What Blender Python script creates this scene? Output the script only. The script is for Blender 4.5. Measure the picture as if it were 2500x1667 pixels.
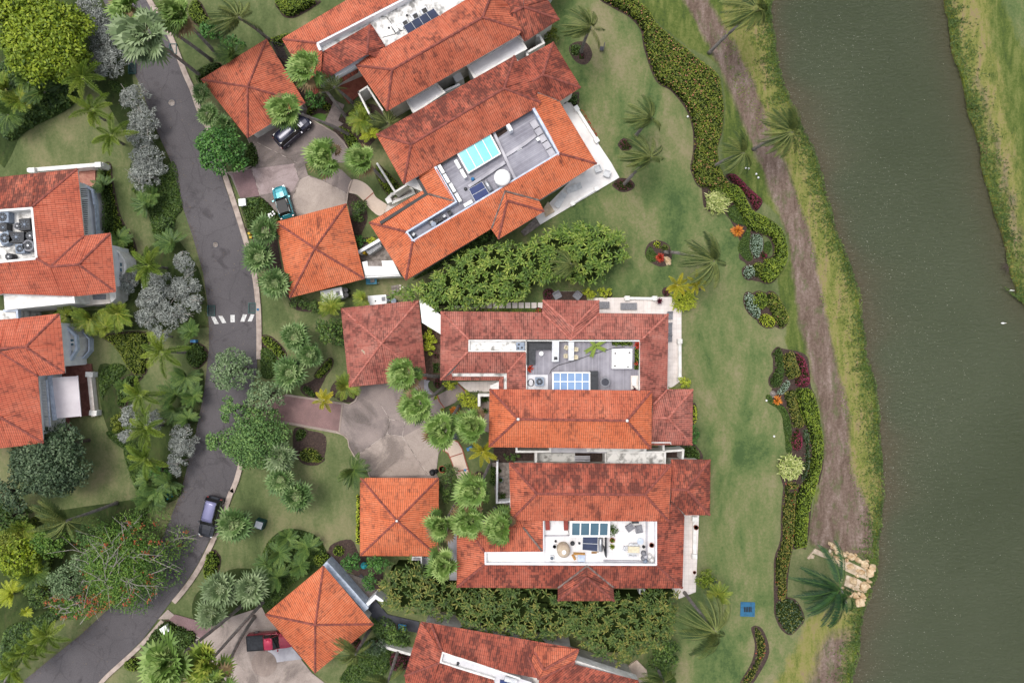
import bpy, bmesh, math, random
import numpy as np
from mathutils import Vector, Matrix
from mathutils.geometry import tessellate_polygon
random.seed(7); R = np.random.default_rng(7)
for o in list(bpy.data.objects): bpy.data.objects.remove(o)
scene = bpy.context.scene
COL = scene.collection
# ---------------- camera (survey drone looking straight down from 83 m) ----------------
H = 83.0; S = 0.05
cam = bpy.data.cameras.new('camera'); cam.sensor_width = 36; cam.lens = 36*H/125.0; cam.clip_end = 2000
camo = bpy.data.objects.new('camera', cam); COL.objects.link(camo); camo.location = (0, 0, H); scene.camera = camo
# ---------------- light: bright thin overcast ----------------
world = bpy.data.worlds.new('World'); scene.world = world; world.use_nodes = True
nt = world.node_tree; bg = nt.nodes['Background']; sky = nt.nodes.new('ShaderNodeTexSky'); sky.sky_type = 'NISHITA'
SUNV = Vector((-0.50, 0.36, 1.9)).normalized()
sky.sun_disc = False; sky.sun_elevation = math.asin(SUNV.z); sky.sun_rotation = math.atan2(SUNV.x, SUNV.y)
sky.dust_density = 4.0; sky.air_density = 1.0
hs = nt.nodes.new('ShaderNodeHueSaturation'); hs.inputs['Saturation'].default_value = 0.35
nt.links.new(sky.outputs[0], hs.inputs['Color']); nt.links.new(hs.outputs[0], bg.inputs['Color'])
bg.inputs['Strength'].default_value = 0.15
sun = bpy.data.lights.new('sun', 'SUN'); sun.energy = 0.9; sun.angle = math.radians(20); sun.color = (1, 0.95, 0.88)
suno = bpy.data.objects.new('sun', sun); COL.objects.link(suno); suno.rotation_euler = (-SUNV).to_track_quat('-Z', 'Y').to_euler()
scene.view_settings.view_transform = 'Standard'; scene.view_settings.look = 'None'
scene.view_settings.gamma = 1; scene.view_settings.exposure = 0.45
scene.cycles.max_bounces = 5; scene.cycles.diffuse_bounces = 3; scene.cycles.transparent_max_bounces = 4
# ---------------- photo survey grid -> metres ----------------
TILES = dict(A=(0,0,3.92),B=(0,400,3.92),C=(0,800,3.92),D=(0,1200,3.358),E=(500,0,3.92),F=(500,400,3.92),G=(500,800,3.92),
 H=(500,1200,3.358),I=(1000,0,3.92),J=(1000,400,3.92),K=(1000,800,3.92),L=(1000,1200,3.358),M=(1500,0,3.92),N=(1500,400,3.92),
 O=(1500,800,3.92),P=(1500,1200,3.357),Q=(1000,240,4.355),R=(1280,1260,6.918),S=(880,880,4.355),U=(1170,1060,4.276),
 V=(1900,0,1.889),X=(1900,830,1.8735),Z=(0,0,0.9408),W=(0,0,1.0))
def q(s, z=None):
    out = []; t = TILES['W']
    for tok in s.split():
        if tok in TILES: t = TILES[tok]; continue
        c = [float(a) for a in tok.split(',')]
        x, y = t[0]+c[0]/t[2], t[1]+c[1]/t[2]
        out.append((x, y, c[2] if len(c) > 2 else z) if (z is not None or len(c) > 2) else (x, y))
    return out
def w(p, z=0.0):
    if len(p) > 2 and p[2] is not None: z = p[2]
    k = S*(H-z)/H
    return Vector(((p[0]-1250)*k, (833.5-p[1])*k, z))
def g(s, z=0.0): return [w(p, z) for p in q(s)]
def p1(s, z=0.0): return w(q(s)[0], z)
def smooth(pts, n=4, closed=True):
    out = []; N = len(pts)
    for i in range(N if closed else N-1):
        a, b, c, d = [pts[(i+k) % N] if closed else pts[min(max(i+k, 0), N-1)] for k in (-1, 0, 1, 2)]
        for j in range(n):
            t = j/n
            out.append(0.5*((2*b)+(c-a)*t+(2*a-5*b+4*c-d)*t*t+(3*b-a-3*c+d)*t*t*t))
    if not closed: out.append(pts[-1].copy())
    return out
def area(p): return 0.5*sum(p[i].x*p[(i+1) % len(p)].y-p[(i+1) % len(p)].x*p[i].y for i in range(len(p)))
def ccw(p): return list(p) if area(p) > 0 else list(reversed(p))
def inset(p, d):
    p = ccw(p); n = len(p); out = []
    for i in range(n):
        a, b, c = p[i-1], p[i], p[(i+1) % n]
        e1 = Vector((b.x-a.x, b.y-a.y)).normalized(); e2 = Vector((c.x-b.x, c.y-b.y)).normalized()
        n1 = Vector((-e1.y, e1.x)); n2 = Vector((-e2.y, e2.x)); m = n1+n2
        if m.length < 0.2: m = n1
        m.normalize(); k = d/max(0.35, m.dot(n1))
        out.append(Vector((b.x+m.x*k, b.y+m.y*k, b.z)))
    return out
# ---------------- materials ----------------
def lin(h):
    if isinstance(h, tuple): return h+(1,) if len(h) == 3 else h
    c = [int(h[i:i+2], 16)/255 for i in (0, 2, 4)]
    return tuple(x/12.92 if x <= .04045 else ((x+.055)/1.055)**2.4 for x in c)+(1,)
class NT:
    def __init__(s, name):
        s.m = bpy.data.materials.new(name); s.m.use_nodes = True; s.t = s.m.node_tree; s.b = s.t.nodes['Principled BSDF']
    def n(s, ty, **k):
        x = s.t.nodes.new(ty)
        for a, v in k.items():
            if a[0] == '_': x.inputs[a[1:].replace('_', ' ')].default_value = v
            else: setattr(x, a, v)
        return x
    def l(s, a, b): s.t.links.new(a, b)
    def noise(s, co, scale, detail=4, rough=.55, dist=0):
        x = s.n('ShaderNodeTexNoise', _Scale=scale, _Detail=detail, _Roughness=rough, _Distortion=dist); s.l(co, x.inputs['Vector']); return x.outputs['Fac']
    def ramp(s, f, stops):
        x = s.n('ShaderNodeValToRGB'); e = x.color_ramp.elements
        while len(e) < len(stops): e.new(.5)
        for i, (p, c) in enumerate(stops): e[i].position = p; e[i].color = lin(c) if not isinstance(c, (int, float)) else (c, c, c, 1)
        s.l(f, x.inputs[0]); return x.outputs[0]
    def mix(s, f, a, b, bt='MIX'):
        x = s.n('ShaderNodeMix', data_type='RGBA', blend_type=bt)
        for v, k in ((f, 0), (a, 6), (b, 7)):
            if hasattr(v, 'is_linked') or hasattr(v, 'links'): s.l(v, x.inputs[k])
            else: x.inputs[k].default_value = v if k == 0 else lin(v)
        return x.outputs[2]
    def math(s, op, a, b=0.0, c=None):
        x = s.n('ShaderNodeMath', operation=op)
        for i, v in enumerate((a, b) if c is None else (a, b, c)):
            if hasattr(v, 'links'): s.l(v, x.inputs[i])
            else: x.inputs[i].default_value = v
        return x.outputs[0]
    def bump(s, h, st, dist=.05):
        x = s.n('ShaderNodeBump', _Strength=st, _Distance=dist); s.l(h, x.inputs['Height']); s.l(x.outputs[0], s.b.inputs['Normal'])
    def obj(s): return s.n('ShaderNodeTexCoord').outputs['Object']
    def pos(s): return s.n('ShaderNodeNewGeometry').outputs['Position']
MATS = {}
def plain(name, c, c2=None, scale=3.0, rough=.6, metal=0, bump=0, spec=.4, lo=.35, hi=.65, det=5):
    if name in MATS: return MATS[name]
    t = NT(name); co = t.pos(); f = t.noise(co, scale, det)
    a = lin(c); b = lin(c2) if c2 else tuple(x*.78 for x in a[:3])+(1,)
    t.l(t.ramp(f, [(lo, b), (hi, a)]), t.b.inputs['Base Color'])
    t.b.inputs['Roughness'].default_value = rough; t.b.inputs['Metallic'].default_value = metal; t.b.inputs['Specular IOR Level'].default_value = spec
    if bump: t.bump(t.noise(co, scale*6, 3), bump, .03)
    MATS[name] = t.m; return t.m
def leafm(name, dark, mid, light, rough=.55, hue=None):
    if name in MATS: return MATS[name]
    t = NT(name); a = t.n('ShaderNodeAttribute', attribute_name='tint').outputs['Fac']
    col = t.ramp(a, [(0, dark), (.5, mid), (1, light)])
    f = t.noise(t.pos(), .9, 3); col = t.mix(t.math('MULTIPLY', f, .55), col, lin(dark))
    t.l(col, t.b.inputs['Base Color'])
    t.b.inputs['Roughness'].default_value = rough; t.b.inputs['Specular IOR Level'].default_value = .35
    MATS[name] = t.m; return t.m
def tile(name, cols, dirt, amount, seed=0, courses=.5):
    t = NT(name); uv = t.n('ShaderNodeTexCoord').outputs['UV']; sp = t.n('ShaderNodeSeparateXYZ'); t.l(uv, sp.inputs[0])
    u = t.math('DIVIDE', sp.outputs[0], .235); v = t.math('DIVIDE', sp.outputs[1], .40)
    fu = t.math('FLOOR', u); fv = t.math('FLOOR', v)
    cb = t.n('ShaderNodeCombineXYZ'); t.l(fu, cb.inputs[0]); t.l(fv, cb.inputs[1]); cb.inputs[2].default_value = seed
    wn = t.n('ShaderNodeTexWhiteNoise', noise_dimensions='3D'); t.l(cb.outputs[0], wn.inputs['Vector']); rnd = wn.outputs['Value']
    big = t.noise(t.pos(), .35, 4, .6)
    k = t.math('ADD', t.math('MULTIPLY', rnd, .26), t.math('MULTIPLY', big, .78))
    base = t.ramp(k, [(.22, cols[0]), (.52, cols[1]), (.95, cols[2])])
    # lichen / mould patches that follow whole tiles
    mp = t.n('ShaderNodeMapping'); t.l(uv, mp.inputs[0]); mp.inputs['Scale'].default_value = (.9, .45, 1); mp.inputs['Location'].default_value = (seed*7.3, seed*3.1, 0)
    st = t.noise(mp.outputs[0], .7, 7, .72)
    st2 = t.math('ADD', st, t.math('MULTIPLY', t.math('SUBTRACT', rnd, .5), .22))
    m = t.ramp(st2, [(.60-amount*.34, 0.0), (.80-amount*.34, 1.0)])
    # per-tile dark edge where courses overlap, shade of the rib channels painted into the colour
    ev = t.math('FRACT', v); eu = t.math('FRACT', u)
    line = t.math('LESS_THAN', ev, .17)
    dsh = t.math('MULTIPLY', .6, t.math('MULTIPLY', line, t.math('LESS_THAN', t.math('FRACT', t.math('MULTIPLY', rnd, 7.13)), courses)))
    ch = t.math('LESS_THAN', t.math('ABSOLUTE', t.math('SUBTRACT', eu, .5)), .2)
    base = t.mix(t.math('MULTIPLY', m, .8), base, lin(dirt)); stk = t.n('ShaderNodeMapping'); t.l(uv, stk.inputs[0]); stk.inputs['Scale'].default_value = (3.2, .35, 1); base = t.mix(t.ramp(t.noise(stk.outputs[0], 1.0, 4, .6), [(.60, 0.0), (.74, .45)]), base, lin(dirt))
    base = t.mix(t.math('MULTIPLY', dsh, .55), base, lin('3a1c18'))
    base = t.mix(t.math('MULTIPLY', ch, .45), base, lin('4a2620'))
    t.l(base, t.b.inputs['Base Color']); t.b.inputs['Roughness'].default_value = .8; t.b.inputs['Specular IOR Level'].default_value = .2
    t.bump(ev, .6, .04)
    MATS[name] = t.m; return t.m
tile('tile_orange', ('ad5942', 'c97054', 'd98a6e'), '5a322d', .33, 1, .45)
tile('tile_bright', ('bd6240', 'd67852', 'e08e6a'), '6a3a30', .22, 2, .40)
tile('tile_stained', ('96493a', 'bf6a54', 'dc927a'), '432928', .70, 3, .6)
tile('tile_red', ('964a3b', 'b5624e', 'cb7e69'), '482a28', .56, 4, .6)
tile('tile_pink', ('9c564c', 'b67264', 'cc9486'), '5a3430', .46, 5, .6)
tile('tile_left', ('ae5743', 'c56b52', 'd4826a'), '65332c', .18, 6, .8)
plain('ridge', '9a5548', '6a3c36', 2.5, .85); plain('ridge_grey', '8a7a72', '5a4a46', 2.5, .85); plain('ridge_pink', 'c07a6c', '9a5548', 2.5, .85)
plain('white', 'efeeeb', 'd5d2cd', 1.5, .7); plain('white_dirty', 'e6e4e0', '8d8b87', 1.2, .8, lo=.36, hi=.52, det=8)
plain('white_flat', 'e4e2e4', 'c9c8cc', .6, .8, det=8); plain('wall', 'dfdcd4', 'bdb9b0', .8, .85); plain('wallwhite', 'f0f1f3', 'dcdee2', .8, .8)
plain('cream_stone', 'e3dbd4', 'c9beb4', 1.2, .8); plain('patio_white', 'f3f0ee', 'dedad8', .7, .8, det=8)
plain('grey_white', 'c3c1c6', '9a989f', .6, .8, det=8); plain('rail_blue', 'c9d3e2', 'a7b2c4', 2, .5)
plain('terracotta', 'a5624f', '8a4c3d', 2.0, .8); plain('brown_paver', '84564c', '6c4239', 3.0, .85); plain('pink_paver', 'bd8c7a', 'a06a5c', 2.5, .85)
plain('mulch', '4f403a', '382d28', 5, .95, bump=.6); plain('soil', '6b5548', '4d3d33', 4, .95, bump=.6); plain('gravel', '6e6762', '4c4642', 9, .95, bump=.9)
plain('metal', 'b8babd', '9c9ea3', 3, .35, .7); plain('darkmetal', '3a3c40', '2a2b2f', 3, .5, .3); plain('black', '1c1d20', '121316', 3, .5)
plain('ac_white', 'dadcde', 'c2c4c8', 3, .5); plain('ac_grey', '8f9bab', '6f7a8a', 3, .5); plain('blue_solar', '25386f', '1f3062', .7, .12, spec=.8)
plain('navy_solar', '3b4460', '30384f', .7, .12, spec=.8); plain('glass_teal', '6fd3d2', '4fb8bd', .5, .08, spec=.8); plain('glass_blue', '7d9cc4', '6c8bb3', .5, .08, spec=.8)
plain('glass_dark', '456878', '3a5a6b', .5, .08, spec=.8); plain('trunk', '8b8581', '6a6460', 3, .95, bump=.5); plain('bark', '5e534a', '423a34', 4, .95, bump=.5)
plain('branch', 'a8a39b', '7a746c', 4, .9); plain('turq', '3bb0b5', '2c8f9c', 3, .4); plain('blueplastic', '2f7fb4', '2a6c9d', 3, .4)
plain('green_plastic', '1f4a48', '19393a', 3, .5); plain('tealcover', '3c7f96', '2d6a80', 4, .6); plain('bluecover', '2a6488', '25536f', 3, .7, lo=.3, hi=.55)
plain('rust', '8c3f33', '6f3028', 4, .8); plain('wood', '9b7a52', '7c5f3e', 4, .7); plain('cardboard', 'b98a4e', 'a07640', 4, .9)
plain('stone_tan', 'd4bf9f', 'a8875f', 1.6, .9, bump=.8, lo=.3, hi=.6, det=8); plain('stone_slab', 'cdbda8', 'a8967f', 1.5, .9, bump=.4)
plain('stone_grey', '9b928c', '6d655f', 3, .9, bump=.6); plain('wicker_grey', '8d8d92', '74747a', 6, .8); plain('cushion', 'd9cfb4', 'c4b99e', 4, .9)
plain('pool_black', '2a2a30', '1e1e24', 3, .4); plain('slate', '4c4d55', '3c3d45', 1.5, .8); plain('yellow_paint', 'd8b32a', 'b8941c', 3, .6)
plain('skin_white', 'f4f4f2', 'e8e8e6', 3, .5); plain('kerb', 'b5a69b', '8e7f76', 1.3, .9, bump=.3, lo=.3, hi=.6, det=8); plain('paint', 'dcdcda', 'b5b3b0', 4, .8)
plain('terrapot', '9c5238', '83422c', 3, .8); plain('redplastic', '8f3a30', '76302a', 3, .6); plain('fabric_awn', 'd9d2d6', 'c6bec3', .5, .9)
def road_mat():
    t = NT('asphalt'); co = t.pos(); a = t.noise(co, .09, 4, .6); b = t.noise(co, .45, 5, .6, 1.2); c = t.noise(co, 14, 3)
    col = t.ramp(a, [(.35, '4a484a'), (.6, '5f5c5e')]); col = t.mix(t.ramp(b, [(.57, 0.0), (.68, .75)]), col, lin('2e2c2e'))
    col = t.mix(.35, col, t.ramp(c, [(.3, '343134'), (.7, '7c7578')]))
    vo = t.n('ShaderNodeTexVoronoi', _Scale=.22); vo.feature = 'DISTANCE_TO_EDGE'; wv = t.n('ShaderNodeVectorMath', operation='ADD'); t.l(co, wv.inputs[0]); nz = t.n('ShaderNodeTexNoise', _Scale=.8, _Detail=4.0); t.l(co, nz.inputs['Vector']); t.l(nz.outputs['Color'], wv.inputs[1]); t.l(wv.outputs[0], vo.inputs['Vector'])
    col = t.mix(t.math('MULTIPLY', t.math('LESS_THAN', vo.outputs['Distance'], .010), .22), col, lin('2a282a'))
    t.l(col, t.b.inputs['Base Color']); t.b.inputs['Roughness'].default_value = .85; t.b.inputs['Specular IOR Level'].default_value = .25; t.bump(c, .3, .02); MATS['asphalt'] = t.m
road_mat()
def conc_mat(name, c0, c1, dirt, pink=None, amt=.5):
    t = NT(name); co = t.pos(); a = t.noise(co, .35, 6, .65, .6); b = t.noise(co, .16, 5, .65, 1.0); c = t.noise(co, 9, 4)
    col = t.ramp(a, [(.3, c0), (.7, c1)]); col = t.mix(t.ramp(b, [(.62-amt*.2, 0.0), (.75-amt*.2, .85)]), col, lin(dirt))
    col = t.mix(.25, col, t.ramp(c, [(.3, dirt), (.7, c1)]))
    t.l(col, t.b.inputs['Base Color']); t.b.inputs['Roughness'].default_value = .88; t.b.inputs['Specular IOR Level'].default_value = .2; MATS[name] = t.m
conc_mat('drive', '7f7471', 'a3958f', '5a5350', amt=.65); conc_mat('drive_pink', '92817f', 'b3a3a2', '70625f', amt=.4)
conc_mat('drive_light', '93867f', 'bbada3', '6a605b', amt=.55); conc_mat('apron', '8f8078', 'a8998f', '6f625b'); plain('joint', 'c2b6ad', '5a504b', 1.6, .9, lo=.42, hi=.56); conc_mat('walk', 'cdb9a8', 'dccabb', 'a5907e', amt=.2)
def brick_mat(name, a, b, mortar, sc=3.5):
    t = NT(name); br = t.n('ShaderNodeTexBrick', _Scale=sc, _Mortar_Size=.03); t.l(t.pos(), br.inputs['Vector'])
    br.inputs['Color1'].default_value = lin(a); br.inputs['Color2'].default_value = lin(b); br.inputs['Mortar'].default_value = lin(mortar)
    n = t.noise(t.pos(), .5, 6, .65); col = t.mix(t.ramp(n, [(.42, 0.0), (.68, .7)]), br.outputs[0], lin(mortar))
    t.l(col, t.b.inputs['Base Color']); t.b.inputs['Roughness'].default_value = .9; MATS[name] = t.m
brick_mat('pavers', '94787a', '84686a', '61504f'); brick_mat('cobble', '9c7d7a', '8d6d6b', '6b5654', 6)
def plank_mat(name, a, b, gap, wdt=.15, rot=0.0, ax=0):
    t = NT(name); mp = t.n('ShaderNodeMapping'); t.l(t.pos(), mp.inputs[0]); mp.inputs['Rotation'].default_value = (0, 0, rot)
    sp = t.n('ShaderNodeSeparateXYZ'); t.l(mp.outputs[0], sp.inputs[0]); u = t.math('DIVIDE', sp.outputs[ax], wdt)
    wn = t.n('ShaderNodeTexWhiteNoise', noise_dimensions='1D'); t.l(t.math('FLOOR', u), wn.inputs['W'])
    n = t.noise(t.pos(), .6, 6, .65); k = t.math('ADD', t.math('MULTIPLY', wn.outputs['Value'], .2), t.math('MULTIPLY', n, .8))
    col = t.ramp(k, [(.3, a), (.75, b)]); col = t.mix(t.math('MULTIPLY', t.math('LESS_THAN', t.math('FRACT', u), .13), .4), col, lin(gap))
    t.l(col, t.b.inputs['Base Color']); t.b.inputs['Roughness'].default_value = .8; MATS[name] = t.m
plank_mat('deck_wood', '7d7a82', 'a8a5ad', '55525a', .14); plank_mat('deck_wood_along', '7c7a84', 'aeadb6', '5e5c66', .2, math.radians(-31), 1)
def tilefloor(name, c, c2, joint, size, rot=0):
    t = NT(name); mp = t.n('ShaderNodeMapping'); t.l(t.pos(), mp.inputs[0]); mp.inputs['Rotation'].default_value = (0, 0, rot)
    sp = t.n('ShaderNodeSeparateXYZ'); t.l(mp.outputs[0], sp.inputs[0])
    e = [t.math('LESS_THAN', t.math('FRACT', t.math('DIVIDE', sp.outputs[i], size)), .05) for i in (0, 1)]
    j = t.math('MAXIMUM', e[0], e[1]); n = t.noise(t.pos(), .8, 7, .65)
    col = t.ramp(n, [(.35, c2), (.6, c)]); col = t.mix(t.math('MULTIPLY', j, .5), col, lin(joint))
    t.l(col, t.b.inputs['Base Color']); t.b.inputs['Roughness'].default_value = .75; MATS[name] = t.m
tilefloor('deck_white', 'eceaea', 'd8d5d5', 'b9b5b5', .6); tilefloor('tile_patio', 'e8dfdb', 'd6ccc7', 'a79d98', .5)
def lawn(name, stops, a2, amt, rot=0.0, sc=1.0):
    t = NT(name); co = t.pos(); mp = t.n('ShaderNodeMapping'); t.l(co, mp.inputs[0]); mp.inputs['Scale'].default_value = (1, .45, 1); mp.inputs['Rotation'].default_value = (0, 0, rot)
    n1 = t.noise(mp.outputs[0], .10*sc, 5, .62, .5); n2 = t.noise(mp.outputs[0], .5*sc, 5, .65); n3 = t.noise(co, 6, 4, .7)
    k = t.math('ADD', t.math('MULTIPLY', n1, .55), t.math('ADD', t.math('MULTIPLY', n2, .3), t.math('MULTIPLY', n3, .2)))
    col = t.ramp(k, stops)
    n4 = t.noise(mp.outputs[0], .23*sc, 6, .6, .8); col = t.mix(t.ramp(n4, [(.55, 0.0), (.72, amt)]), col, lin(a2))
    t.l(col, t.b.inputs['Base Color']); t.b.inputs['Roughness'].default_value = .95; t.b.inputs['Specular IOR Level'].default_value = .1
    t.bump(n3, .5, .04); MATS[name] = t.m
lawn('grass', [(.38, '566a40'), (.50, '74805a'), (.60, '8f9169'), (.72, 'a39a76')], '9b8f70', .5)
lawn('grass_lake', [(.38, '4f6e3e'), (.48, '6d8456'), (.58, '879169'), (.72, 'a09a74')], 'a19473', .55, .1)
lawn('grass_green', [(.36, '45622c'), (.5, '567338'), (.64, '75854a')], '8c8552', .4)
lawn('bank_yellow', [(.38, '6d7d36'), (.5, '8c9147'), (.62, '9f9a5c')], '8b7a60', .8, 0, 2)
lawn('bank_far', [(.38, '4d6328'), (.5, '69702f'), (.62, '7d7645')], '74604c', .75, .3, 1)
lawn('dirt', [(.36, '76635a'), (.5, '8b776d'), (.64, '9d897c')], '6d7a4a', .30, .15, 1.6)
lawn('dirt_pale', [(.36, '8b7668'), (.5, 'a08c7d'), (.64, 'b29f90')], '7d6759', .5, 0, 2.2)
lawn('cover', [(.38, '28341c'), (.5, '384526'), (.62, '4a5630')], '54483a', .5, 0, 4)
lawn('cover_dry', [(.38, '4b5a30'), (.5, '6b6a44'), (.62, '7a6652')], '6f5546', .7, 0, 3)
def ground_mat():
    t = NT('lawn_zones'); co = t.pos(); at = t.n('ShaderNodeAttribute', attribute_name='zone'); sp = t.n('ShaderNodeSeparateColor'); t.l(at.outputs['Color'], sp.inputs[0]); al = at.outputs['Alpha']
    mp = t.n('ShaderNodeMapping'); t.l(co, mp.inputs[0]); mp.inputs['Scale'].default_value = (1, .5, 1); mp.inputs['Rotation'].default_value = (0, 0, .12)
    n1 = t.noise(mp.outputs[0], .16, 6, .62, .6); n2 = t.noise(mp.outputs[0], .9, 6, .7); n3 = t.noise(co, 3.2, 6, .82); n4 = t.noise(co, .07, 3, .5)
    k = t.math('ADD', t.math('MULTIPLY', n1, .55), t.math('ADD', t.math('MULTIPLY', n2, .2), t.math('MULTIPLY', n3, .25)))
    left = t.ramp(k, [(.40, '4b5836'), (.48, '5f6a44'), (.55, '757854'), (.62, '888162')])
    lake = t.ramp(k, [(.41, '445834'), (.47, '5a6b40'), (.53, '70764e'), (.60, '888063')])
    def th(ch, w_, lo=.42, hi=.58, n=None): return t.ramp(t.math('ADD', ch, t.math('MULTIPLY', t.math('SUBTRACT', n or n2, .5), w_)), [(lo, 0.0), (hi, 1.0)])
    col = t.mix(al, left, lake)
    mp2 = t.n('ShaderNodeMapping'); t.l(co, mp2.inputs[0]); mp2.inputs['Scale'].default_value = (1.2, .3, 1); mp2.inputs['Rotation'].default_value = (0, 0, -.15); s1 = t.noise(mp2.outputs[0], .8, 7, .68, .4)
    s2 = t.math('ADD', t.math('MULTIPLY', s1, .6), t.math('MULTIPLY', n3, .4)); green = t.ramp(s2, [(.38, '3f4e2a'), (.49, '54622f'), (.58, '6e7442')]); yel = t.ramp(s2, [(.38, '55602e'), (.47, '747840'), (.54, '86804f'), (.62, '85735c')])
    dirt = t.ramp(t.math('ADD', t.math('MULTIPLY', s1, .55), t.math('MULTIPLY', n3, .45)), [(.38, '56483f'), (.47, '6a5a50'), (.54, '796960'), (.62, '93827a')])
    dirt = t.mix(t.ramp(n2, [(.52, 0.0), (.64, .6)]), dirt, lin('545f3a'))
    col = t.mix(th(sp.outputs[2], .7), col, green); col = t.mix(th(sp.outputs[1], .7), col, yel); col = t.mix(th(sp.outputs[0], .8, .38, .62), col, dirt)
    t.l(col, t.b.inputs['Base Color']); t.b.inputs['Roughness'].default_value = .95; t.b.inputs['Specular IOR Level'].default_value = .1; t.bump(n3, .6, .05); MATS['lawn_zones'] = t.m
ground_mat()
def water():
    t = NT('water'); co = t.pos(); n1 = t.noise(co, .03, 3); mp = t.n('ShaderNodeMapping'); t.l(co, mp.inputs[0]); mp.inputs['Rotation'].default_value = (0, 0, .35); mp.inputs['Scale'].default_value = (1.2, 2.6, 1)
    n2 = t.noise(mp.outputs[0], 1.5, 6, .75, .6); n3 = t.noise(co, .25, 3)
    sh_ = t.n('ShaderNodeAttribute', attribute_name='shore').outputs['Fac']; col = t.ramp(n1, [(.35, '3f4730'), (.65, '4b523c')]); col = t.mix(t.math('MULTIPLY', sh_, t.math('ADD', .35, t.math('MULTIPLY', n3, .6))), col, lin('5c4b3c')); t.l(col, t.b.inputs['Base Color'])
    t.b.inputs['Roughness'].default_value = .12; t.b.inputs['Specular IOR Level'].default_value = .35
    t.bump(t.math('ADD', n2, t.math('MULTIPLY', n3, .6)), 1.0, .26); MATS['water'] = t.m
water()
leafm('lf_fan', '37501f', '6b8a3c', 'b4c878'); leafm('lf_fan_grey', '485a3c', '7c9161', 'b3c295'); leafm('lf_low', '25391c', '5f8042', 'b0c486')
leafm('lf_dark', '213417', '446028', '78913f'); leafm('lf_coco', '26381c', '4e622e', '959a52'); leafm('lf_cocoD', '14281a', '2a4c28', '527a30'); leafm('lf_glint', '7d826e', 'a5a994', 'd8dac8')
leafm('lf_fox', '3a5018', '728c2c', 'aebc4c'); leafm('lf_yel', '7a7d1c', 'b5b22c', 'dcc945'); leafm('lf_areca', '3a4f1c', '78902e', 'aeb045')
leafm('lf_heli', '2f4716', '66842a', 'aab650'); leafm('lf_heli2', '293d1a', '587030', '9c9246')
leafm('lf_silver', '5d615c', '90958e', 'c4c8c0'); leafm('lf_tree', '22421a', '437230', '6fa043'); leafm('lf_greytree', '3f5538', '6d8658', '9aad7e')
leafm('lf_midtree', '34502a', '5f8342', '8fae5c'); leafm('lf_darktree', '243524', '465c3d', '748761'); leafm('lf_yeltree', '3c5612', '768c18', 'a8b42c')
leafm('lf_flame', '2f4a1c', '567e2c', '86a03c'); leafm('lf_flower', '8c4028', 'ae5434', 'c06c44'); leafm('lf_hedge', '32470f', '697f1a', 'a3b038'); leafm('lf_dry', '5a4630', '86704c', 'b09c70')
leafm('lf_olive', '33400f', '64741c', '9aa038'); leafm('lf_bronze', '3d4818', '6d752a', 'a08a40'); leafm('lf_burg', '3a0f1e', '7a1f3c', 'a83558')
leafm('lf_varieg', '5a7230', 'b5bd6c', 'e8e6a8'); leafm('lf_orange', '8a3f14', 'd0751e', 'f0a83a'); leafm('lf_red', '701810', 'b5321c', 'e05c34')
plain('cover_green', '44562a', '2f3d1e', 3, .95, bump=.8, det=8, spec=.1); leafm('lf_shore', '2f4216', '50682a', '7f8c3c'); leafm('lf_litter', '3f3026', '7a6344', 'b09a6a'); leafm('lf_cycad', '2a3f1c', '58793a', '95aa55'); leafm('lf_sage', '5f7562', '8ba08a', 'b9c8b4'); leafm('lf_cover', '24380f', '3f5a1c', '6a8030'); leafm('lf_yg', '6f7f18', 'a4b02a', 'd0d44c'); leafm('lf_pinkfl', '9a6a48', 'b87a5c', 'd09a7c')
leafm('lf_purple', '33131f', '5f2134', '8a3a4c'); leafm('lf_grass', '44591c', '6f8a2c', 'a0a84a')
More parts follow.
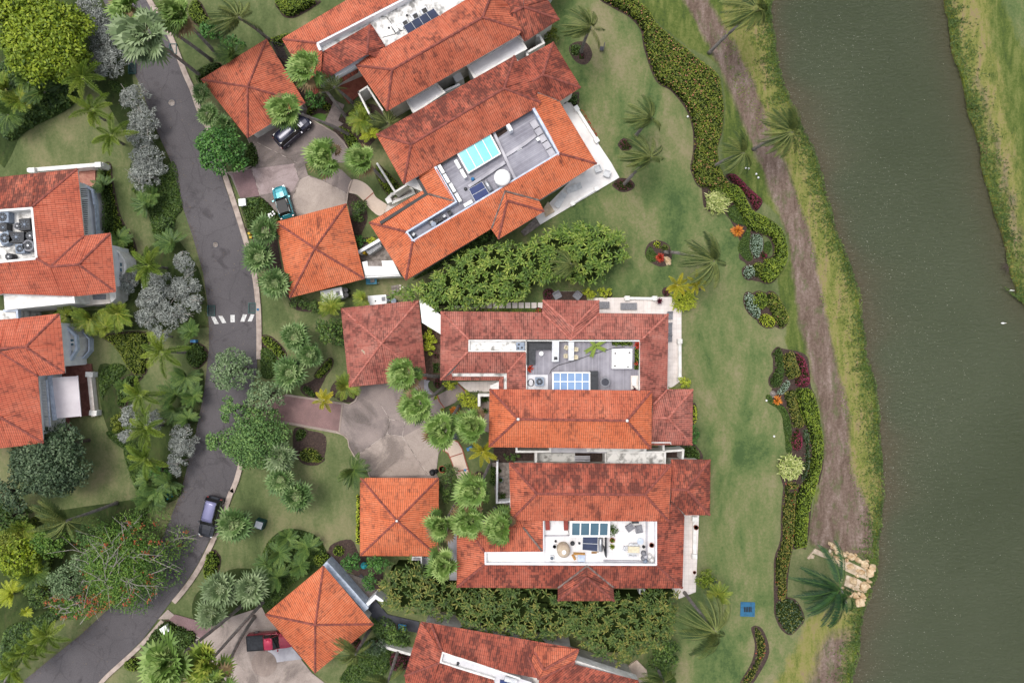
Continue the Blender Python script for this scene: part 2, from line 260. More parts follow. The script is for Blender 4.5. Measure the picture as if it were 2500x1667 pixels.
# ---------------- objects ----------------
def tag(o, label=None, cat=None, group=None, kind=None):
    if label: o['label'] = label
    if cat: o['category'] = cat
    if group: o['group'] = group
    if kind: o['kind'] = kind
    return o
def thing(name, loc, label, cat, group=None, rz=0):
    o = bpy.data.objects.new(name, None); COL.objects.link(o); o.location = loc; o.rotation_euler = (0, 0, rz); o.empty_display_size = .3
    return tag(o, label, cat, group)
def wo(o):
    v = np.zeros(3)
    while o is not None: v += np.array(o.location); o = o.parent
    return v
class MB:
    def __init__(s, local=False): s.V = []; s.F = []; s.mi = []; s.cur = 0; s.local = local
    def poly(s, pts, flip=False):
        i = len(s.V); s.V += [tuple(p) for p in pts]; f = list(range(i, i+len(pts)))
        if len(f) > 4:
            for t in s.tess(pts): s.F.append([i+a for a in t]); s.mi.append(s.cur)
        else: s.F.append(f[::-1] if flip else f); s.mi.append(s.cur)
        return s
    def tess(s, pts):
        out = []
        for t in tessellate_polygon([[Vector((p.x, p.y, 0)) for p in pts]]):
            a, b, c = [pts[k] for k in t]; out.append(t if (b.x-a.x)*(c.y-a.y)-(b.y-a.y)*(c.x-a.x) > 0 else t[::-1])
        return out
    def prism(s, pts, z0, z1, top=1.0, bottom=True):
        pts = ccw(pts); n = len(pts); i = len(s.V)
        s.V += [(p.x, p.y, z0) for p in pts]+[(p.x, p.y, z1) for p in pts]
        for k in range(n): j = (k+1) % n; s.F.append([i+k, i+j, i+n+j, i+n+k]); s.mi.append(s.cur)
        T = [tuple(range(n))] if n < 5 else s.tess(pts)
        for t in T: s.F.append([i+n+k for k in t]); s.mi.append(s.cur)
        if bottom:
            for t in T: s.F.append([i+k for k in t][::-1]); s.mi.append(s.cur)
        return s
    def box(s, c, d, rz=0, z0=0, taper=1.0):
        ca, sa = math.cos(rz), math.sin(rz); i = len(s.V)
        for zz, k in ((z0, 1), (z0+d[2], taper)):
            for a, b in ((-1, -1), (1, -1), (1, 1), (-1, 1)):
                x, y = a*d[0]/2*k, b*d[1]/2*k; s.V.append((c[0]+x*ca-y*sa, c[1]+x*sa+y*ca, zz))
        for f in ((0, 1, 5, 4), (1, 2, 6, 5), (2, 3, 7, 6), (3, 0, 4, 7), (4, 5, 6, 7), (3, 2, 1, 0)): s.F.append([i+k for k in f]); s.mi.append(s.cur)
        return s
    def tube(s, path, rad, n=6, cap=True):
        i = len(s.V); m = len(path)
        for k, p in enumerate(path):
            d = (path[min(k+1, m-1)]-path[max(k-1, 0)]).normalized(); a = d.orthogonal().normalized() if abs(d.z) > .95 else d.cross(Vector((0, 0, 1))).normalized(); b = d.cross(a)
            r = rad[k] if isinstance(rad, (list, tuple)) else rad
            for j in range(n): t = 2*math.pi*j/n; v = p+(a*math.cos(t)+b*math.sin(t))*r; s.V.append(tuple(v))
        for k in range(m-1):
            for j in range(n): l = (j+1) % n; s.F.append([i+k*n+j, i+k*n+l, i+(k+1)*n+l, i+(k+1)*n+j]); s.mi.append(s.cur)
        if cap: s.F.append([i+(m-1)*n+j for j in range(n)]); s.mi.append(s.cur); s.F.append([i+j for j in range(n)][::-1]); s.mi.append(s.cur)
        return s
    def cyl(s, c, r, z0, z1, n=20, r2=None): return s.tube([Vector((c[0], c[1], z0)), Vector((c[0], c[1], z1))], [r, r if r2 is None else r2], n)
    def lathe(s, c, prof, n=20): return s.tube([Vector((c[0], c[1], z)) for r, z in prof], [max(r, .002) for r, z in prof], n)
    def build(s, name, mats, root=None, smooth_=False):
        me = bpy.data.meshes.new(name)
        V = np.array(s.V, dtype=float); off = np.zeros(3)
        if root is None: off = np.array([V[:, 0].mean(), V[:, 1].mean(), V[:, 2].min()]); V = V-off
        elif not s.local: V = V-wo(root)
        me.from_pydata(V.tolist(), [], s.F)
        mats = mats if isinstance(mats, (list, tuple)) else [mats]
        for m in mats: me.materials.append(MATS[m] if isinstance(m, str) else m)
        if len(mats) > 1: me.polygons.foreach_set('material_index', s.mi)
        if smooth_: me.polygons.foreach_set('use_smooth', [True]*len(me.polygons))
        me.update(); o = bpy.data.objects.new(name, me); COL.objects.link(o)
        if root is None: o.location = off
        else: o.parent = root
        return o
def part(root, name, fn, mats, sm=False, local=False):
    m = MB(local); fn(m); return m.build(name, mats, root, sm)
def ground(name, s, z, mat, kind='structure', sm=True, n=4, th=.0, label=None, cat=None, top=None):
    pts = [w(p, 0) for p in q(s)] if isinstance(s, str) else s
    if sm: pts = smooth(pts, n)
    m = MB()
    if th: m.prism(pts, 0, z)
    else: m.poly([Vector((p.x, p.y, z)) for p in ccw(pts)])
    o = m.build(name, mat, None); return tag(o, label, cat, None, None if label else kind)
ZC = [0, 0, 0, 0, 0, 0, 0]
ZB = [0, .034, .040, .130, .142, .156]
def sheetz(k): ZC[k] += 1; return ZB[k]+ZC[k]*.0007
# numpy leaf meshes: quads given by centre, direction, normal, length, width
def quads(c, d, nrm, L, Wd, tint, droop=None):
    d = d/np.linalg.norm(d, axis=1, keepdims=True); s_ = np.cross(d, nrm); s_ /= (np.linalg.norm(s_, axis=1, keepdims=True)+1e-9)
    L = np.asarray(L).reshape(-1, 1); Wd = np.asarray(Wd).reshape(-1, 1)
    a = c-d*L/2; b = c+d*L/2
    if droop is not None: b = b+droop
    V = np.stack([a, c+s_*Wd/2, b, c-s_*Wd/2], axis=1).reshape(-1, 3)
    return V, np.broadcast_to(tint, (len(c),))
def meshq(name, V, tint, mat, root=None, nper=4, mi=None, local=False):
    n = len(V)//nper; me = bpy.data.meshes.new(name); V = np.asarray(V, dtype=np.float64); off = np.zeros(3)
    if root is None: off = np.array([V[:, 0].mean(), V[:, 1].mean(), 0.0]); V = V-off
    elif not local: V = V-wo(root)
    me.vertices.add(len(V)); me.vertices.foreach_set('co', V.ravel()); me.loops.add(n*nper); me.loops.foreach_set('vertex_index', np.arange(n*nper))
    me.polygons.add(n); me.polygons.foreach_set('loop_start', np.arange(n)*nper); me.polygons.foreach_set('loop_total', np.full(n, nper))
    for m in (mat if isinstance(mat, (list, tuple)) else [mat]): me.materials.append(MATS[m])
    if mi is not None: me.polygons.foreach_set('material_index', mi.astype(np.int32))
    at = me.attributes.new('tint', 'FLOAT', 'FACE'); at.data.foreach_set('value', np.clip(np.asarray(tint, dtype=np.float32), 0, 1)[:n])
    me.update(calc_edges=True); me.validate(); o = bpy.data.objects.new(name, me); COL.objects.link(o)
    if root is None: o.location = off
    else: o.parent = root
    return o
def inpoly(x, y, poly):
    ins = np.zeros(len(x), bool); dist = np.full(len(x), 1e9); n = len(poly)
    for i in range(n):
        ax, ay, bx, by = poly[i].x, poly[i].y, poly[(i+1) % n].x, poly[(i+1) % n].y
        c = ((ay > y) != (by > y)); 
        with np.errstate(divide='ignore', invalid='ignore'): xi = (bx-ax)*(y-ay)/(by-ay+1e-12)+ax
        ins ^= c & (x < xi)
        dx, dy = bx-ax, by-ay; t = np.clip(((x-ax)*dx+(y-ay)*dy)/(dx*dx+dy*dy+1e-12), 0, 1); dist = np.minimum(dist, np.hypot(x-ax-t*dx, y-ay-t*dy))
    return ins, dist
def lump(x, y, s=1.0, ph=0.0):
    return (np.sin(x*1.9*s+ph)*np.cos(y*1.6*s+1.3*ph)+.6*np.sin(x*3.7*s+y*2.9*s+ph)+.4*np.cos(x*6.1*s-y*5.3*s))/2
def scatter(poly, dens, h, leaf, asp=.5, tilt=.6, lumps=.12, roll=.35, zmin=.05, z0=0.0, ls=1.0):
    xs = [p.x for p in poly]; ys = [p.y for p in poly]; A = (max(xs)-min(xs))*(max(ys)-min(ys)); n = int(A*dens)
    x = R.uniform(min(xs), max(xs), n); y = R.uniform(min(ys), max(ys), n); ins, d = inpoly(x, y, poly); x, y, d = x[ins], y[ins], d[ins]; n = len(x)
    ph = R.uniform(0, 6); lu = lump(x, y, ls, ph)
    z = z0+h*np.sqrt(np.clip(d/roll, .02, 1))*(1+lumps*lu)+R.uniform(-.5, .3, n)*leaf*.8; z = np.maximum(z, z0+zmin)
    a = R.uniform(0, 2*np.pi, n); el = R.uniform(-tilt, tilt, n); dr = np.stack([np.cos(a)*np.cos(el), np.sin(a)*np.cos(el), np.sin(el)], 1)
    nr = np.stack([R.normal(0, .45, n), R.normal(0, .45, n), np.ones(n)], 1)
    L = leaf*R.uniform(.7, 1.3, n); t = .5+.22*lu+R.normal(0, .2, n)
    V, t = quads(np.stack([x, y, z], 1), dr, nr, L, L*asp, t); return V, t
def hedge(s, h, mat, label, cat='hedge', name='clipped_hedge', dens=70, leaf=.24, asp=.55, body=True, sm=True, extra=None, lumps=.1, z0=0.0, tilt=.6, roll=.35, group=None, kind=None, ls=1.0):
    zt = z0+h*.8
    pts = [w(p, zt) for p in q(s)] if isinstance(s, str) else s
    if sm: pts = smooth(pts, 4)
    V, t = scatter(pts, dens, h, leaf, asp, tilt, lumps, roll, z0=z0, ls=ls); mi = np.zeros(len(t)); mats = [mat]
    if extra: mats.append(extra[0]); mi = (R.uniform(0, 1, len(t)) < extra[1]).astype(float)
    root = thing(name, tuple((np.array([sum(p.x for p in pts)/len(pts), sum(p.y for p in pts)/len(pts), z0]))), label, cat, group)
    if kind: root['kind'] = kind
    meshq('foliage', V, t, mats, root, mi=mi)
    if z0 == 0 and sm:
        m = MB()
        zz = sheetz(2)+.0003; m.poly([Vector((p.x, p.y, zz)) for p in inset(pts, -.11 if body else 0)]); tag(m.build('planting_bed', 'mulch' if body else 'cover_green'), kind='structure')
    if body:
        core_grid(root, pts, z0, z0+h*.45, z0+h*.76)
    return root
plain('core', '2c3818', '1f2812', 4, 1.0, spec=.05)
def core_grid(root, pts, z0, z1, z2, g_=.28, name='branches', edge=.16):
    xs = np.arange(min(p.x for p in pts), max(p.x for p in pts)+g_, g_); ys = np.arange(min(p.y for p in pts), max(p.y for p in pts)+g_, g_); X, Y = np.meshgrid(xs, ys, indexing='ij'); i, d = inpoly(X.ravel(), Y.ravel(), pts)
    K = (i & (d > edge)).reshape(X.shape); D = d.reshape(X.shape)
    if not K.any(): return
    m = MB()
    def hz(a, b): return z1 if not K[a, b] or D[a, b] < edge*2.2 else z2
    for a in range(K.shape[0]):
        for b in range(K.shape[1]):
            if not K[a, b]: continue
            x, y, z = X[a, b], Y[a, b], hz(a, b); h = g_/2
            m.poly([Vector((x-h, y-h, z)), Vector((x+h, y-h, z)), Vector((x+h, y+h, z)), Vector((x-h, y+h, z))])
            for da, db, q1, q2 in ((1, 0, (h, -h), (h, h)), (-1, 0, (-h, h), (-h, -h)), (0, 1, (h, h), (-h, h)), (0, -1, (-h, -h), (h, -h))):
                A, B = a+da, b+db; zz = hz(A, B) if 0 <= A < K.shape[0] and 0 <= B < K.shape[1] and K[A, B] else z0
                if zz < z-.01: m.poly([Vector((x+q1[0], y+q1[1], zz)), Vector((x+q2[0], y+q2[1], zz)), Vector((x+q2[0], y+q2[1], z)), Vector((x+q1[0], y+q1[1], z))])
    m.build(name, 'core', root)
def ell(cx, cy, rx, ry, rot=0, n=14, j=.08):
    return [(cx+(rx*math.cos(a)*math.cos(rot)-ry*math.sin(a)*math.sin(rot))*k, cy+(rx*math.cos(a)*math.sin(rot)+ry*math.sin(a)*math.cos(rot))*k) for i in range(n) for a in [2*math.pi*i/n] for k in [1+random.uniform(-j, j)]]
def hell(s, rx, ry, h, mat, label, rot=0, **k):
    c = q(s)[0]; z = k.get('z0', 0)+h*.8; return hedge([w(p, z) for p in ell(c[0], c[1], rx, ry, rot)], h, mat, label, **k)
# ---------------- roofs ----------------
def roof_mesh(root, name, faces, mat, lift=.0):
    bm = bmesh.new(); uvl = bm.loops.layers.uv.new('UVMap')
    all_ = []
    for fs in faces:
        ps = [w(p) for p in (q(fs) if isinstance(fs, str) else fs)]
        n = Vector((0, 0, 0))
        for i in range(len(ps)): a, b = ps[i], ps[(i+1) % len(ps)]; n += Vector(((a.y-b.y)*(a.z+b.z), (a.z-b.z)*(a.x+b.x), (a.x-b.x)*(a.y+b.y)))
        if n.z < 0: n = -n; ps.reverse()
        n.normalize(); u = Vector((0, 0, 1)).cross(n)
        if u.length < 1e-3: u = Vector((1, 0, 0))
        u.normalize(); v = n.cross(u)
        if v.z < 0: v = -v
        b2 = bmesh.new(); b2.faces.new([b2.verts.new(p) for p in ps]); bmesh.ops.triangulate(b2, faces=b2.faces[:])
        us = [p.dot(u) for p in ps]; st = .1175; k = math.ceil(min(us)/st)
        idx = b2.verts.layers.int.new('k')
        while k*st < max(us):
            r = bmesh.ops.bisect_plane(b2, geom=b2.verts[:]+b2.edges[:]+b2.faces[:], plane_co=u*(k*st), plane_no=u, dist=1e-5)
            if k % 2 == 0:
                for e in r['geom_cut']:
                    if isinstance(e, bmesh.types.BMVert): e[idx] = 1
            k += 1
        vm = {}
        for vt in b2.verts:
            vm[vt] = (bm.verts.new(vt.co+n*(.095 if vt[idx] else 0)+Vector((0, 0, lift))), vt.co.dot(u), vt.co.dot(v))
        for f in b2.faces:
            nf = bm.faces.new([vm[x][0] for x in f.verts])
            for lp, x in zip(nf.loops, f.verts): lp[uvl].uv = (vm[x][1], vm[x][2])
        b2.free()
    off = root.location
    for vt in bm.verts: vt.co -= off
    me = bpy.data.meshes.new(name); bm.to_mesh(me); bm.free(); me.materials.append(MATS[mat]); o = bpy.data.objects.new(name, me); COL.objects.link(o); o.parent = root
    return o
def ridges(root, lines, mat='ridge', r=.15, name='ridge_cap'):
    m = MB()
    for s in lines:
        ps = [w(p)+Vector((0, 0, .05)) for p in q(s)]
        for a, b in zip(ps, ps[1:]):
            n = max(2, int((b-a).length/.4)); m.tube([a.lerp(b, i/n) for i in range(n+1)], [r*(1.08 if i % 2 else .9) for i in range(n+1)], 8)
    return m.build(name, mat, root)
def walls(root, s, z0, z1, mat='wall', ins=.55, slab=True, name='wall'):
    ps = [w(p, z1) for p in q(s)]
    part(root, name, lambda m: m.prism(inset(ps, ins), z0, z1-.2), mat)
    if slab: part(root, 'eave', lambda m: m.prism(inset(ps, .06), z1-.19, z1-.03), 'white')
def slab(root, name, s, z0, z1, mat):
    return part(root, name, lambda m: m.prism([w(p, z1) for p in q(s)], z0, z1), mat)
def strip(m, s, z0, z1, wd):
    ps = [w(p, z1) for p in q(s)]
    for a, b in zip(ps, ps[1:]):
        d = b-a; c = (a+b)/2; m.box(c, (math.hypot(d.x, d.y)+wd*.98, wd, z1-z0), math.atan2(d.y, d.x), z0); z1 -= .003
# ================= SETTING =================
shore = "W 1880,-200 1878,0 V 0,330 70,520 140,650 215,900 250,1030 320,1200 360,1330 385,1500 X 402,90 430,170 455,400 475,600 472,760 455,900 445,1010 440,1080 390,1220 370,1330 345,1500 330,1568 W 2070,1900"
far = "W 2300,-200 V 768,0 795,110 810,240 850,360 890,540 940,690 945,790 985,920 1010,1010 1045,1120 1075,1230 1110,1370 W 2500,740 2560,830 2600,1000 2640,1900"
sh = smooth([w(p) for p in q(shore)], 3, False); fr = smooth([w(p) for p in q(far)], 3, False)
def jag(ps, a):
    out = []
    for i, p in enumerate(ps): out.append(p+Vector((random.uniform(-a, a), random.uniform(-a, a), 0)))
    return out
def dens_(ps, st):
    out = []
    for a, b in zip(ps, ps[1:]):
        n = max(1, int((b-a).length/st)); out += [a.lerp(b, i/n) for i in range(n)]
    return out+[ps[-1]]
shj = jag(dens_(sh, .8), .16); frj = jag(dens_(fr, .8), .16)
m = MB(); m.prism([Vector((-600, 60, 0)), Vector((-600, 500, 0)), Vector((shj[0].x, 500, 0))]+shj+[Vector((shj[-1].x, -500, 0)), Vector((-600, -500, 0))], -1.5, 0); tag(m.build('ground', 'bank_far'), kind='structure')
m = MB(); m.prism([Vector((frj[0].x, 500, 0))]+frj+[Vector((frj[-1].x, -500, 0)), Vector((600, -500, 0)), Vector((600, 500, 0))], -1.5, 0); tag(m.build('ground', 'bank_far'), kind='structure')
m = MB(); m.poly([Vector((-5, -700, -.34)), Vector((120, -700, -.34)), Vector((120, 700, -.34)), Vector((-5, 700, -.34))]); tag(m.build('water', 'water'), kind='structure')
gx = np.arange(20, 90, .5); gy = np.arange(-60, 60.1, .5); X, Y = np.meshgrid(gx, gy, indexing='ij'); A_ = np.array([[p.x, p.y] for p in sh]); B_ = np.array([[p.x, p.y] for p in fr]); D_ = np.full(X.size, 1e9); D2 = D_.copy(); C_ = np.stack([X.ravel(), Y.ravel()], 1)
for (a, b) in zip(A_[:-1], A_[1:]): t_ = np.clip(((C_-a)@(b-a))/((b-a)@(b-a)+1e-9), 0, 1); D_ = np.minimum(D_, np.hypot(*(C_-a-t_[:, None]*(b-a)).T))
for (a, b) in zip(B_[:-1], B_[1:]): t_ = np.clip(((C_-a)@(b-a))/((b-a)@(b-a)+1e-9), 0, 1); D2 = np.minimum(D2, np.hypot(*(C_-a-t_[:, None]*(b-a)).T))
wob_ = 1+.35*np.sin(C_[:, 1]*.3)+.2*np.sin(C_[:, 1]*.9); shv = np.clip(np.exp(-(D_/(2.2*wob_))**1.5)*.9+np.exp(-(D2/2.5)**1.5)*.5, 0, 1); nx, ny = X.shape; I, J = np.meshgrid(np.arange(nx-1), np.arange(ny-1), indexing='ij'); I = I.ravel(); J = J.ravel(); F = np.stack([I*ny+J, (I+1)*ny+J, (I+1)*ny+J+1, I*ny+J+1], 1)
me = bpy.data.meshes.new('water'); me.vertices.add(nx*ny); me.vertices.foreach_set('co', np.stack([C_[:, 0], C_[:, 1], np.full(nx*ny, -.3)], 1).ravel()); me.loops.add(len(F)*4); me.loops.foreach_set('vertex_index', F.ravel().astype(np.int32)); me.polygons.add(len(F)); me.polygons.foreach_set('loop_start', np.arange(len(F))*4); me.polygons.foreach_set('loop_total', np.full(len(F), 4))
at = me.attributes.new('shore', 'FLOAT', 'POINT'); at.data.foreach_set('value', shv.astype(np.float32)); me.materials.append(MATS['water']); me.update(calc_edges=True); wo_ = bpy.data.objects.new('water', me); COL.objects.link(wo_); tag(wo_, kind='structure')
def st(name, s, k, mat, **kw): return ground(name, s, sheetz(k), mat, **kw)

# lawn, verge, track and bank as one finely divided sheet whose zones blend into each other
TRK = "W 1648,-60 1730,-60 M 900,0 1050,250 1170,460 1290,690 1370,880 1440,1080 1520,1380 N 1640,0 1700,160 1780,400 1880,700 1940,1000 2010,1350 2060,1568 O 2060,0 2130,380 2240,750 2250,1100 2290,1400 P 2090,140 2130,430 2150,560 1990,520 1760,480 1610,420 1600,250 1680,0 O 1960,1500 2010,1180 1990,900 1940,640 1890,480 1840,200 1780,0 N 1760,1500 1700,1050 1660,700 1500,300 1390,0 M 1260,1250 1100,850 980,600 850,360 730,130 650,0"
BNK = "W 1790,-60 1878,-60 1880,0 V 0,330 70,520 135,650 210,900 245,1030 312,1200 350,1330 380,1500 X 398,90 420,170 448,400 468,600 462,760 445,880 415,860 360,720 310,560 300,400 270,200 240,0 V 200,1420 120,1060 60,830 0,690 W 1830,300 1760,100"
BNK2 = "P 1600,1000 1880,940 2015,990 1990,1150 1975,1350 1935,1640 1300,1640 1450,1300"
VRG = "W 1470,-60 1540,0 M 420,220 700,450 1000,640 1060,1050 1030,1400 N 1100,100 1400,340 1600,560 1670,900 1560,1110 1640,1560 O 1640,160 1880,480 1950,700 2020,1180 1960,1500 P 1640,0 1600,400 1700,430 1900,200 2100,0 O 2400,600 N 2380,1500 2000,300 M 1700,900 1200,0 W 1780,-60"
DRT2 = "P 1700,1180 1950,1100 1960,1200 1930,1500 1880,1700 1560,1700 1600,1450"
LAKE = "W 1390,-60 1512,40 M 290,280 330,600 700,1010 770,1400 N 760,100 900,250 1060,470 1200,700 1250,930 1250,1100 1250,1400 1480,1560 O 1540,160 1480,500 1460,700 1600,800 1640,1000 1640,1180 1560,1300 1650,1500 P 1370,60 1290,540 1310,900 1310,1100 1600,1300 1550,1700 -200,1700 W 1400,1700 1600,1500 1700,1440 1735,1260 1735,1120 1690,950 1664,950 1664,725 1430,725 1280,740 1150,700 1300,540 1511,434 1384,238 1330,50 1310,-60"
def zone_sheet(name, bounds, gs, ring, zf, zh=.03):
    xs = np.arange(bounds[0], bounds[1], gs); ys = np.arange(bounds[2], bounds[3], gs); X, Y = np.meshgrid(xs, ys, indexing='ij'); x = X.ravel(); y = Y.ravel()
    insd, dd = inpoly(x, y, ring); ok = (insd & (dd > .25)).reshape(X.shape); zone = zf(x, y)
    idx = -np.ones(X.shape, int); keep = ok[:-1, :-1] & ok[1:, :-1] & ok[1:, 1:] & ok[:-1, 1:]
    used = np.zeros(X.shape, bool); used[:-1, :-1] |= keep; used[1:, :-1] |= keep; used[1:, 1:] |= keep; used[:-1, 1:] |= keep
    idx[used] = np.arange(used.sum()); I, J = np.where(keep); F = np.stack([idx[I, J], idx[I+1, J], idx[I+1, J+1], idx[I, J+1]], 1); uu = used.ravel()
    me = bpy.data.meshes.new(name); me.vertices.add(int(uu.sum())); me.vertices.foreach_set('co', np.stack([x[uu], y[uu], np.full(uu.sum(), zh)], 1).ravel())
    me.loops.add(len(F)*4); me.loops.foreach_set('vertex_index', F.ravel().astype(np.int32)); me.polygons.add(len(F)); me.polygons.foreach_set('loop_start', np.arange(len(F))*4); me.polygons.foreach_set('loop_total', np.full(len(F), 4))
    at = me.attributes.new('zone', 'FLOAT_COLOR', 'POINT'); at.data.foreach_set('color', zone[uu].astype(np.float32).ravel()); me.materials.append(MATS['lawn_zones']); me.update(calc_edges=True)
    o = bpy.data.objects.new(name, me); COL.objects.link(o); return tag(o, kind='structure')
def zw(x, y, s, wd):
    i, d = inpoly(x, y, smooth([w(p) for p in q(s)], 3)); return np.clip(.5+np.where(i, d, -d)/wd, 0, 1)
zone_sheet('lawn', (-66, 62, -45, 45), .32, [Vector((-600, 500, 0)), Vector((shj[0].x, 500, 0))]+shj+[Vector((shj[-1].x, -500, 0)), Vector((-600, -500, 0))], lambda x, y: np.stack([np.maximum(zw(x, y, TRK, 2.2), zw(x, y, DRT2, 5.0)*.8), np.maximum(zw(x, y, BNK, 1.5), zw(x, y, BNK2, 4.0)*.85), zw(x, y, VRG, 1.5), zw(x, y, LAKE, 1.0)], 1))
FP_ = "V 870,330 960,400 1010,560 1060,760 1110,920 1140,1100 1140,1300 1090,1200 1050,980 1010,820 960,600 920,450"
zone_sheet('far_bank', (50, 80, -30, 46), .4, [Vector((frj[0].x, 500, 0))]+frj+[Vector((frj[-1].x, -500, 0)), Vector((600, -500, 0)), Vector((600, 500, 0))], lambda x, y: np.stack([zw(x, y, FP_, 4.0)*.72, zw(x, y, "V 768,-60 810,240 890,540 990,920 1075,1230 1180,1500 1180,1000 1080,500 1020,200 990,-60", 6)*.75, 1-zw(x, y, "V 1040,-30 1300,-30 1300,300 1150,280 1090,120", 4), zw(x, y, "V 1040,-30 1300,-30 1300,300 1150,280 1090,120", 4)], 1))

# road + kerbs
st('road', "W 236,-60 348,-60 360,0 A 1540,200 1650,430 1750,700 1830,870 1890,1060 2000,1300 F 155,90 270,420 380,760 450,1030 490,1300 500,1568 G 505,300 W 629,905 602,994 G 320,1350 245,1568 D 1880,0 1760,320 1620,600 1500,780 1380,930 1300,1040 1180,1200 1000,1380 810,1568 W 190,1720 -10,1740 D 180,1560 400,1380 670,1165 900,950 1100,700 1240,500 1340,370 1440,120 1490,0 C 1780,1400 1880,1000 1960,600 2005,200 B 2005,1568 1990,1330 1950,1050 1850,700 1750,400 1650,0 A 1480,1200 1340,800 1230,600 1100,250 990,0", 5, 'asphalt', sm=False)
kl = smooth([w(p) for p in q("W 352,-60 365,0 A 1560,200 1670,430 1775,700 1850,870 1915,1060 2030,1300 F 190,90 300,420 405,760 475,1030 512,1300 525,1568 G 525,300")], 3, False)
def kerb(ps, wd, lbl=None):
    m = MB(); L = [];Rr = []
    for i, p in enumerate(ps):
        d = (ps[min(i+1, len(ps)-1)]-ps[max(i-1, 0)]).normalized(); nn = Vector((-d.y, d.x, 0))
        L.append(p+nn*wd/2); Rr.append(p-nn*wd/2)
    for i in range(len(L)-1):
        a, b, c, d = L[i+1], L[i], Rr[i], Rr[i+1]; up = Vector((0, 0, .26)); m.poly([a+up, b+up, c+up, d+up]); m.poly([b, a, a+up, b+up][::-1]); m.poly([c, d, d+up, c+up][::-1])
    m.poly([L[0], Rr[0], Rr[0]+up, L[0]+up]); m.poly([L[-1], Rr[-1], Rr[-1]+up, L[-1]+up][::-1]); return tag(m.build('kerb', 'kerb'), kind='structure')
kerb(kl, .62); kerb(smooth([w(p) for p in q("G 430,850 340,1350 265,1568 D 1900,0 1785,320 1650,600 1530,780 1430,900")], 3, False), .6)
kerb(smooth([w(p) for p in q("D 1340,1050 1210,1200 1100,1310 1000,1400 880,1510 820,1580 760,1660")], 3, False), .5)
# crossing bars and manholes
m = MB()
for s in ("65,1460 105,1465 140,1530 100,1535", "135,1455 175,1455 212,1522 172,1525", "250,1447 292,1445 292,1515 252,1517", "345,1510 370,1440 410,1442 385,1512", "415,1508 445,1440 480,1442 455,1508"):
    m.poly([Vector((p.x, p.y, .176)) for p in ccw(g("F "+s))])
tag(m.build('crosswalk_marking', 'paint'), kind='structure')
def cover(px, r, mat, label, name='manhole_cover', group=None):
    c = w(px); t = thing(name, c, label, 'manhole'); part(t, 'ring', lambda m: m.cyl(c, r, .0, .176, 24), 'slate'); part(t, 'lid', lambda m: (m.cyl(c, r*.8, .0, .182, 24), [m.box(c+Vector((0, k*r*.3, 0)), (r*1.1, .05, .012), .4, .1825) for k in (-1, 0, 1)]), mat)
cover((421, 252.5), .5, 'stone_grey', 'round manhole cover in the road opposite the upper garage'); cover((527.5, 598), .42, 'stone_grey', 'worn manhole cover in the middle of the road above the crosswalk')
cover((493, 1303), .4, 'apron', 'manhole cover under the nose of the car parked by the kerb'); cover((1848/2.0+0, 1), .01, 'apron', 'x') if False else None
# driveways
st('driveway', "F 205,85 450,50 480,0 E 490,1480 440,1400 410,1330 500,1290 760,1130 960,990 1020,1130 1250,1270 1340,1360 1380,1470 1340,1560 F 960,0 990,110 1130,160 1290,40 1410,155 1370,270 1355,390 1100,460 720,560 640,400 530,310 345,335 250,120", 3, 'drive', sm=False)
st('driveway_panel', "F 260,110 450,55 860,0 905,150 850,250 790,310 700,270 530,305 490,200", 4, 'drive_pink', sm=False)
st('paver_threshold', "F 265,100 450,55 530,305 345,330", 5, 'pavers', sm=False)
st('driveway_panel', "F 905,155 1000,120 1140,165 1370,290 1355,390 1100,470 880,500 840,350", 4, 'drive_light', sm=False)
st('paver_drive', "G 400,745 560,700 780,640 1060,680 1310,725 1280,1000 900,940 500,870 420,880", 4, 'cobble', sm=False)
st('driveway', "G 1470,565 1800,520 2110,480 2130,560 2210,640 2160,760 2200,900 2350,900 2352,1100 2260,1170 2220,1240 2215,1390 2240,1440 1580,1430 1570,1370 1480,1290 1400,1180 1360,1050 1262,1000 1310,725 1400,730 1460,660", 3, 'drive', sm=False)
st('driveway_panel', "G 1780,880 1915,900 1890,1040 1750,1015", 4, 'drive', sm=False)
st('driveway_panel', "G 1890,1045 2100,930 2250,1100 2215,1390 2130,1410", 4, 'drive_light', sm=False)
st('driveway_panel', "G 1750,1020 1890,1042 2120,1405 1600,1420 1560,1350 1455,1225", 4, 'drive_light', sm=False)
m = MB()
for s in ("G 1680,730 1770,875 1745,1015 1450,1225", "G 1770,875 1915,900 1890,1040 1745,1015", "G 1890,1040 2140,1410", "F 905,150 1000,120 1140,165 1370,290", "F 450,55 530,305", "F 905,150 850,0", "F 905,155 835,345", "E 490,1360 900,1568"):
    strip(m, s, .08, .170, .05)
tag(m.build('driveway_joint', 'joint'), kind='structure')
m = MB()
for s in ("G 1300,715 1380,735 1440,700 1465,650 1472,565", "G 1262,1002 1330,1030 1368,1070 1380,1140 1430,1230 1500,1310 1560,1370 1575,1425", "E 410,1325 440,1400 480,1450 495,1530 W 622,400 F 420,30 345,70 210,85", "F 1410,155 1370,270 1355,380", "E 1000,1130 1100,1190 1250,1280 1330,1370 1385,1450 1400,1530"):
    strip(m, s, 0, .24, .12)
tag(m.build('driveway_edging', 'kerb'), kind='structure')
m = MB(); strip(m, "G 1318,730 1285,1000", .02, .184, .18); strip(m, "G 500,870 760,905 1000,950 1270,1000", 0, .19, .3); strip(m, "G 780,645 1060,685 1300,725", 0, .19, .25); tag(m.build('driveway_edging', 'apron'), kind='structure')
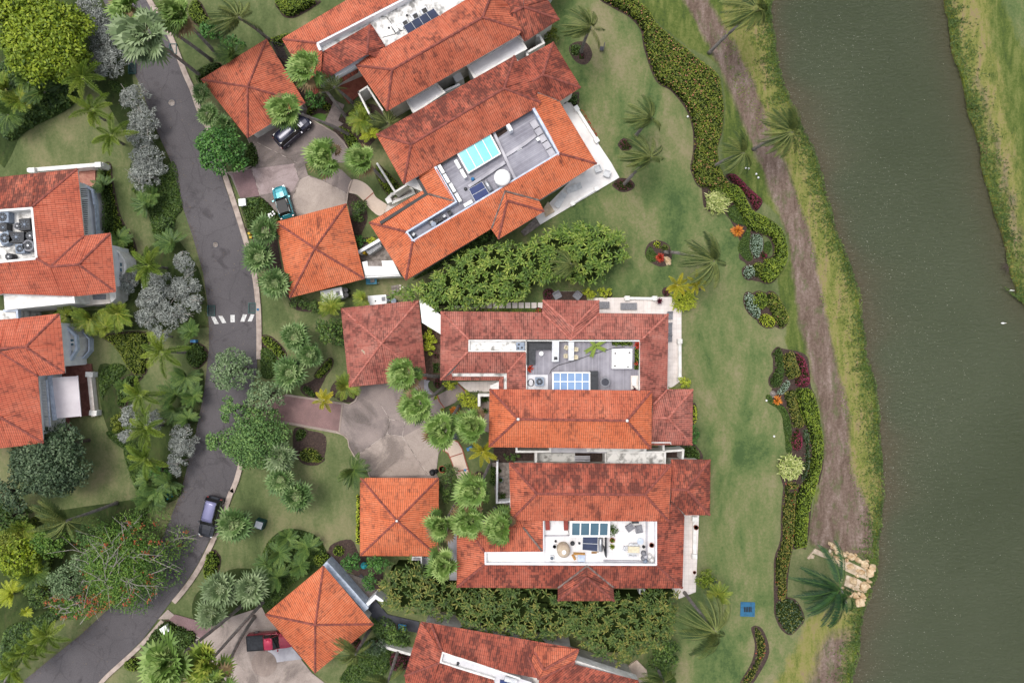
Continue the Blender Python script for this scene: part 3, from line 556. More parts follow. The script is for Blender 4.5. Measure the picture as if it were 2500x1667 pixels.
st('driveway', "D 1300,1040 1380,960 1500,1060 1650,1100 W 640,1480 650,1500 H 880,1480 1010,1580 1000,1640 400,1640 250,1568 0,1500 0,1250 -100,1200 D 1640,1200 1480,1110 1390,1040", 3, 'drive_light', sm=False)
st('paver_threshold', "D 1390,1045 1440,1000 1800,1100 1660,1200", 4, 'pavers', sm=False)
c = w((646, 1618)); m = MB(); m.cyl(c, 1.55, 0, .180, 40); tag(m.build('round_paving', 'apron'), kind='structure')
st('concrete_slab', "H 530,1260 690,1235 800,1365 590,1392 520,1310", 5, 'grey_white', sm=False)
# walks
st('walkway', "F 1410,155 1520,180 1600,250 1640,320 1720,375 1745,400 1720,470 1670,500 1600,450 1530,370 1460,300 1375,270", 5, 'walk')
st('walkway', "S 960,840 1030,860 1075,930 1100,1020 1130,1120 1180,1260 1060,1300 1000,1150 960,1040 930,980 880,950", 5, 'walk')
st('walkway', "S 820,370 1040,250 1120,340 1000,450 890,500", 5, 'drive', sm=False)
st('walkway', "S 655,470 830,400 890,500 820,580 730,610 660,560", 5, 'drive', sm=False)
st('walkway', "S 1030,225 1475,215 1475,300 1380,330 1150,330", 4, 'tile_patio', sm=False)
st('walkway', "S 690,0 745,0 765,90 745,200 720,250 740,330 800,380 690,320 680,220", 4, 'grey_white')
st('walkway', "E 1240,960 1340,1010 1280,1160 1330,1190 1260,1240 1140,1190 1190,1090", 4, 'drive', sm=False)
st('walkway', "E 730,580 850,580 900,830 860,800 760,640", 4, 'walk', sm=False)
st('round_lawn', "E 1030,1120 1100,1090 1160,1110 1150,1170 1100,1190 1050,1170", 5, 'grass_green')
m = MB()
for s in ("S 985,840 1040,870 1080,935 1105,1020 1135,1120 1180,1260", "S 880,955 930,985 960,1050 985,1120", "S 955,1025 1080,985", "S 1040,1175 1140,1155", "S 1035,245 1120,335", "S 820,370 835,430 890,500", "F 1410,155 1372,268", "F 1610,280 1520,360"):
    strip(m, s, .02, .186, .12)
tag(m.build('walkway_edging', 'terracotta'), kind='structure')
# patios
PT = [('patio', "I 1460,1010 1505,935 1930,1568 J 2005,135 1250,585 1205,515 I 1700,1568", .22, 'patio_white'), ('patio', "J 1065,650 1200,520 1250,590 1095,695", .2, 'stone_grey'), ('patio', "J 1700,1285 N 545,1275 637,1400 O 637,0 640,500 560,560 500,600 300,0 J 1700,1600", .22, 'tile_patio'),
 ('patio', "P 540,150 690,190 663,815 525,870 400,820", .22, 'tile_patio'), ('patio', "P 205,790 520,790 525,850 240,850", .2, 'tile_patio'), ('patio', "J 1355,1222 1700,1222 1700,1320 1300,1320", 0.250, 'mulch'),
 ('terrace', "C 540,345 885,345 925,830 670,862 690,1000 500,1000", .23, 'brown_paver'), ('terrace', "B 740,40 920,35 925,210 970,330 970,680 760,680", .23, 'pink_paver'), ('terrace', "E 1270,850 1480,680 1580,830 1380,1000", .2, 'terracotta'),
 ('side_yard', "F 1475,800 1700,700 1900,1080 1530,1090", 0.260, 'stone_grey'), ('side_yard', "S 1400,1080 1590,1080 1590,1530 1440,1510", 0.260, 'stone_grey'), ('side_yard', "S 1260,360 1380,330 1370,760 1290,740", 0.250, 'apron'),
 ('side_yard', "U 150,130 2100,130 2130,300 1900,320 150,320", 0.250, 'mulch'), ('patio', "L 310,290 390,350 390,720 330,720", 0.260, 'grey_white'), ('patio', "H 1695,530 1870,530 1870,600 1700,610", 0.280, 'grey_white'),
 ('round_patio', "L 1700,1480 1860,1370 1940,1450 1960,1568 1900,1640 1600,1600", 0.280, 'walk'), ('roof_terrace', "H 1300,960 1390,870 1500,1000 1760,1060 1750,1150 1480,1100", .2, 'slate'), ('side_yard', "H 1000,600 1290,700 1400,800 1480,840 1390,900 1300,950", 0.240, 'gravel'),
 ('side_yard', "G 2080,-60 2262,-40 2260,520 2120,500", 0.220, 'soil'), ('courtyard', "I 1100,405 1220,345 1265,420 1125,490", .2, 'brown_paver'), ('side_yard', "E 640,420 760,470 900,820 880,830 740,640", 0.230, 'mulch')]
for n_, s_, z_, m_ in PT: ground(n_, s_, z_, m_, sm=False, th=1)
# stepping slabs beside the middle house
m = MB()
for i in range(14): m.box(w((1116.5+i*15.6, 745.5)), (.62, .68, .07), 0, 0)
for i in range(6):
    for j in range(2): m.box(w((1351+i*13.5, 717+j*13)), (.6, .58, .07), 0, .03)
tag(m.build('stepping_slabs', 'tile_patio'), kind='structure')
# planting beds (bare soil)
for s in ("N 740,0 760,100 830,220 870,440 1060,480 1200,740 1190,900 1260,960 1290,1100 1440,1130 1500,1100 1450,880 1400,650 1300,560 1200,400 1100,250 1000,200",
 "N 290,860 330,760 420,735 510,770 550,880 520,960 440,985 340,940", "N 1250,1330 1340,1220 1500,1215 1620,1320 1680,1480 1620,1600 1500,1568 1380,1500 1270,1430", "O 1510,200 1640,180 1860,260 1900,540 1960,700 2030,1180 1980,1500 P 1650,0 1590,470 1480,480 1440,900 1560,1060 1430,1190 1300,1030 1290,560 1340,400 1380,80 O 1560,1400 1550,1260 1640,1190 1620,950 1600,830 1440,700 1480,600 1490,450",
 "P 1120,1110 1210,1120 1270,1310 1180,1500 1100,1600 1010,1600 1120,1400 1150,1250", "I 1535,440 1610,400 1700,420 1750,530 1690,620 1600,600 1540,520", "H 480,480 590,340 720,300 900,350 980,450 1020,580 920,680 600,950 300,1080 -50,1100 -80,850 200,640 430,620", "G 1300,480 1470,565 1440,700 1300,700 1200,600", "G 860,960 990,980 1160,1040 1120,1290 940,1300 850,1150", "G 620,80 780,240 700,320 520,200", "G 920,560 1060,480 1210,300 1200,380 1060,650 950,640",
 "H 1030,440 1200,390 1280,520 1450,540 1440,800 1300,720 1050,560", "C 960,350 1250,400 1400,300 1250,780 1200,1150 1050,1000 960,700", "C 1180,1100 1300,1300 1330,1568 1750,1568 1900,1000 1960,560 1900,400 1600,900", "D -50,500 300,200 1100,60 1450,-60 1450,60 1200,160 1100,330 1200,500 700,900 500,1000 200,1050 -50,1200", "A 0,0 1000,0 1250,650 1300,850 1600,1400 1640,1568 1400,1568 1180,1250 860,800 500,1000 250,1200 0,1568", "B 1250,0 1650,0 1760,400 1650,620 1900,1000 1990,1400 1980,1568 700,1568 540,1400 1100,1370 1320,920 1500,700 1380,360",
 "E 880,840 1230,960 1180,1080 1000,1110 940,1000", "E 1240,1200 1500,1000 1700,1060 1660,1300 1480,1460 1300,1400", "F 400,600 700,560 700,760 820,1260 1100,1400 880,1400 780,1250 480,760", "F 1360,300 1500,350 1560,520 1500,700 1640,700 1480,820", "I 1500,940 1620,880 1600,1000 1560,1000", "D 60,920 400,880 430,960 240,1150 0,1250 -50,1000", "O 500,1110 740,1100 850,1250 660,1260"):
    s = s if not s.startswith(('O 1510', 'N 1250')) else inset(smooth([w(p) for p in q(s)], 4), .3)
    st('planting_bed', s, 2, 'mulch' if not isinstance(s, str) else 'cover' if s.startswith(('C 1180', 'D -50', 'A 0,0', 'B 1250', 'C 960', 'D 60', 'H 480')) else 'mulch')
for s in ("O 200,1100 300,1100",): pass
# ================= HOUSES =================
def garage(label, tl, tr, br, bl, ap, ze, mat, rm='ridge', left=None):
    c = w(ap, 0); t = thing('garage', c, label, 'garage')
    ring = [tl, tr, br, bl]; f = lambda p, z: (p[0], p[1], z)
    za = ze+2.0
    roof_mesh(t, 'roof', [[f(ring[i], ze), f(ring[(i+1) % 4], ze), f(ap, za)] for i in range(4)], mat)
    m = MB()
    for p in ring:
        a, b = w(f(p, ze+.06)), w(f(ap, za+.06)); n = int((b-a).length/.4); m.tube([a.lerp(b, i/n) for i in range(n+1)], [.15 if i % 2 else .12 for i in range(n+1)], 8)
    m.build('ridge_cap', MATS[rm], t)
    part(t, 'finial', lambda m: m.lathe(w(f(ap, za)), [(.16, za), (.14, za+.15), (.05, za+.22)], 10), 'white' if 'pale cap' in label else rm)
    ps = [w(f(p, ze)) for p in ring]; part(t, 'wall', lambda m: m.prism(inset(ps, .6), 0, ze-.2), 'wall'); part(t, 'eave', lambda m: m.prism(inset(ps, .06), ze-.19, ze-.03), 'white')
    e = inset(ps, .58); e = ccw(e)
    k = max(range(4), key=lambda i: (e[i]-e[(i+1) % 4]).length); a, b = e[k], e[(k+1) % 4]; d = b-a
    part(t, 'garage_door', lambda m: m.box((a+b)/2, (d.length*.7, .1, 2.2), math.atan2(d.y, d.x), .02), 'wood')
    return t
garage('dark stained square garage roof beside the navy car', (492, 195), (651, 97), (745, 252), (605, 337), (604.6, 212), 2.9, 'tile_orange')
garage('clean orange square garage roof below the turquoise car', (674, 543), (845.7, 498), (890, 680.6), (708, 726.5), (769, 606.6), 2.9, 'tile_bright')
garage('faded pink square garage roof above the cobbled drive', (833, 753), (1021.7, 734), (1040.8, 925), (853, 944), (932, 838), 2.9, 'tile_pink', 'ridge_pink')
garage('orange square garage roof with a pale cap tile at its peak', (880, 1166), (1071, 1167), (1069, 1356), (880, 1355), (969, 1270.6), 2.9, 'tile_bright')
garage('diamond-turned orange garage roof over the red pickup', (790, 1380), (912, 1523), (769.5, 1641), (648, 1499), (769.5, 1524.6), 3.2, 'tile_bright')
gs = None
# ---- top house (A)
tA = thing('villa', w((1000, 130)), 'topmost villa with a stained white roof terrace and black solar array', 'house')
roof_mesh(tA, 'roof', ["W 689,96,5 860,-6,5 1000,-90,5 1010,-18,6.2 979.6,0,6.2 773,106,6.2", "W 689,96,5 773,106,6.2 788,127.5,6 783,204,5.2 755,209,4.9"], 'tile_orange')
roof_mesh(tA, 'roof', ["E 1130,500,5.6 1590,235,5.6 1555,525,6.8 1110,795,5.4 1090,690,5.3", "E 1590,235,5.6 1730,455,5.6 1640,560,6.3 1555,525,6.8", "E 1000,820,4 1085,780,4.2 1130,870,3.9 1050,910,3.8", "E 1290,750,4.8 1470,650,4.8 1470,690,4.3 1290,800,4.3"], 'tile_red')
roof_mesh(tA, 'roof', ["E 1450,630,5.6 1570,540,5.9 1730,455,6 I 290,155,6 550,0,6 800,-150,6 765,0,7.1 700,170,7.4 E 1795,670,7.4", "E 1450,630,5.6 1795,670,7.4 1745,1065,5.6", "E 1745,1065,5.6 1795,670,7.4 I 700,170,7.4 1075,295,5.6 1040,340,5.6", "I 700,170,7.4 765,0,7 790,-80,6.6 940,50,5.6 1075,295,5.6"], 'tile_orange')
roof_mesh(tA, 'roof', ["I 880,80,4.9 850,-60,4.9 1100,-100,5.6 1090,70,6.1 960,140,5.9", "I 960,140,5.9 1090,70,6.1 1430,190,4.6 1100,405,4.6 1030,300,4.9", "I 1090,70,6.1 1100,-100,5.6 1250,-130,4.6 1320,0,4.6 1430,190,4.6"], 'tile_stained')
ridges(tA, ["W 691,97,5 773,106,6.2", "E 1580,245,5.6 1555,520,6.8", "E 1450,630,5.6 1795,670,7.4 I 700,170,7.4 1075,295,5.6", "E 1795,670,7.4 1745,1065,5.6", "I 700,170,7.4 765,0,7.1", "I 1000,120,5.9 1090,70,6.1 1430,190,4.6"])
walls(tA, "W 689,96 860,-6 1010,-95 1400,-95 1337,0 1365,48 1280,103 1262,90 945,272 870,161 755,209", 0, 4.55)
part(tA, 'upper_wall', lambda m: m.prism(inset(g("E 1450,630 1730,455 I 550,0 790,-100 1075,295 1040,340 E 1745,1065", 5.6), .5), 4.5, 5.42), 'wall')
part(tA, 'upper_wall', lambda m: m.prism(inset(g("E 1060,420 1130,500 1110,795 1560,530 1730,455 I 550,0 700,-120 E 1900,-80", 5.3), .3), 4.8, 5.2), 'wall')
slab(tA, 'roof_terrace', "E 1075,420 1120,500 1590,235 1730,455 I 290,155 600,-30 600,-200 E 1880,0", 5.2, 5.3, 'white_dirty')
part(tA, 'parapet', lambda m: (strip(m, "E 1100,470 1075,415 1880,0 2100,-120", 5.2, 6.25, .3), strip(m, "E 1565,535 1110,800", 4.6, 5.5, .45)), 'wallwhite')
part(tA, 'planter_wall', lambda m: (strip(m, "E 1470,885 1555,830 1700,1055", 0, 3.0, .2), strip(m, "E 1470,885 1570,1085", 0, 3.0, .2)), 'white')
part(tA, 'pool_court_wall', lambda m: strip(m, "I 1220,340 1245,340 1283,412 1120,505 1135,540", 0, 3.2, .25), 'white')
for s in ("I 555,630 1040,340 1115,465 620,740", "E 1935,965 2215,800 2290,885 2000,1080"):
    ps = q(s); part(tA, 'flat_roof', lambda m: m.prism(g(s, 3.9), 0, 3.75), 'wallwhite'); part(tA, 'parapet', lambda m: strip(m, s+" "+" ".join(s.split()[1:2]), 3.7, 3.95, .22), 'white')
    part(tA, 'roof_membrane', lambda m: m.prism(inset(g(s, 3.9), .2), 3.7, 3.78), 'white_flat')
part(tA, 'courtyard_wall', lambda m: (strip(m, "I 300,890 470,810", 0, 3, .25), m.box(p1("I 465,740", 2.4), (1.0, .9, 2.4), .5, 0)), 'wallwhite')
# ---- second house (B)
tB = thing('villa', w((1170, 400)), 'villa with a turquoise skylight and a round white tank on its grey roof terrace', 'house')
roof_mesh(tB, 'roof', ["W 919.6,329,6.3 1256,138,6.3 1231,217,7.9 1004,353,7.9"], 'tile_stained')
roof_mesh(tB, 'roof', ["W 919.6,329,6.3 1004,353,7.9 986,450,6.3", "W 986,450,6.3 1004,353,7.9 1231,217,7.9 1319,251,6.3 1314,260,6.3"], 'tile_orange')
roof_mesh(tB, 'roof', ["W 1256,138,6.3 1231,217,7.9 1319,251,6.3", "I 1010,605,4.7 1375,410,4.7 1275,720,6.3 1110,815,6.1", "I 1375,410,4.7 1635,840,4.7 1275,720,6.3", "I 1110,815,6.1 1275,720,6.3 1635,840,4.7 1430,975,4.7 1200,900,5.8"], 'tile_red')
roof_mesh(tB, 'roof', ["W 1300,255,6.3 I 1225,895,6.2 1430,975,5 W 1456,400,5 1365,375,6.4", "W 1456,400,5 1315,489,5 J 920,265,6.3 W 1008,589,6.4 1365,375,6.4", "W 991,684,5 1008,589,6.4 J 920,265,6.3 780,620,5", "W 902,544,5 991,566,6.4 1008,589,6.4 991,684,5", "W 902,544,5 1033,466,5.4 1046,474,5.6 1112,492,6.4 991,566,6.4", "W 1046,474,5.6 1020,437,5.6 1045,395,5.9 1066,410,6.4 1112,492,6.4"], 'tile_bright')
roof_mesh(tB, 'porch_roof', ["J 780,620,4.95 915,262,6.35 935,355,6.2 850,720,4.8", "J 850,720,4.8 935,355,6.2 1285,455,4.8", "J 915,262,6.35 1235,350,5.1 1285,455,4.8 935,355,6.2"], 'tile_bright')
ridges(tB, ["W 919.6,329,6.3 1004,353,7.9 1231,217,7.9 1319,251,6.3", "W 986,450,6.3 1004,353,7.9", "W 1231,217,7.9 1256,138,6.3", "I 1175,785,6.1 1275,720,6.3 1375,410,4.7", "I 1275,720,6.3 1635,840,4.7", "W 902,544,5 991,566,6.4", "W 991,684,5 1008,589,6.4", "W 1365,375,6.4 1456,400,5", "J 935,355,6.2 850,720,4.8", "J 935,355,6.2 1285,455,4.8"])
ridges(tB, ["J 785,620,5 915,262,6.35", "J 915,262,6.35 1235,350,5.1", "I 1225,895,5.9 1430,975,4.9", "J 180,290,5.7 430,360,6.4"], 'ridge_grey', .12, 'valley_flashing')
walls(tB, "W 902,544 1033,470 986,450 919.6,329 1256,138 1269,150 1351,104 1417,214 1365,249 1456,400 1315,489 1328,516 1217,583 1199,558 991,684", 0, 4.7)
part(tB, 'upper_wall', lambda m: m.prism(inset(g("W 919.6,329 1256,138 1319,251 986,450", 6.3), .5), 4.7, 6.12), 'wall')
slab(tB, 'roof_terrace', "W 1064,412 1108,492 989,570 1006,588 1363,374 1303,268", 5.0, 5.5, 'deck_wood_along')
part(tB, 'parapet', lambda m: strip(m, "W 1064,410 1112,492 991,566 1008,589 1365,375 1301,262", 5.4, 6.45, .3), 'rail_blue')
part(tB, 'gutter', lambda m: strip(m, "F 1690,560 2120,290 2040,145", 5.25, 5.75, .35), 'black')
part(tB, 'low_wall', lambda m: (strip(m, "Q 880,330 1115,840", 5.5, 5.95, .3), strip(m, "Q 640,930 1000,690", 5.5, 5.9, .35), strip(m, "Q 1010,620 1230,480 1330,400", 5.5, 5.7, .35)), 'grey_white')
part(tB, 'bench_boxes', lambda m: [m.box(p1(f"Q {1330+i*43},{280+i*73}", 5.9), (1.0, .75, .35), math.radians(-58), 5.5) for i in range(5)], 'grey_white')
part(tB, 'planter_wall', lambda m: (strip(m, "F 1650,0 1820,270 1925,205", 0, 3.0, .22), strip(m, "F 1740,340 1790,290 1980,235 2000,280 1800,370", 0, .9, .3)), 'white')
tg_wall = part(tB, 'gate_post', lambda m: m.box(p1("F 1760,350", 1.2), (.65, .65, 1.2), .5, 0), 'white')
part(tB, 'entrance_slab', lambda m: m.prism(g("F 1745,400 1830,300 2000,200 2070,260 1720,470", .1), 0, .12), 'cream_stone')
# ---- middle house (C)
tC = thing('villa', w((1360, 900)), 'villa with a hot tub and timber roof terrace framed by faded pink tiles', 'house')
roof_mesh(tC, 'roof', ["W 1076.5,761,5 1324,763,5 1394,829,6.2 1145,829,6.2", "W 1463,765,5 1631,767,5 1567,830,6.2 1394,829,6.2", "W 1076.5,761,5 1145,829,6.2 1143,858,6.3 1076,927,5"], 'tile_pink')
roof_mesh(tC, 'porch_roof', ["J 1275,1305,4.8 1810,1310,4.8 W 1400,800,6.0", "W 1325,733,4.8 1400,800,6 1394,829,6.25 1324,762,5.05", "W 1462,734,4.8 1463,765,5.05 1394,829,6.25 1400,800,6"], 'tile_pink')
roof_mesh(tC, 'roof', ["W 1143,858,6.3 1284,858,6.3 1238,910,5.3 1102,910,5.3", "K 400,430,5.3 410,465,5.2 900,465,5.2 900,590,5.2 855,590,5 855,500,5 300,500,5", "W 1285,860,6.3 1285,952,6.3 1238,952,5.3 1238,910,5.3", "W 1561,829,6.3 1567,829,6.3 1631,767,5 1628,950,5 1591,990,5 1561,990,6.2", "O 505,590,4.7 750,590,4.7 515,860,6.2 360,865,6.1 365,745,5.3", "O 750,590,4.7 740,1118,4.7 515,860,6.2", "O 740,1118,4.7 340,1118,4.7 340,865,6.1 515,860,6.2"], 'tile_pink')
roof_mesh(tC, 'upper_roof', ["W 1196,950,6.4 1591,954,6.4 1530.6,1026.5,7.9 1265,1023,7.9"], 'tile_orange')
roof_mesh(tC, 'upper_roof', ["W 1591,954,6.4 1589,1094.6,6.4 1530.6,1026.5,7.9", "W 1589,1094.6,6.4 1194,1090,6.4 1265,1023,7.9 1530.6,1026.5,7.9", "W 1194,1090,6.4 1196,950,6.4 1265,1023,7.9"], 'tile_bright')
ridges(tC, ["W 1196,950,6.4 1265,1023,7.9 1530.6,1026.5,7.9 1591,954,6.4", "W 1194,1090,6.4 1265,1023,7.9", "W 1589,1094.6,6.4 1530.6,1026.5,7.9"])
ridges(tC, ["W 1076.5,761,5 1145,829,6.2", "W 1143,858,6.3 1076,927,5", "W 1282,860,6.3 1238,910,5.3", "W 1567,829,6.2 1631,767,5", "O 750,590,4.7 515,860,6.2 740,1118,4.7", "O 515,860,6.2 360,865,6.1", "W 1325,733,4.8 1400,800,6 1462,734,4.8", "W 1400,800,6 1394,829,6.25", "W 1324,763,5.05 1394,829,6.25 1463,765,5.05", "O 505,590,4.9 370,740,5.7"], 'ridge_pink', .13)
part(tC, 'finial', lambda m: [m.lathe(w((x, y, 7.9)), [(.18, 7.95), (.16, 8.1), (.05, 8.2)], 10) for x, y in ((1265, 1023), (1530.6, 1026.5))], 'white')
walls(tC, "W 1076.5,761 1324,762 1325,733 1462,734 1463,765 1631,767 1629,950 1691,950 1689,1085 1592,1085 1589,1092 1194,1090 1196,940 1217,930 1217,928 1076,927", 0, 4.7)
part(tC, 'upper_wall', lambda m: m.prism(inset(g("W 1196,950 1591,954 1589,1094 1194,1090", 6.4), .5), 4.7, 6.2), 'wall')
slab(tC, 'roof_terrace', "W 1286,835 1561,835 1561,990 1286,990", 5.0, 5.6, 'deck_wood')
slab(tC, 'flat_roof', "W 1145,831 1285,831 1285,857 1145,857", 5.0, 5.9, 'white_dirty'); slab(tC, 'flat_roof', "K 410,428 930,428 930,600 900,600 900,465 410,465", 4.9, 5.05, 'white_dirty')
slab(tC, 'plant_pad', "K 1120,450 1325,450 1325,600 1120,600", 5.6, 5.75, 'white_flat')
part(tC, 'parapet', lambda m: (strip(m, "W 1145,831 1285,831 1285,857 1145,857 1145,831", 5.6, 6.3, .14), strip(m, "W 1285,952 1285,832 1563,832 1562,985", 5.6, 6.3, .14)), 'white')
part(tC, 'courtyard_wall', lambda m: (strip(m, "K 775,645 665,645 665,740", 0, 2.6, .3), strip(m, "U 390,135 390,180 740,180 740,140", 0, 3.6, .25), strip(m, "U 592,190 592,295", 0, 2.6, .3), strip(m, "U 1325,205 1325,300", 0, 2.6, .3), strip(m, "U 1925,100 1925,180 2130,165 2125,255", 0, 2.6, .25)), 'white')
slab(tC, 'side_flat_roof', "U 745,135 1350,135 1350,195 745,190", 0, 3.2, 'grey_white'); slab(tC, 'side_flat_roof', "U 1120,140 1745,148 1745,182 1125,182", 3.2, 3.5, 'white_dirty')
slab(tC, 'side_flat_roof', "U 1335,185 1950,180 1950,305 1335,300", 0, 3.3, 'white_dirty'); part(tC, 'side_parapet', lambda m: strip(m, "U 1345,190 1940,185 1940,300", 3.3, 3.55, .22), 'white')
slab(tC, 'paved_strip', "U 605,195 1000,195 1000,295 605,295", 0, .5, 'white_dirty'); part(tC, 'pergola_beams', lambda m: [strip(m, f"U 1000,{y} 1150,{y}", 2.2, 2.35, .15) for y in (232, 252, 275)], 'grey_white')
part(tC, 'pipe', lambda m: m.tube(g("O 340,1098 540,1098 540,1115", 5.3), .06, 6), 'white')
part(tC, 'garden_wall', lambda m: (strip(m, "N 105,1285 410,1290", .1, .6, .3), strip(m, "O 627,120 627,500", .1, .6, .35)), 'white')
part(tC, 'wall_post', lambda m: [m.box(p1(s, .8), (.55, .55, .75), 0, .1) for s in ("N 125,1285", "N 388,1287", "O 628,130", "O 628,490")], 'white')
part(tC, 'side_wall_cap', lambda m: m.prism(g("F 2055,1300 2080,1300 2262,1450 J 303,1568 K 303,65 J 120,1520", 2.9), 0, 3.0), 'skin_white')
# ---- lower house (D)
tD = thing('villa', w((1420, 1290)), 'villa with a white furnished roof terrace and four-pane skylight', 'house')
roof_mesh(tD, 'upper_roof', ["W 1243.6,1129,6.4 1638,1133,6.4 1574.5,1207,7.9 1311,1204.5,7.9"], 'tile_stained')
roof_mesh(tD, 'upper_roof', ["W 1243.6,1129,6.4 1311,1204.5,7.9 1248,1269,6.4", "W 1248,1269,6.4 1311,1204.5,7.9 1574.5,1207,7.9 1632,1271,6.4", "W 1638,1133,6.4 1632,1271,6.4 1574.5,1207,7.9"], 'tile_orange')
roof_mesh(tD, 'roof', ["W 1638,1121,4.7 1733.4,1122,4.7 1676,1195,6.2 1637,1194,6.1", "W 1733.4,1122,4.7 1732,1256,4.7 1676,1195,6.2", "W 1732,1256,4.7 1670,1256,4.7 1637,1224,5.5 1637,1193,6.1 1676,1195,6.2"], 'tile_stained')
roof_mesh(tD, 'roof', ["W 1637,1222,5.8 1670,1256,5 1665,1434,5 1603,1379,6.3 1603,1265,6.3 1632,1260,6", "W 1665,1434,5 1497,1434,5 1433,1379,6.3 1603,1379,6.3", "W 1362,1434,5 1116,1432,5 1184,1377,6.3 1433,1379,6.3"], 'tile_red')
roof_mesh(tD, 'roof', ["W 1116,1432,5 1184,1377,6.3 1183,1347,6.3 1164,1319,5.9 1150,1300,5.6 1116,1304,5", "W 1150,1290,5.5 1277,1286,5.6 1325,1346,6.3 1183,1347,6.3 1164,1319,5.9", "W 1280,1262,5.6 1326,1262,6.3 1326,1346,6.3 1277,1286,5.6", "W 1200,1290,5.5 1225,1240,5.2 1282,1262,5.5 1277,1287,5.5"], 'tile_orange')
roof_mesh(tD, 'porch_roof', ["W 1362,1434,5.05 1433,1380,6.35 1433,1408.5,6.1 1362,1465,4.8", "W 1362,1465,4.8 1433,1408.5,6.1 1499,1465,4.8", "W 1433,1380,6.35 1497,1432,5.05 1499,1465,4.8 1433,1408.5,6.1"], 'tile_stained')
ridges(tD, ["W 1243.6,1129,6.4 1311,1204.5,7.9 1574.5,1207,7.9 1638,1133,6.4", "W 1248,1269,6.4 1311,1204.5,7.9", "W 1632,1271,6.4 1574.5,1207,7.9", "W 1733.4,1122,4.7 1676,1195,6.2 1732,1256,4.7", "W 1676,1195,6.2 1637,1194,6.1", "W 1116,1432,5 1184,1377,6.3", "W 1183,1347,6.3 1164,1319,5.9", "W 1603,1379,6.3 1665,1434,5", "W 1362,1465,4.8 1433,1408.5,6.1 1499,1465,4.8"])
ridges(tD, ["W 1362,1434,5.05 1433,1380,6.35 1497,1432,5.05", "W 1637,1224,5.6 1670,1256,4.95", "W 1277,1286,5.7 1323,1344,6.4"], 'ridge_grey', .12, 'valley_flashing')
walls(tD, "W 1116,1304 1150,1290 1243,1269 1243.6,1129 1638,1133 1638,1121 1733,1122 1732,1256 1670,1256 1665,1434 1497,1434 1499,1465 1362,1465 1362,1434 1116,1432", 0, 4.7)
part(tD, 'upper_wall', lambda m: m.prism(inset(g("W 1243.6,1129 1638,1133 1632,1271 1248,1269", 6.4), .5), 4.7, 6.2), 'wall')
slab(tD, 'roof_terrace', "W 1328,1255 1602,1255 1602,1376 1328,1376", 5.0, 5.6, 'deck_white'); slab(tD, 'flat_roof', "W 1186,1348 1328,1348 1328,1376 1186,1376", 5.0, 5.8, 'white')
part(tD, 'parapet', lambda m: (strip(m, "W 1185,1348 1327,1347 1327,1262", 5.6, 6.25, .16), strip(m, "W 1185,1348 1185,1376 1603,1378 1603,1265", 5.6, 6.35, .22)), 'wallwhite')
part(tD, 'low_wall', lambda m: (strip(m, "R 2070,80 2070,740", 5.6, 5.9, .16), strip(m, "R 1350,750 2100,765", 5.6, 5.9, .12), strip(m, "R 340,335 780,330", 5.6, 5.9, .1)), 'grey_white')
part(tD, 'garden_wall', lambda m: strip(m, "P 660,220 658,540", .1, .6, .4), 'white')
part(tD, 'wall_post', lambda m: [m.box(p1(s, .85), (.6, .55, .75), 0, .1) for s in ("P 662,225", "P 659,533")], 'white')
part(tD, 'courtyard_wall', lambda m: strip(m, "S 1455,1085 1450,1510 1590,1500", 0, 1.8, .22), 'wallwhite')
# ---- bottom house (E)
tE = thing('villa', w((1180, 1640)), 'villa at the bottom edge with a slanting red roof and narrow white gutter roof', 'house')
roof_mesh(tE, 'roof', ["W 1028,1516,5 1415,1583,5 L 1360,1380,5.2 1315,1400,5.4 1100,1440,6.2 1060,1530,6.4 W 1214,1636,6.3 1080,1590,6.4", "W 1028,1516,5 1080,1590,6.4 1074,1616,6.4 988,1648,5", "W 988,1648,5 1074,1616,6.4 1205,1656,6.2 1220,1720,5 1000,1740,5", "L 1060,1530,6.4 1100,1440,6.2 1315,1400,5.4 1870,1540,5 W 1600,1740,5 1310,1720,6.4"], 'tile_red')
roof_mesh(tE, 'roof', ["L 955,1325,5.3 1010,1300,5.3 1100,1455,6.4 1060,1530,6.5", "L 1010,1300,5.3 1040,1260,5.3 1390,1290,5.3 1100,1455,6.5", "L 1100,1455,6.5 1390,1290,5.3 1350,1390,5.3 1060,1535,6.5"], 'tile_orange')
ridges(tE, ["W 1053,1523,5.3 1080,1590,6.4", "W 988,1648,5 1074,1616,6.4", "L 1100,1455,6.5 1385,1295,5.4", "L 1100,1455,6.5 1030,1310,5.4", "L 955,1325,5.4 1060,1535,6.5 1355,1390,5.4"])
walls(tE, "W 1028,1516 1300,1566 1410,1585 1405,1611 1557,1659 1600,1740 1000,1740 988,1648", 0, 4.9)
slab(tE, 'flat_roof', "L 275,1320 720,1470 1000,1560 W 1330,1740 1180,1720 1205,1654 L 250,1395", 5.0, 6.0, 'white_flat')
part(tE, 'parapet', lambda m: strip(m, "L 900,1530 720,1468 272,1317 250,1397 690,1532", 5.9, 6.45, .2), 'white')
part(tE, 'low_wall', lambda m: (strip(m, "L 65,1495 300,1568", 4.8, 5.15, .2), strip(m, "H 1430,1260 1690,1335", 0, 1.6, .3), strip(m, "L 1350,1380 1870,1550", 3.5, 4.9, .12)), 'white')
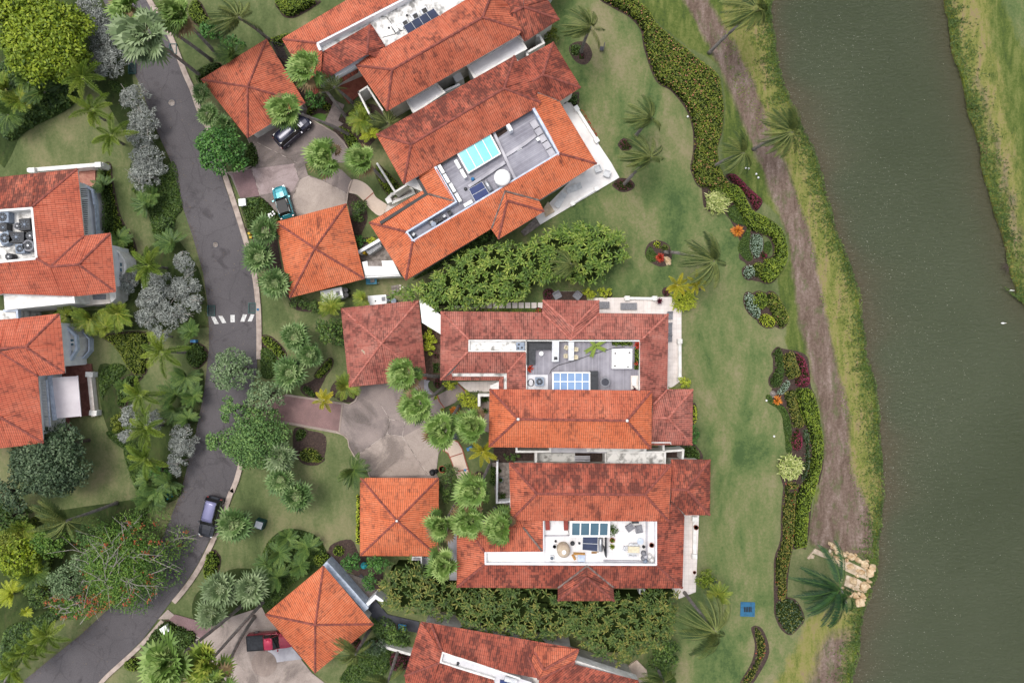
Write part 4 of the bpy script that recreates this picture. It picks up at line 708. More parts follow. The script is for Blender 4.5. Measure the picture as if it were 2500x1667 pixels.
# ---- left houses
tL = thing('villa', w((80, 560)), 'left-edge villa with a walled white roof well full of air conditioners', 'house')
roof_mesh(tL, 'roof', ["W -120,447,6 B 745,50,6 W 79,506,7.4 -120,522,7.4"], 'tile_stained')
roof_mesh(tL, 'roof', ["B 745,50,6 810,690,6 490,985,7.2 350,905,7.4 310,415,7.4", "B 810,690,6 1060,665,5.6 755,965,7.1 490,985,7.2", "B 1060,665,5.6 1112,1225,5.6 755,965,7.1", "B 1112,1225,5.6 740,1265,5.6 695,1165,6 35,1240,6 -400,1320,5.8 -400,975,7.4 350,905,7.4 490,985,7.2 755,965,7.1"], 'tile_left')
ridges(tL, ["B 745,50,6 310,415,7.4", "B 1060,665,5.6 755,965,7.1 1100,1215,5.6", "B 755,965,7.1 490,985,7.2 350,905,7.4", "B 810,690,6 490,985,7.2"])
walls(tL, "W -120,447 B 745,50 810,690 1060,665 1112,1225 740,1265 600,1190 W -120,735", 0, 5.6, 'wallwhite', 1.0)
slab(tL, 'roof_well', "W -110,524 B 300,430 345,900 W -110,645", 5.5, 6.3, 'white_dirty'); part(tL, 'parapet', lambda m: strip(m, "W -110,522 B 303,425 347,905 W -110,650", 6.2, 7.5, .25), 'white')
part(tL, 'white_box_roof', lambda m: m.prism(g("B 35,1240 695,1170 718,1330 45,1400", 5.2), 0, 5.2), 'white'); part(tL, 'parapet', lambda m: strip(m, "B 45,1250 690,1182 708,1325", 5.2, 5.6, .2), 'white')
part(tL, 'lower_terrace', lambda m: m.prism(g("B 745,1250 1050,1235 1055,1335 820,1355", 2.4), 0, 2.4), 'cream_stone'); part(tL, 'skylight', lambda m: m.prism(g("B 885,1255 1010,1250 1010,1297 890,1300", 2.5), 2.4, 2.5), 'wicker_grey')
part(tL, 'pergola', lambda m: [strip(m, f"B 770,{240+i*18} 830,{236+i*18}", 4.2, 4.35, .09) for i in range(25) if i != 5], 'wicker_grey')
part(tL, 'balcony', lambda m: m.prism(g("B 850,220 890,215 925,380 925,690 870,690", 1.6), 0, 1.6), 'white'); part(tL, 'balcony_rail', lambda m: (strip(m, "B 885,270 905,370 925,675", 1.6, 2.3, .1), strip(m, "B 800,200 880,250 900,380", 2.2, 2.5, .25)), 'rail_blue')
part(tL, 'bay_wall', lambda m: m.prism(g("B 1080,815 1130,825 1185,900 1200,1000 1170,1080 1110,1140 1110,1290 1060,1330 1040,1200", 2.6), 0, 2.6), 'white'); part(tL, 'bay_cap', lambda m: strip(m, "B 1090,815 1140,850 1190,930 1195,1020 1130,1130", 2.6, 2.95, .2), 'white')
for s, n in (("B 1160,990", 1), ("B 1105,900", 1)):
    wf = part(tL, 'window', lambda m: m.box(p1(s, 2.7), (.35, 1.1, .12), .1, 2.61), 'white'); part(wf, 'pane', lambda m: [m.box(p1(s, 2.7)+Vector((0, dy, 0)), (.2, .4, .1), .1, 2.67) for dy in (-.3, .3)], 'glass_dark')
part(tL, 'terrace_wall', lambda m: strip(m, "B 275,60 970,5", 0, 1.6, .45), 'white'); part(tL, 'wall_post', lambda m: (m.box(p1("B 300,60", 2.), (.7, .6, 2.0), .05, 0), m.box(p1("B 935,8", 2.), (.7, .6, 2.0), .05, 0)), 'white')
tM = thing('villa', w((60, 920)), 'lower left-edge villa with a white awning and bay windows', 'house')
roof_mesh(tM, 'roof', ["B 185,1480,5.7 570,1435,5.7 C 250,185,7.1 0,200,7.1 W -100,855,7.1 -100,790,5.7", "C 590,0,5.7 B 570,1435,5.7 C 250,185,7.1 625,435,5.7", "C 250,185,7.1 625,435,5.7 365,460,6 0,225,7.1"], 'tile_left')
roof_mesh(tM, 'roof', ["C 0,215,7.1 365,460,6 420,1100,6 0,850,7.5 -400,620,8.2 -400,0,7.2", "C 420,1100,6 0,1150,6 -400,1190,6 -400,620,8.2 0,850,7.5"], 'tile_left')
ridges(tM, ["B 570,1435,5.7 C 250,185,7.1 620,430,5.7", "C 250,185,7.1 0,200,7.15", "C 0,228,7.1 365,460,6", "C 0,850,7.5 420,1100,6"])
walls(tM, "B 185,1480 570,1435 C 625,435 370,460 420,1100 W -120,1110 -120,790", 0, 5.6, 'wallwhite', .9)
part(tM, 'flat_roof', lambda m: m.prism(g("B -100,1405 145,1400 170,1560 160,1640 -100,1640", 4.4), 0, 4.4), 'white_dirty'); part(tM, 'parapet', lambda m: strip(m, "B 40,1405 160,1400 170,1568", 4.3, 4.8, .25), 'rail_blue')
part(tM, 'bay_wall', lambda m: m.prism(g("C 600,0 670,20 730,90 735,200 680,310 620,335", 2.6), 0, 2.6), 'white'); part(tM, 'bay_cap', lambda m: (strip(m, "C 640,0 720,80 730,200 660,320", 2.6, 3.1, .28), strip(m, "C 790,40 850,110 850,220 790,290", 0, .9, .15)), 'rail_blue')
for s in ("C 690,140", "C 635,160", "C 675,250"):
    wf = part(tM, 'window', lambda m: m.box(p1(s, 2.7), (.5, .8, .1), .1, 2.61), 'white'); part(wf, 'pane', lambda m: [m.box(p1(s, 2.7)+Vector((0, dy, 0)), (.36, .25, .1), .1, 2.64) for dy in (-.24, .24)], 'glass_dark')
part(tM, 'pergola', lambda m: [strip(m, f"C {385+i*1.7},{510+i*14.2} {435+i*1.7},{508+i*14.2}", 4.0, 4.12, .08) for i in range(31) if i != 24], 'skin_white')
part(tM, 'pergola_beam', lambda m: (strip(m, "C 440,500 475,940", 3.9, 4.15, .1), strip(m, "C 470,475 515,870", 3.0, 3.5, .4)), 'rail_blue')
part(tM, 'awning', lambda m: (m.cur, [m.poly([Vector(v) for v in qd]) for qd in [(w(q("C 500,475")[0], 3.3), w(q("C 740,462")[0], 2.6), w(q("C 772,845")[0], 2.6), w(q("C 528,868")[0], 3.3))]], strip(m, "C 740,462 772,845", 2.5, 2.62, .12)), 'fabric_awn')
part(tM, 'terrace_wall', lambda m: strip(m, "C 850,440 890,830", .1, .9, .5), 'cream_stone'); part(tM, 'wall_post', lambda m: [m.box(p1(s, 1.1), (.9, .6, 1.0), -.08, .1) for s in ("C 852,448", "C 888,815")], 'white')
# ================= VEGETATION =================
def fan_crown(seed, nleaf=26, rad=2.3, wind=0.55, grey=False, blades=15, droopk=.35, disc=False, low=-.35):
    r = np.random.default_rng(seed); V = []; T = []
    for i in range(nleaf+(0 if disc else 7)):
        az = i*2.39996+r.uniform(-.25, .25); el = (r.uniform(low, 1.2) if i < nleaf else 1.35) if not disc else math.asin(min(.98, (i+.5)/nleaf))*1.0-.08
        pl = rad*(r.uniform(.40, .58) if i < nleaf else .2); fl = rad*r.uniform(.42, .56)
        d = np.array([math.cos(az)*math.cos(el), math.sin(az)*math.cos(el), math.sin(el)])
        d = d+np.array([-wind, -wind*.15, 0])*(.7); d /= np.linalg.norm(d); hub = d*pl+np.array([-wind, -.1*wind, 0])*pl*.3; hub[2] -= .1*pl
        side = np.cross(d, [0, 0, 1]); side /= np.linalg.norm(side)+1e-6; up = np.cross(side, d)
        roll = r.uniform(-.6, .6); side2 = side*math.cos(roll)+up*math.sin(roll); up2 = np.cross(side2, d)
        lt = r.uniform(.25, .75) if el > .2 else r.uniform(.05, .5)
        dry = 2.0 if (not disc and el < .15 and r.uniform() < .45) else 0.0; fl *= r.uniform(.8, 1.12); lt += dry
        # petiole
        pw = side*.04; V += [np.zeros(3)-pw, np.zeros(3)+pw, hub+pw*.6, hub-pw*.6]; T.append(.95+dry)
        for b in range(blades):
            a = (b/(blades-1)-.5)*math.radians(250); k = 1-.25*abs(b/(blades-1)-.5)*2
            e = d*math.cos(a)+side2*math.sin(a); e = e/np.linalg.norm(e); sd = np.cross(e, up2)*fl*.115
            p0 = hub; p1_ = hub+e*fl*.55*k+up2*(.05 if b % 2 else -.02)
            tip = hub+e*fl*k*r.uniform(.95, 1.15)+np.array([-wind*.35, -.05, -droopk])*fl*r.uniform(.4, 1.0)
            V += [p0-sd*.15, p1_-sd, p1_+sd, p0+sd*.15]; T.append(lt+r.uniform(-.1, .1)-.06*(b % 2))
            V += [p1_-sd, tip-sd*.12, tip+sd*.12, p1_+sd]; T.append(lt+r.uniform(0, .22))
    return np.array(V), np.array(T)
def frond_crown(seed, n=20, rad=3.6, pairs=34, leaf=.75, wind=.5, width=.07, plume=False, droop=.55, curl=.5, stemtint=.85, lo=-.2, hi=1.25, hang=.25, wob=.08):
    r = np.random.default_rng(seed); V = []; T = []
    for i in range(n):
        az = i*2.39996+r.uniform(-.3, .3); el = lo+(hi-lo)*((i*.618) % 1.0); L = rad*r.uniform(.8, 1.08)
        p = np.zeros(3); d = np.array([math.cos(az)*math.cos(el), math.sin(az)*math.cos(el), math.sin(el)]); d += np.array([-wind*.35, 0, 0]); d /= np.linalg.norm(d)
        K = 12; pts = [p.copy()]; ds = [d.copy()]
        for k in range(K):
            d = d+np.array([-wind*.9, -wind*.12, -droop*1.15])/K*(.5+curl*k/K*2); d /= np.linalg.norm(d); p = p+d*L/K; pts.append(p.copy()); ds.append(d.copy())
        pts = np.array(pts); ds = np.array(ds); lt = r.uniform(.2, .75); roll = r.uniform(-.5, .5)
        for k in range(K):
            sd = np.cross(ds[k], [0, 0, 1]); sd = sd/(np.linalg.norm(sd)+1e-6)*.028*(1.3-k/K); up_ = np.array([0, 0, .02])
            V += [pts[k]-sd+up_, pts[k]+sd+up_, pts[k+1]+sd*.8+up_, pts[k+1]-sd*.8+up_]; T.append(stemtint)
        for j in range(pairs):
            s = .12+.88*j/(pairs-1); f = s*K; k = min(int(f), K-1); q0 = pts[k]+(pts[k+1]-pts[k])*(f-k); dd = ds[k]
            sd = np.cross(dd, [0, 0, 1]); sd /= np.linalg.norm(sd)+1e-6; up = np.cross(sd, dd)
            sd = sd*math.cos(roll)+up*math.sin(roll)
            ll = leaf*math.sin(math.pi*min(.93, .18+s*.80))**.7
            sides = (-1, 1) if not plume else (-1, 1, -.5, .5)
            for sg in sides:
                e = dd*.75+sd*sg*1.0+(up*(.9 if abs(sg) < 1 else .1))+np.array([-wind*.35, 0, -hang if not plume else 0])+r.normal(0, wob, 3); e /= np.linalg.norm(e)
                m_ = q0+e*ll*.5; t_ = q0+e*ll+np.array([-wind*.2, 0, -.35*droop if not plume else -.05])*ll; wv = dd*width
                V += [q0-wv*.6, m_-wv, t_, m_+wv]; T.append(lt+r.uniform(-.12, .2)+(.12 if plume and s > .6 else 0))
    return np.array(V), np.array(T)
def meshq_local(V, tint, mat):
    n = len(V)//4; me = bpy.data.meshes.new('crown'); me.vertices.add(len(V)); me.vertices.foreach_set('co', np.asarray(V, float).ravel()); me.loops.add(n*4); me.loops.foreach_set('vertex_index', np.arange(n*4))
    me.polygons.add(n); me.polygons.foreach_set('loop_start', np.arange(n)*4); me.polygons.foreach_set('loop_total', np.full(n, 4)); me.materials.append(MATS[mat]); me.materials.append(MATS['lf_dry']); me.polygons.foreach_set('material_index', (np.asarray(tint) > 1.5).astype(np.int32)[:n]); tint = np.where(np.asarray(tint) > 1.5, np.asarray(tint)-2, tint)
    at = me.attributes.new('tint', 'FLOAT', 'FACE'); at.data.foreach_set('value', np.clip(np.asarray(tint, dtype=np.float32), 0, 1)[:n]); me.update(calc_edges=True); return me
CROWN = {}
def crown(kind, mat, idx):
    key = (kind, mat, idx)
    if key in CROWN: return CROWN[key]
    sd = idx*17+len(kind)
    if kind == 'fan': V, T = fan_crown(sd, 34, 2.3, .62)
    elif kind == 'fanopen': V, T = fan_crown(sd, 19, 2.5, .35, low=-.2)
    elif kind == 'lowfan': V, T = fan_crown(sd, 24, 2.0, .0, droopk=.12, disc=True, blades=11)
    elif kind == 'cycad': V, T = frond_crown(sd, 30, 1.65, 20, .40, .0, .034, droop=.45, curl=.3, lo=.0, hi=1.3, stemtint=.7)
    elif kind == 'coco': V, T = frond_crown(sd, 24, 3.9, 56, .66, .95, .034, droop=.6, lo=-.4, hi=1.2, hang=.9, wob=.14)
    elif kind == 'cocobig': V, T = frond_crown(sd, 13, 4.6, 64, .62, 1.05, .045, droop=.35, lo=-.3, hi=1.1, stemtint=.9, hang=.35, wob=.12)
    elif kind == 'foxtail': V, T = frond_crown(sd, 10, 2.7, 64, .55, .12, .028, True, .7, .6, .7, lo=.0, hi=1.0, wob=.28)
    elif kind == 'areca': V, T = frond_crown(sd, 26, 2.1, 24, .55, .15, .035, droop=.8, lo=.1, hi=1.35, stemtint=.9)
    CROWN[key] = meshq_local(V, T, mat); return CROWN[key]
pn = 0
def palm(kind, mat, base, top, z, scale, label, group=None, cat='palm tree', rz=None, name='palm_tree', tr=.17):
    global pn; pn += 1
    b = w(base, 0); t_ = w(top, z); o = thing(name, b, label, cat, group); scale *= random.uniform(.92, 1.1)
    c = bpy.data.objects.new('crown', crown(kind, mat, pn % 4)); COL.objects.link(c); c.parent = o; c.location = t_-b
    c.rotation_euler = (random.uniform(-.1, .1), random.uniform(-.1, .1), random.uniform(-.45, .45) if rz is None else rz); c.scale = (scale, scale*random.choice((-1, 1)) if kind != 'fan' else scale, scale)
    mid1 = b+Vector(((t_.x-b.x)*.25, (t_.y-b.y)*.25, z*.38)); mid2 = b+Vector(((t_.x-b.x)*.62, (t_.y-b.y)*.62, z*.72)); pts = smooth([b, mid1, mid2, t_], 5, False)
    m = MB(); n = len(pts); m.tube(pts, [tr*(1.7 if i == 0 else 1.25-.45*i/n)*(1.06 if i % 2 else .96) for i in range(n)], 8); m.build('trunk', 'trunk', o, True)
    return o
def tree(c_px, ztop, rx, ry, mat, label, name='tree', cat='tree', leaf=.34, dens=1.0, clumps=None, trunk='bark', base=None, asp=.6, hgt=None, flowers=None, sparse=False, twigs=0, group=None, seed=0, z_in=None, ragged=0):
    r = np.random.default_rng(int(c_px[0]*7+c_px[1])); k = S*(H-ztop*.8)/H*1.10; RX, RY = rx*k, ry*k; hz = hgt or min(RX, RY)*.75
    c = w(c_px, ztop*.8); b = w(base, 0) if base else Vector((c.x+r.uniform(-.3, .3), c.y+r.uniform(-.3, .3), 0)); o = thing(name, b, label, cat, group)
    nc = clumps or int(10+RX*RY*2.2); V = []; T = []; cs = []
    for i in range(nc):
        a = i*2.39996+r.uniform(-.4, .4); q_ = math.sqrt((i+.5)/nc)*r.uniform(.80, .98); q_ *= 1+r.uniform(-ragged, ragged*.6); x = math.cos(a)*q_*RX*.86; y = math.sin(a)*q_*RY*.86; z = ztop-hz*(q_**2.2)-r.uniform(0, .18)*hz
        rr = r.uniform(.55, 1.0)*min(RX, RY)*(.30 if nc > 14 else .42); cs.append((x, y, z, rr)); ct = r.uniform(-.16, .16)
        n = int(110*dens*(rr/.8)**2*(.30/leaf)**1.2)+12
        if sparse: n = int(n*.5)
        u = r.normal(0, 1, (n, 3)); u[:, 2] = np.abs(u[:, 2])*.9-.35; u /= np.linalg.norm(u, axis=1, keepdims=True)
        rad = rr*r.uniform(.55, 1.12, (n, 1))*np.array([1, 1, .7]); p = np.array([c.x+x, c.y+y, z-rr*.4])+u*rad
        dr = r.normal(0, 1, (n, 3))*np.array([1, 1, .5]); nn = u+r.normal(0, .45, (n, 3)); nn[:, 2] += .5
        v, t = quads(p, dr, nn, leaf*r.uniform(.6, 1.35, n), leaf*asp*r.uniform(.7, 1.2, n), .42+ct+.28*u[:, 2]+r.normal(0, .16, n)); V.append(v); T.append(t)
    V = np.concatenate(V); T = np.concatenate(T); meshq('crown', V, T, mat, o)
    m = MB(); m.tube([b, b.lerp(Vector((c.x, c.y, ztop*.5)), .6), Vector((c.x, c.y, max(.3, ztop-hz)*.75))], [max(.05, RX*.09), RX*.07, RX*.05], 7)
    for (x, y, z, rr) in cs[::2 if not twigs else 5]: m.tube(smooth([Vector((c.x, c.y, max(.2, ztop-hz)*.7)), Vector((c.x+x*.55, c.y+y*.55, z-rr*.9)), Vector((c.x+x, c.y+y, z-(rr*.2 if not twigs else -rr*.1)))], 2, False), [RX*.045, RX*.035, RX*.028, RX*.02, .03], 5)
    if twigs:
        for i in range(twigs):
            x, y, z, rr = cs[int(r.integers(len(cs)))]; p = Vector((c.x+x, c.y+y, z)); d = Vector((x, y, 0)).normalized()*.6+Vector((r.normal(0, .8), r.normal(0, .8), .12)); e = Vector((r.normal(0, .5), r.normal(0, .5), .1)); p.z += rr*.15; m.tube([p-d*.5, p+d*rr*.4, p+(d+e)*rr*.9], [.045, .035, .015], 4); m.tube([p+d*rr*.2, p+(d-e)*rr*.8], [.03, .012], 4)
    m.build('trunk', trunk, o)
    if flowers:
        V = []; 
        for i in range(flowers[1]):
            x, y, z, rr = cs[int(r.integers(len(cs)*flowers[2], len(cs)))]; n = 9; p = np.array([c.x+x, c.y+y, z+.15])+r.normal(0, rr*.5, 3)*np.array([1, 1, .15])+r.normal(0, .16, (n, 3)); v, t = quads(p, r.normal(0, 1, (n, 3)), r.normal(0, .4, (n, 3))+[0, 0, 1], np.full(n, .2), np.full(n, .16), r.uniform(0, 1, n)); V.append(v)
        V = np.concatenate(V); meshq('blossom', V, r.uniform(0, 1, len(V)//4), flowers[0], o)
    return o
def spiky(c_px, rpx, h, mat, label, n=90, wd=.10, name='spiky_shrub', cat='shrub', group=None, z0=0, curve=.5, multi=1):
    r = np.random.default_rng(int(c_px[0]*3+c_px[1])); c = w(c_px, z0+h*.7); Rr = rpx*S; o = thing(name, Vector((c.x, c.y, z0)), label, cat, group); V = []; T = []
    for i in range(n):
        a = r.uniform(0, 6.283); q_ = math.sqrt(r.uniform(0, 1)) if multi > 1 else .12; st_ = np.array([c.x+math.cos(a)*q_*Rr*.75, c.y+math.sin(a)*q_*Rr*.75, z0+h*(.5 if multi > 1 else .2)*(1-.5*q_)])
        a2 = r.uniform(0, 6.283); L = Rr*(r.uniform(.25, .45) if multi > 1 else r.uniform(.7, 1.0)); el = r.uniform(.1, 1.3); d = np.array([math.cos(a2)*math.cos(el), math.sin(a2)*math.cos(el), math.sin(el)]); s_ = np.cross(d, [0, 0, 1]); s_ = s_/(np.linalg.norm(s_)+1e-6)*wd*.5
        m_ = st_+d*L*.6; t_ = st_+d*L+np.array([0, 0, -curve*L*.5]); lt = r.uniform(.1, 1)
        V += [st_-s_*.6, m_-s_, m_+s_, st_+s_*.6, m_-s_, t_-s_*.1, t_+s_*.1, m_+s_]; T += [lt*.8, lt]
    meshq('leaves', np.array(V), np.array(T), mat, o); part(o, 'stem', lambda m: m.lathe(c, [(Rr*.25, z0), (Rr*.3, z0+h*.25), (Rr*.12, z0+h*.45)], 8), 'core'); return o
def screen(s, zt, mat, label, dens=9, L=1.0, hvar=1.2, name='tree_screen'):
    pts = smooth([w(p, zt) for p in q(s)], 3); r = R; xs = [p.x for p in pts]; ys = [p.y for p in pts]; n = int((max(xs)-min(xs))*(max(ys)-min(ys))*dens/8)
    x = r.uniform(min(xs), max(xs), n); y = r.uniform(min(ys), max(ys), n); ins, d = inpoly(x, y, pts); x, y, d = x[ins], y[ins], d[ins]; V = []; T = []
    for X, Y, D in zip(x, y, d):       # each shoot carries arching paddle leaves
        zz = zt-1.6+1.6*math.sqrt(min(1, D/1.4))+hvar*.5*lump(X, Y, .45)+r.uniform(-.7, .2); k = r.integers(7, 11); tt = r.uniform(-.2, .25)+.2*lump(X, Y, .8, 2)
        az0 = r.uniform(0, 6.28)
        for j in range(k):
            az = az0+j*2.4+r.uniform(-.3, .3); el = r.uniform(.15, 1.25); ln = L*r.uniform(.6, 1.15); dv = np.array([math.cos(az)*math.cos(el)-.12, math.sin(az)*math.cos(el), math.sin(el)]); sd = np.cross(dv, [0, 0, 1]); sd = sd/(np.linalg.norm(sd)+1e-6)*ln*.12
            p0 = np.array([X, Y, zz-.5]); p1_ = p0+dv*ln*.5; p2 = p1_+(dv*np.array([1, 1, .15]))*ln*.4; p3 = p2+(dv*np.array([1, 1, 0])+[0, 0, -.55])*ln*.35; t0 = .45+tt+r.normal(0, .13)
            V += [p0-sd*.2, p1_-sd, p1_+sd, p0+sd*.2, p1_-sd, p2-sd*.85, p2+sd*.85, p1_+sd, p2-sd*.85, p3-sd*.08, p3+sd*.08, p2+sd*.85]; T += [t0-.1, t0+.05, t0+.2]
    o = thing(name, Vector((sum(xs)/len(xs), sum(ys)/len(ys), 0)), label, 'hedge'); meshq('foliage', np.array(V), np.array(T), mat, o)
    core_grid(o, pts, 0, zt-2.6, zt-2.0, .6, 'stems', .7); return o
# ---- tall wind-swept fan palms
def FP(base, top, z, sc, label, kind='fan', mat='lf_fan'): return palm(kind, mat, q(base)[0], q(top)[0], z, sc, label)
FP("A 1940,745", "A 1400,330", 12.5, 1.55, "largest wind-blown fan palm with its crown over the road", mat='lf_fan_grey')
FP("A 2030,580", "A 1260,60", 12.5, .95, "small yellowing fan palm crown over the road at the top edge", 'fanopen')
FP("A 2100,545", "A 1720,130", 9, .95, "fan palm over the top strip of lawn, right of the kerb")
FP("E 1385,1165", "E 1010,670", 9, .98, "fan palm whose crown hangs between the top villa and the first garage")
FP("E 1400,1300", "E 790,1050", 8.5, 1.0, "fan palm whose long grey trunk crosses above the navy car")
FP("F 1230,20", "E 1180,1500", 7, 1.0, "fan palm standing in the grey court between the two upper driveways")
FP("F 1740,190", "E 1520,1520", 7.5, .98, "fan palm leaning over the curved walkway of the second villa")
FP("S 840,170", "S 500,120", 8, .95, "fan palm over the lower right corner of the pink garage roof")
FP("S 890,285", "S 620,470", 8.5, 1.05, "fan palm over the right side of the concrete court, trunk to the upper right")
FP("S 1045,490", "S 890,740", 8, 1.0, "fan palm with yellow-tipped leaves at the head of the pale garden walk", 'fanopen')
FP("S 1165,520", "S 1210,700", 8, 1.05, "fan palm brushing the left corner of the orange upper roof")
FP("S 1385,1080", "S 1230,1380", 7.5, 1.0, "fan palm with a straight leaning trunk above the yellow shrub")
FP("L 560,-30", "L 500,240", 7.5, 1.0, "middle fan palm of the cluster over the left end of the lower villa roof")
FP("L 700,130", "L 760,290", 7.5, .98, "right-hand fan palm of the cluster, lying over the lower villa roof")
FP("L 385,80", "L 270,280", 7.5, .92, "yellow-edged fan palm touching the right side of the capped garage roof", 'fanopen')
FP("L 320,470", "L 280,600", 6.5, .85, "lowest fan palm of the cluster, above the tree screen", 'fanopen')
FP("H 300,935", "D 1400,1400", 14, 1.25, "fan palm at the bottom left with a very long diagonal trunk over the driveway", 'fanopen')
FP("H 490,890", "D 1720,1390", 13, 1.0, "browning fan palm at the bottom left beside the pale driveway", 'fanopen', 'lf_areca')
FP("H 410,1020", "H 130,1560", 13, .9, "fan palm cut by the bottom edge, thin trunk rising past the pickup", 'fanopen')
# ---- low round fan palms
for i, (s, sc, lb) in enumerate([("F 580,640", .98, "round fan palm against the top left corner of the clean orange garage"), ("F 510,890", 1.0, "round fan palm between the kerb and the clean orange garage"), ("F 680,1140", 1.02, "round fan palm at the lower left corner of the clean orange garage"),
    ("G 870,90", 1.05, "top palm of the trio left of the pink garage"), ("G 1010,260", .95, "right palm of the trio left of the pink garage"), ("G 810,430", 1.2, "largest palm of the trio left of the pink garage"), ("G 720,1230", 1.1, "fan palm tucked under the right edge of the big roadside tree"),
    ("G 730,1460", .95, "dark fan palm on the lawn below the big roadside tree"), ("H 760,40", 1.1, "fan palm alone on the lower lawn, left of the yellow-green hedge strip"), ("H 250,265", 1.12, "fan palm between the kerb-parked car and the utility box"), ("A 1930,890", .72, "small fan palm below the kerb at the first garage's left corner"),
    ("A 2000,1100", .8, "second small fan palm along the left side of the first garage"), ("A 2140,1200", .7, "third small fan palm, half under the vivid green tree"), ("H 130,800", 1.25, "leftmost pale fan palm in the bed beside the bottom driveway"), ("H 380,790", 1.25, "pale fan palm beside the bed left of the diamond-turned roof"), ("H 60,990", 1.1, "pale fan palm nearest the pale paved driveway entrance")]):
    o = palm('lowfan', 'lf_low' if i < 13 and i != 6 else 'lf_fan_grey', q(s)[0], q(s)[0], 3.4, sc, lb, rz=random.uniform(0, 6.2), name='fan_palm', tr=.14)
# ---- dark cycads, each its own plant
cy = [("B 990,210", .85, "dark cycad between the terrace wall and the pale lawn strip"), ("B 1450,290", .95, "cycad under the upper silver shrub by the road"), ("B 1390,400", .9, "cycad just below the one under the silver shrub, left side"), ("B 1140,730", .9, "cycad beside the bay windows of the upper left villa"), ("B 1640,760", 1.05, "large cycad by the curved lawn edge above the silver shrubs"),
 ("C 1780,470", .95, "upper cycad of the roadside group across from the grey-green tree"), ("C 1680,640", 1.1, "largest cycad of the roadside group"), ("C 1850,660", .9, "cycad of the roadside group nearest the asphalt"), ("C 1660,790", .95, "lower left cycad of the roadside group"), ("C 1800,870", .75, "smallest cycad at the bottom of the roadside group"),
 ("C 1620,1470", .95, "cycad beside the road above the parked car, right one"), ("C 1420,1450", .85, "cycad beside the road above the parked car, left one"), ("C 1830,40", .95, "cycad at the left end of the crosswalk"), ("H 670,380", .95, "top cycad in the curved bed above the diamond-turned roof"), ("H 610,500", 1.0, "brighter cycad in the middle left of the curved bed"), ("H 840,460", 1.0, "right-hand cycad of the curved bed"),
 ("H 780,610", .9, "greyish cycad low in the curved bed near the roof peak"), ("H 600,700", 1.0, "lowest cycad of the curved bed"), ("H 500,590", .8, "yellowish cycad at the left rim of the curved bed"), ("C 1180,560", .6, "small dark cycad in the dry bed of the left gardens"), ("D 1240,60", 1.1, "cycad clump above the left lawn tongue beside the road"), ("D 1300,-30", .9, "cycad clump higher up beside the turquoise marker")]
for s, sc, lb in cy: palm('cycad', 'lf_cycad', q(s)[0], q(s)[0], 1.5, sc*1.12, lb, rz=random.uniform(0, 6.2), name='cycad', cat='cycad', tr=.16)
# ---- foxtail and yellow palms
for s, b, sc, mt, lb in [("A 790,740", "A 900,860", 1.0, 'lf_fox', "topmost foxtail palm beside the silver shrubs"), ("A 890,1060", "A 1000,1150", .95, 'lf_fox', "second foxtail palm from the top, above the left lawn"), ("A 1080,1300", "A 1180,1380", 1.05, 'lf_fox', "third foxtail palm from the top, nearest the white terrace wall"),
    ("B 1430,970", "B 1600,1000", 1.0, 'lf_fox', "foxtail palm beside the bay windows of the upper left villa"), ("C 1560,230", "C 1800,240", 1.02, 'lf_fox', "foxtail palm between the trimmed beds and the blue bin"), ("C 1350,640", "C 1560,640", .9, 'lf_fox', "brightest foxtail palm, right of the awning terrace"), ("C 1400,950", "C 1560,930", .98, 'lf_fox', "foxtail palm below the brightest one"), ("C 1410,1250", "C 1530,1280", 1.05, 'lf_fox', "lowest and widest foxtail palm of the left gardens"),
    ("G 1150,690", "G 1220,650", .62, 'lf_yel', "small yellow palm leaning over the cobbled drive"), ("N 600,1160", "N 680,1220", .62, 'lf_yel', "yellow palm left of the spiky bush by the upper patio corner"), ("N 780,1140", "N 815,1200", .55, 'lf_yel', "second yellow palm right behind the spiky bush"), ("S 1300,960", "S 1310,930", .68, 'lf_yel', "lime palm below the left corner of the orange upper roof"),
    ("D 400,1180", "D 330,1300", .8, 'lf_fox', "foxtail palm along the lower left road verge, upper one"), ("D 110,1450", "D 60,1560", .9, 'lf_fox', "foxtail palm in the bottom left corner"), ("D 300,1250", "D 200,1400", .75, 'lf_fox', "foxtail palm in the row along the lower left verge"), ("D 190,1330", "D 120,1480", .75, 'lf_fox', "middle foxtail palm of the lower left verge row")]:
    palm('foxtail', mt, q(b)[0], q(s)[0], 5.0 if 'small' not in lb else 3.5, sc, lb, rz=random.uniform(0, 6.2), tr=.12)
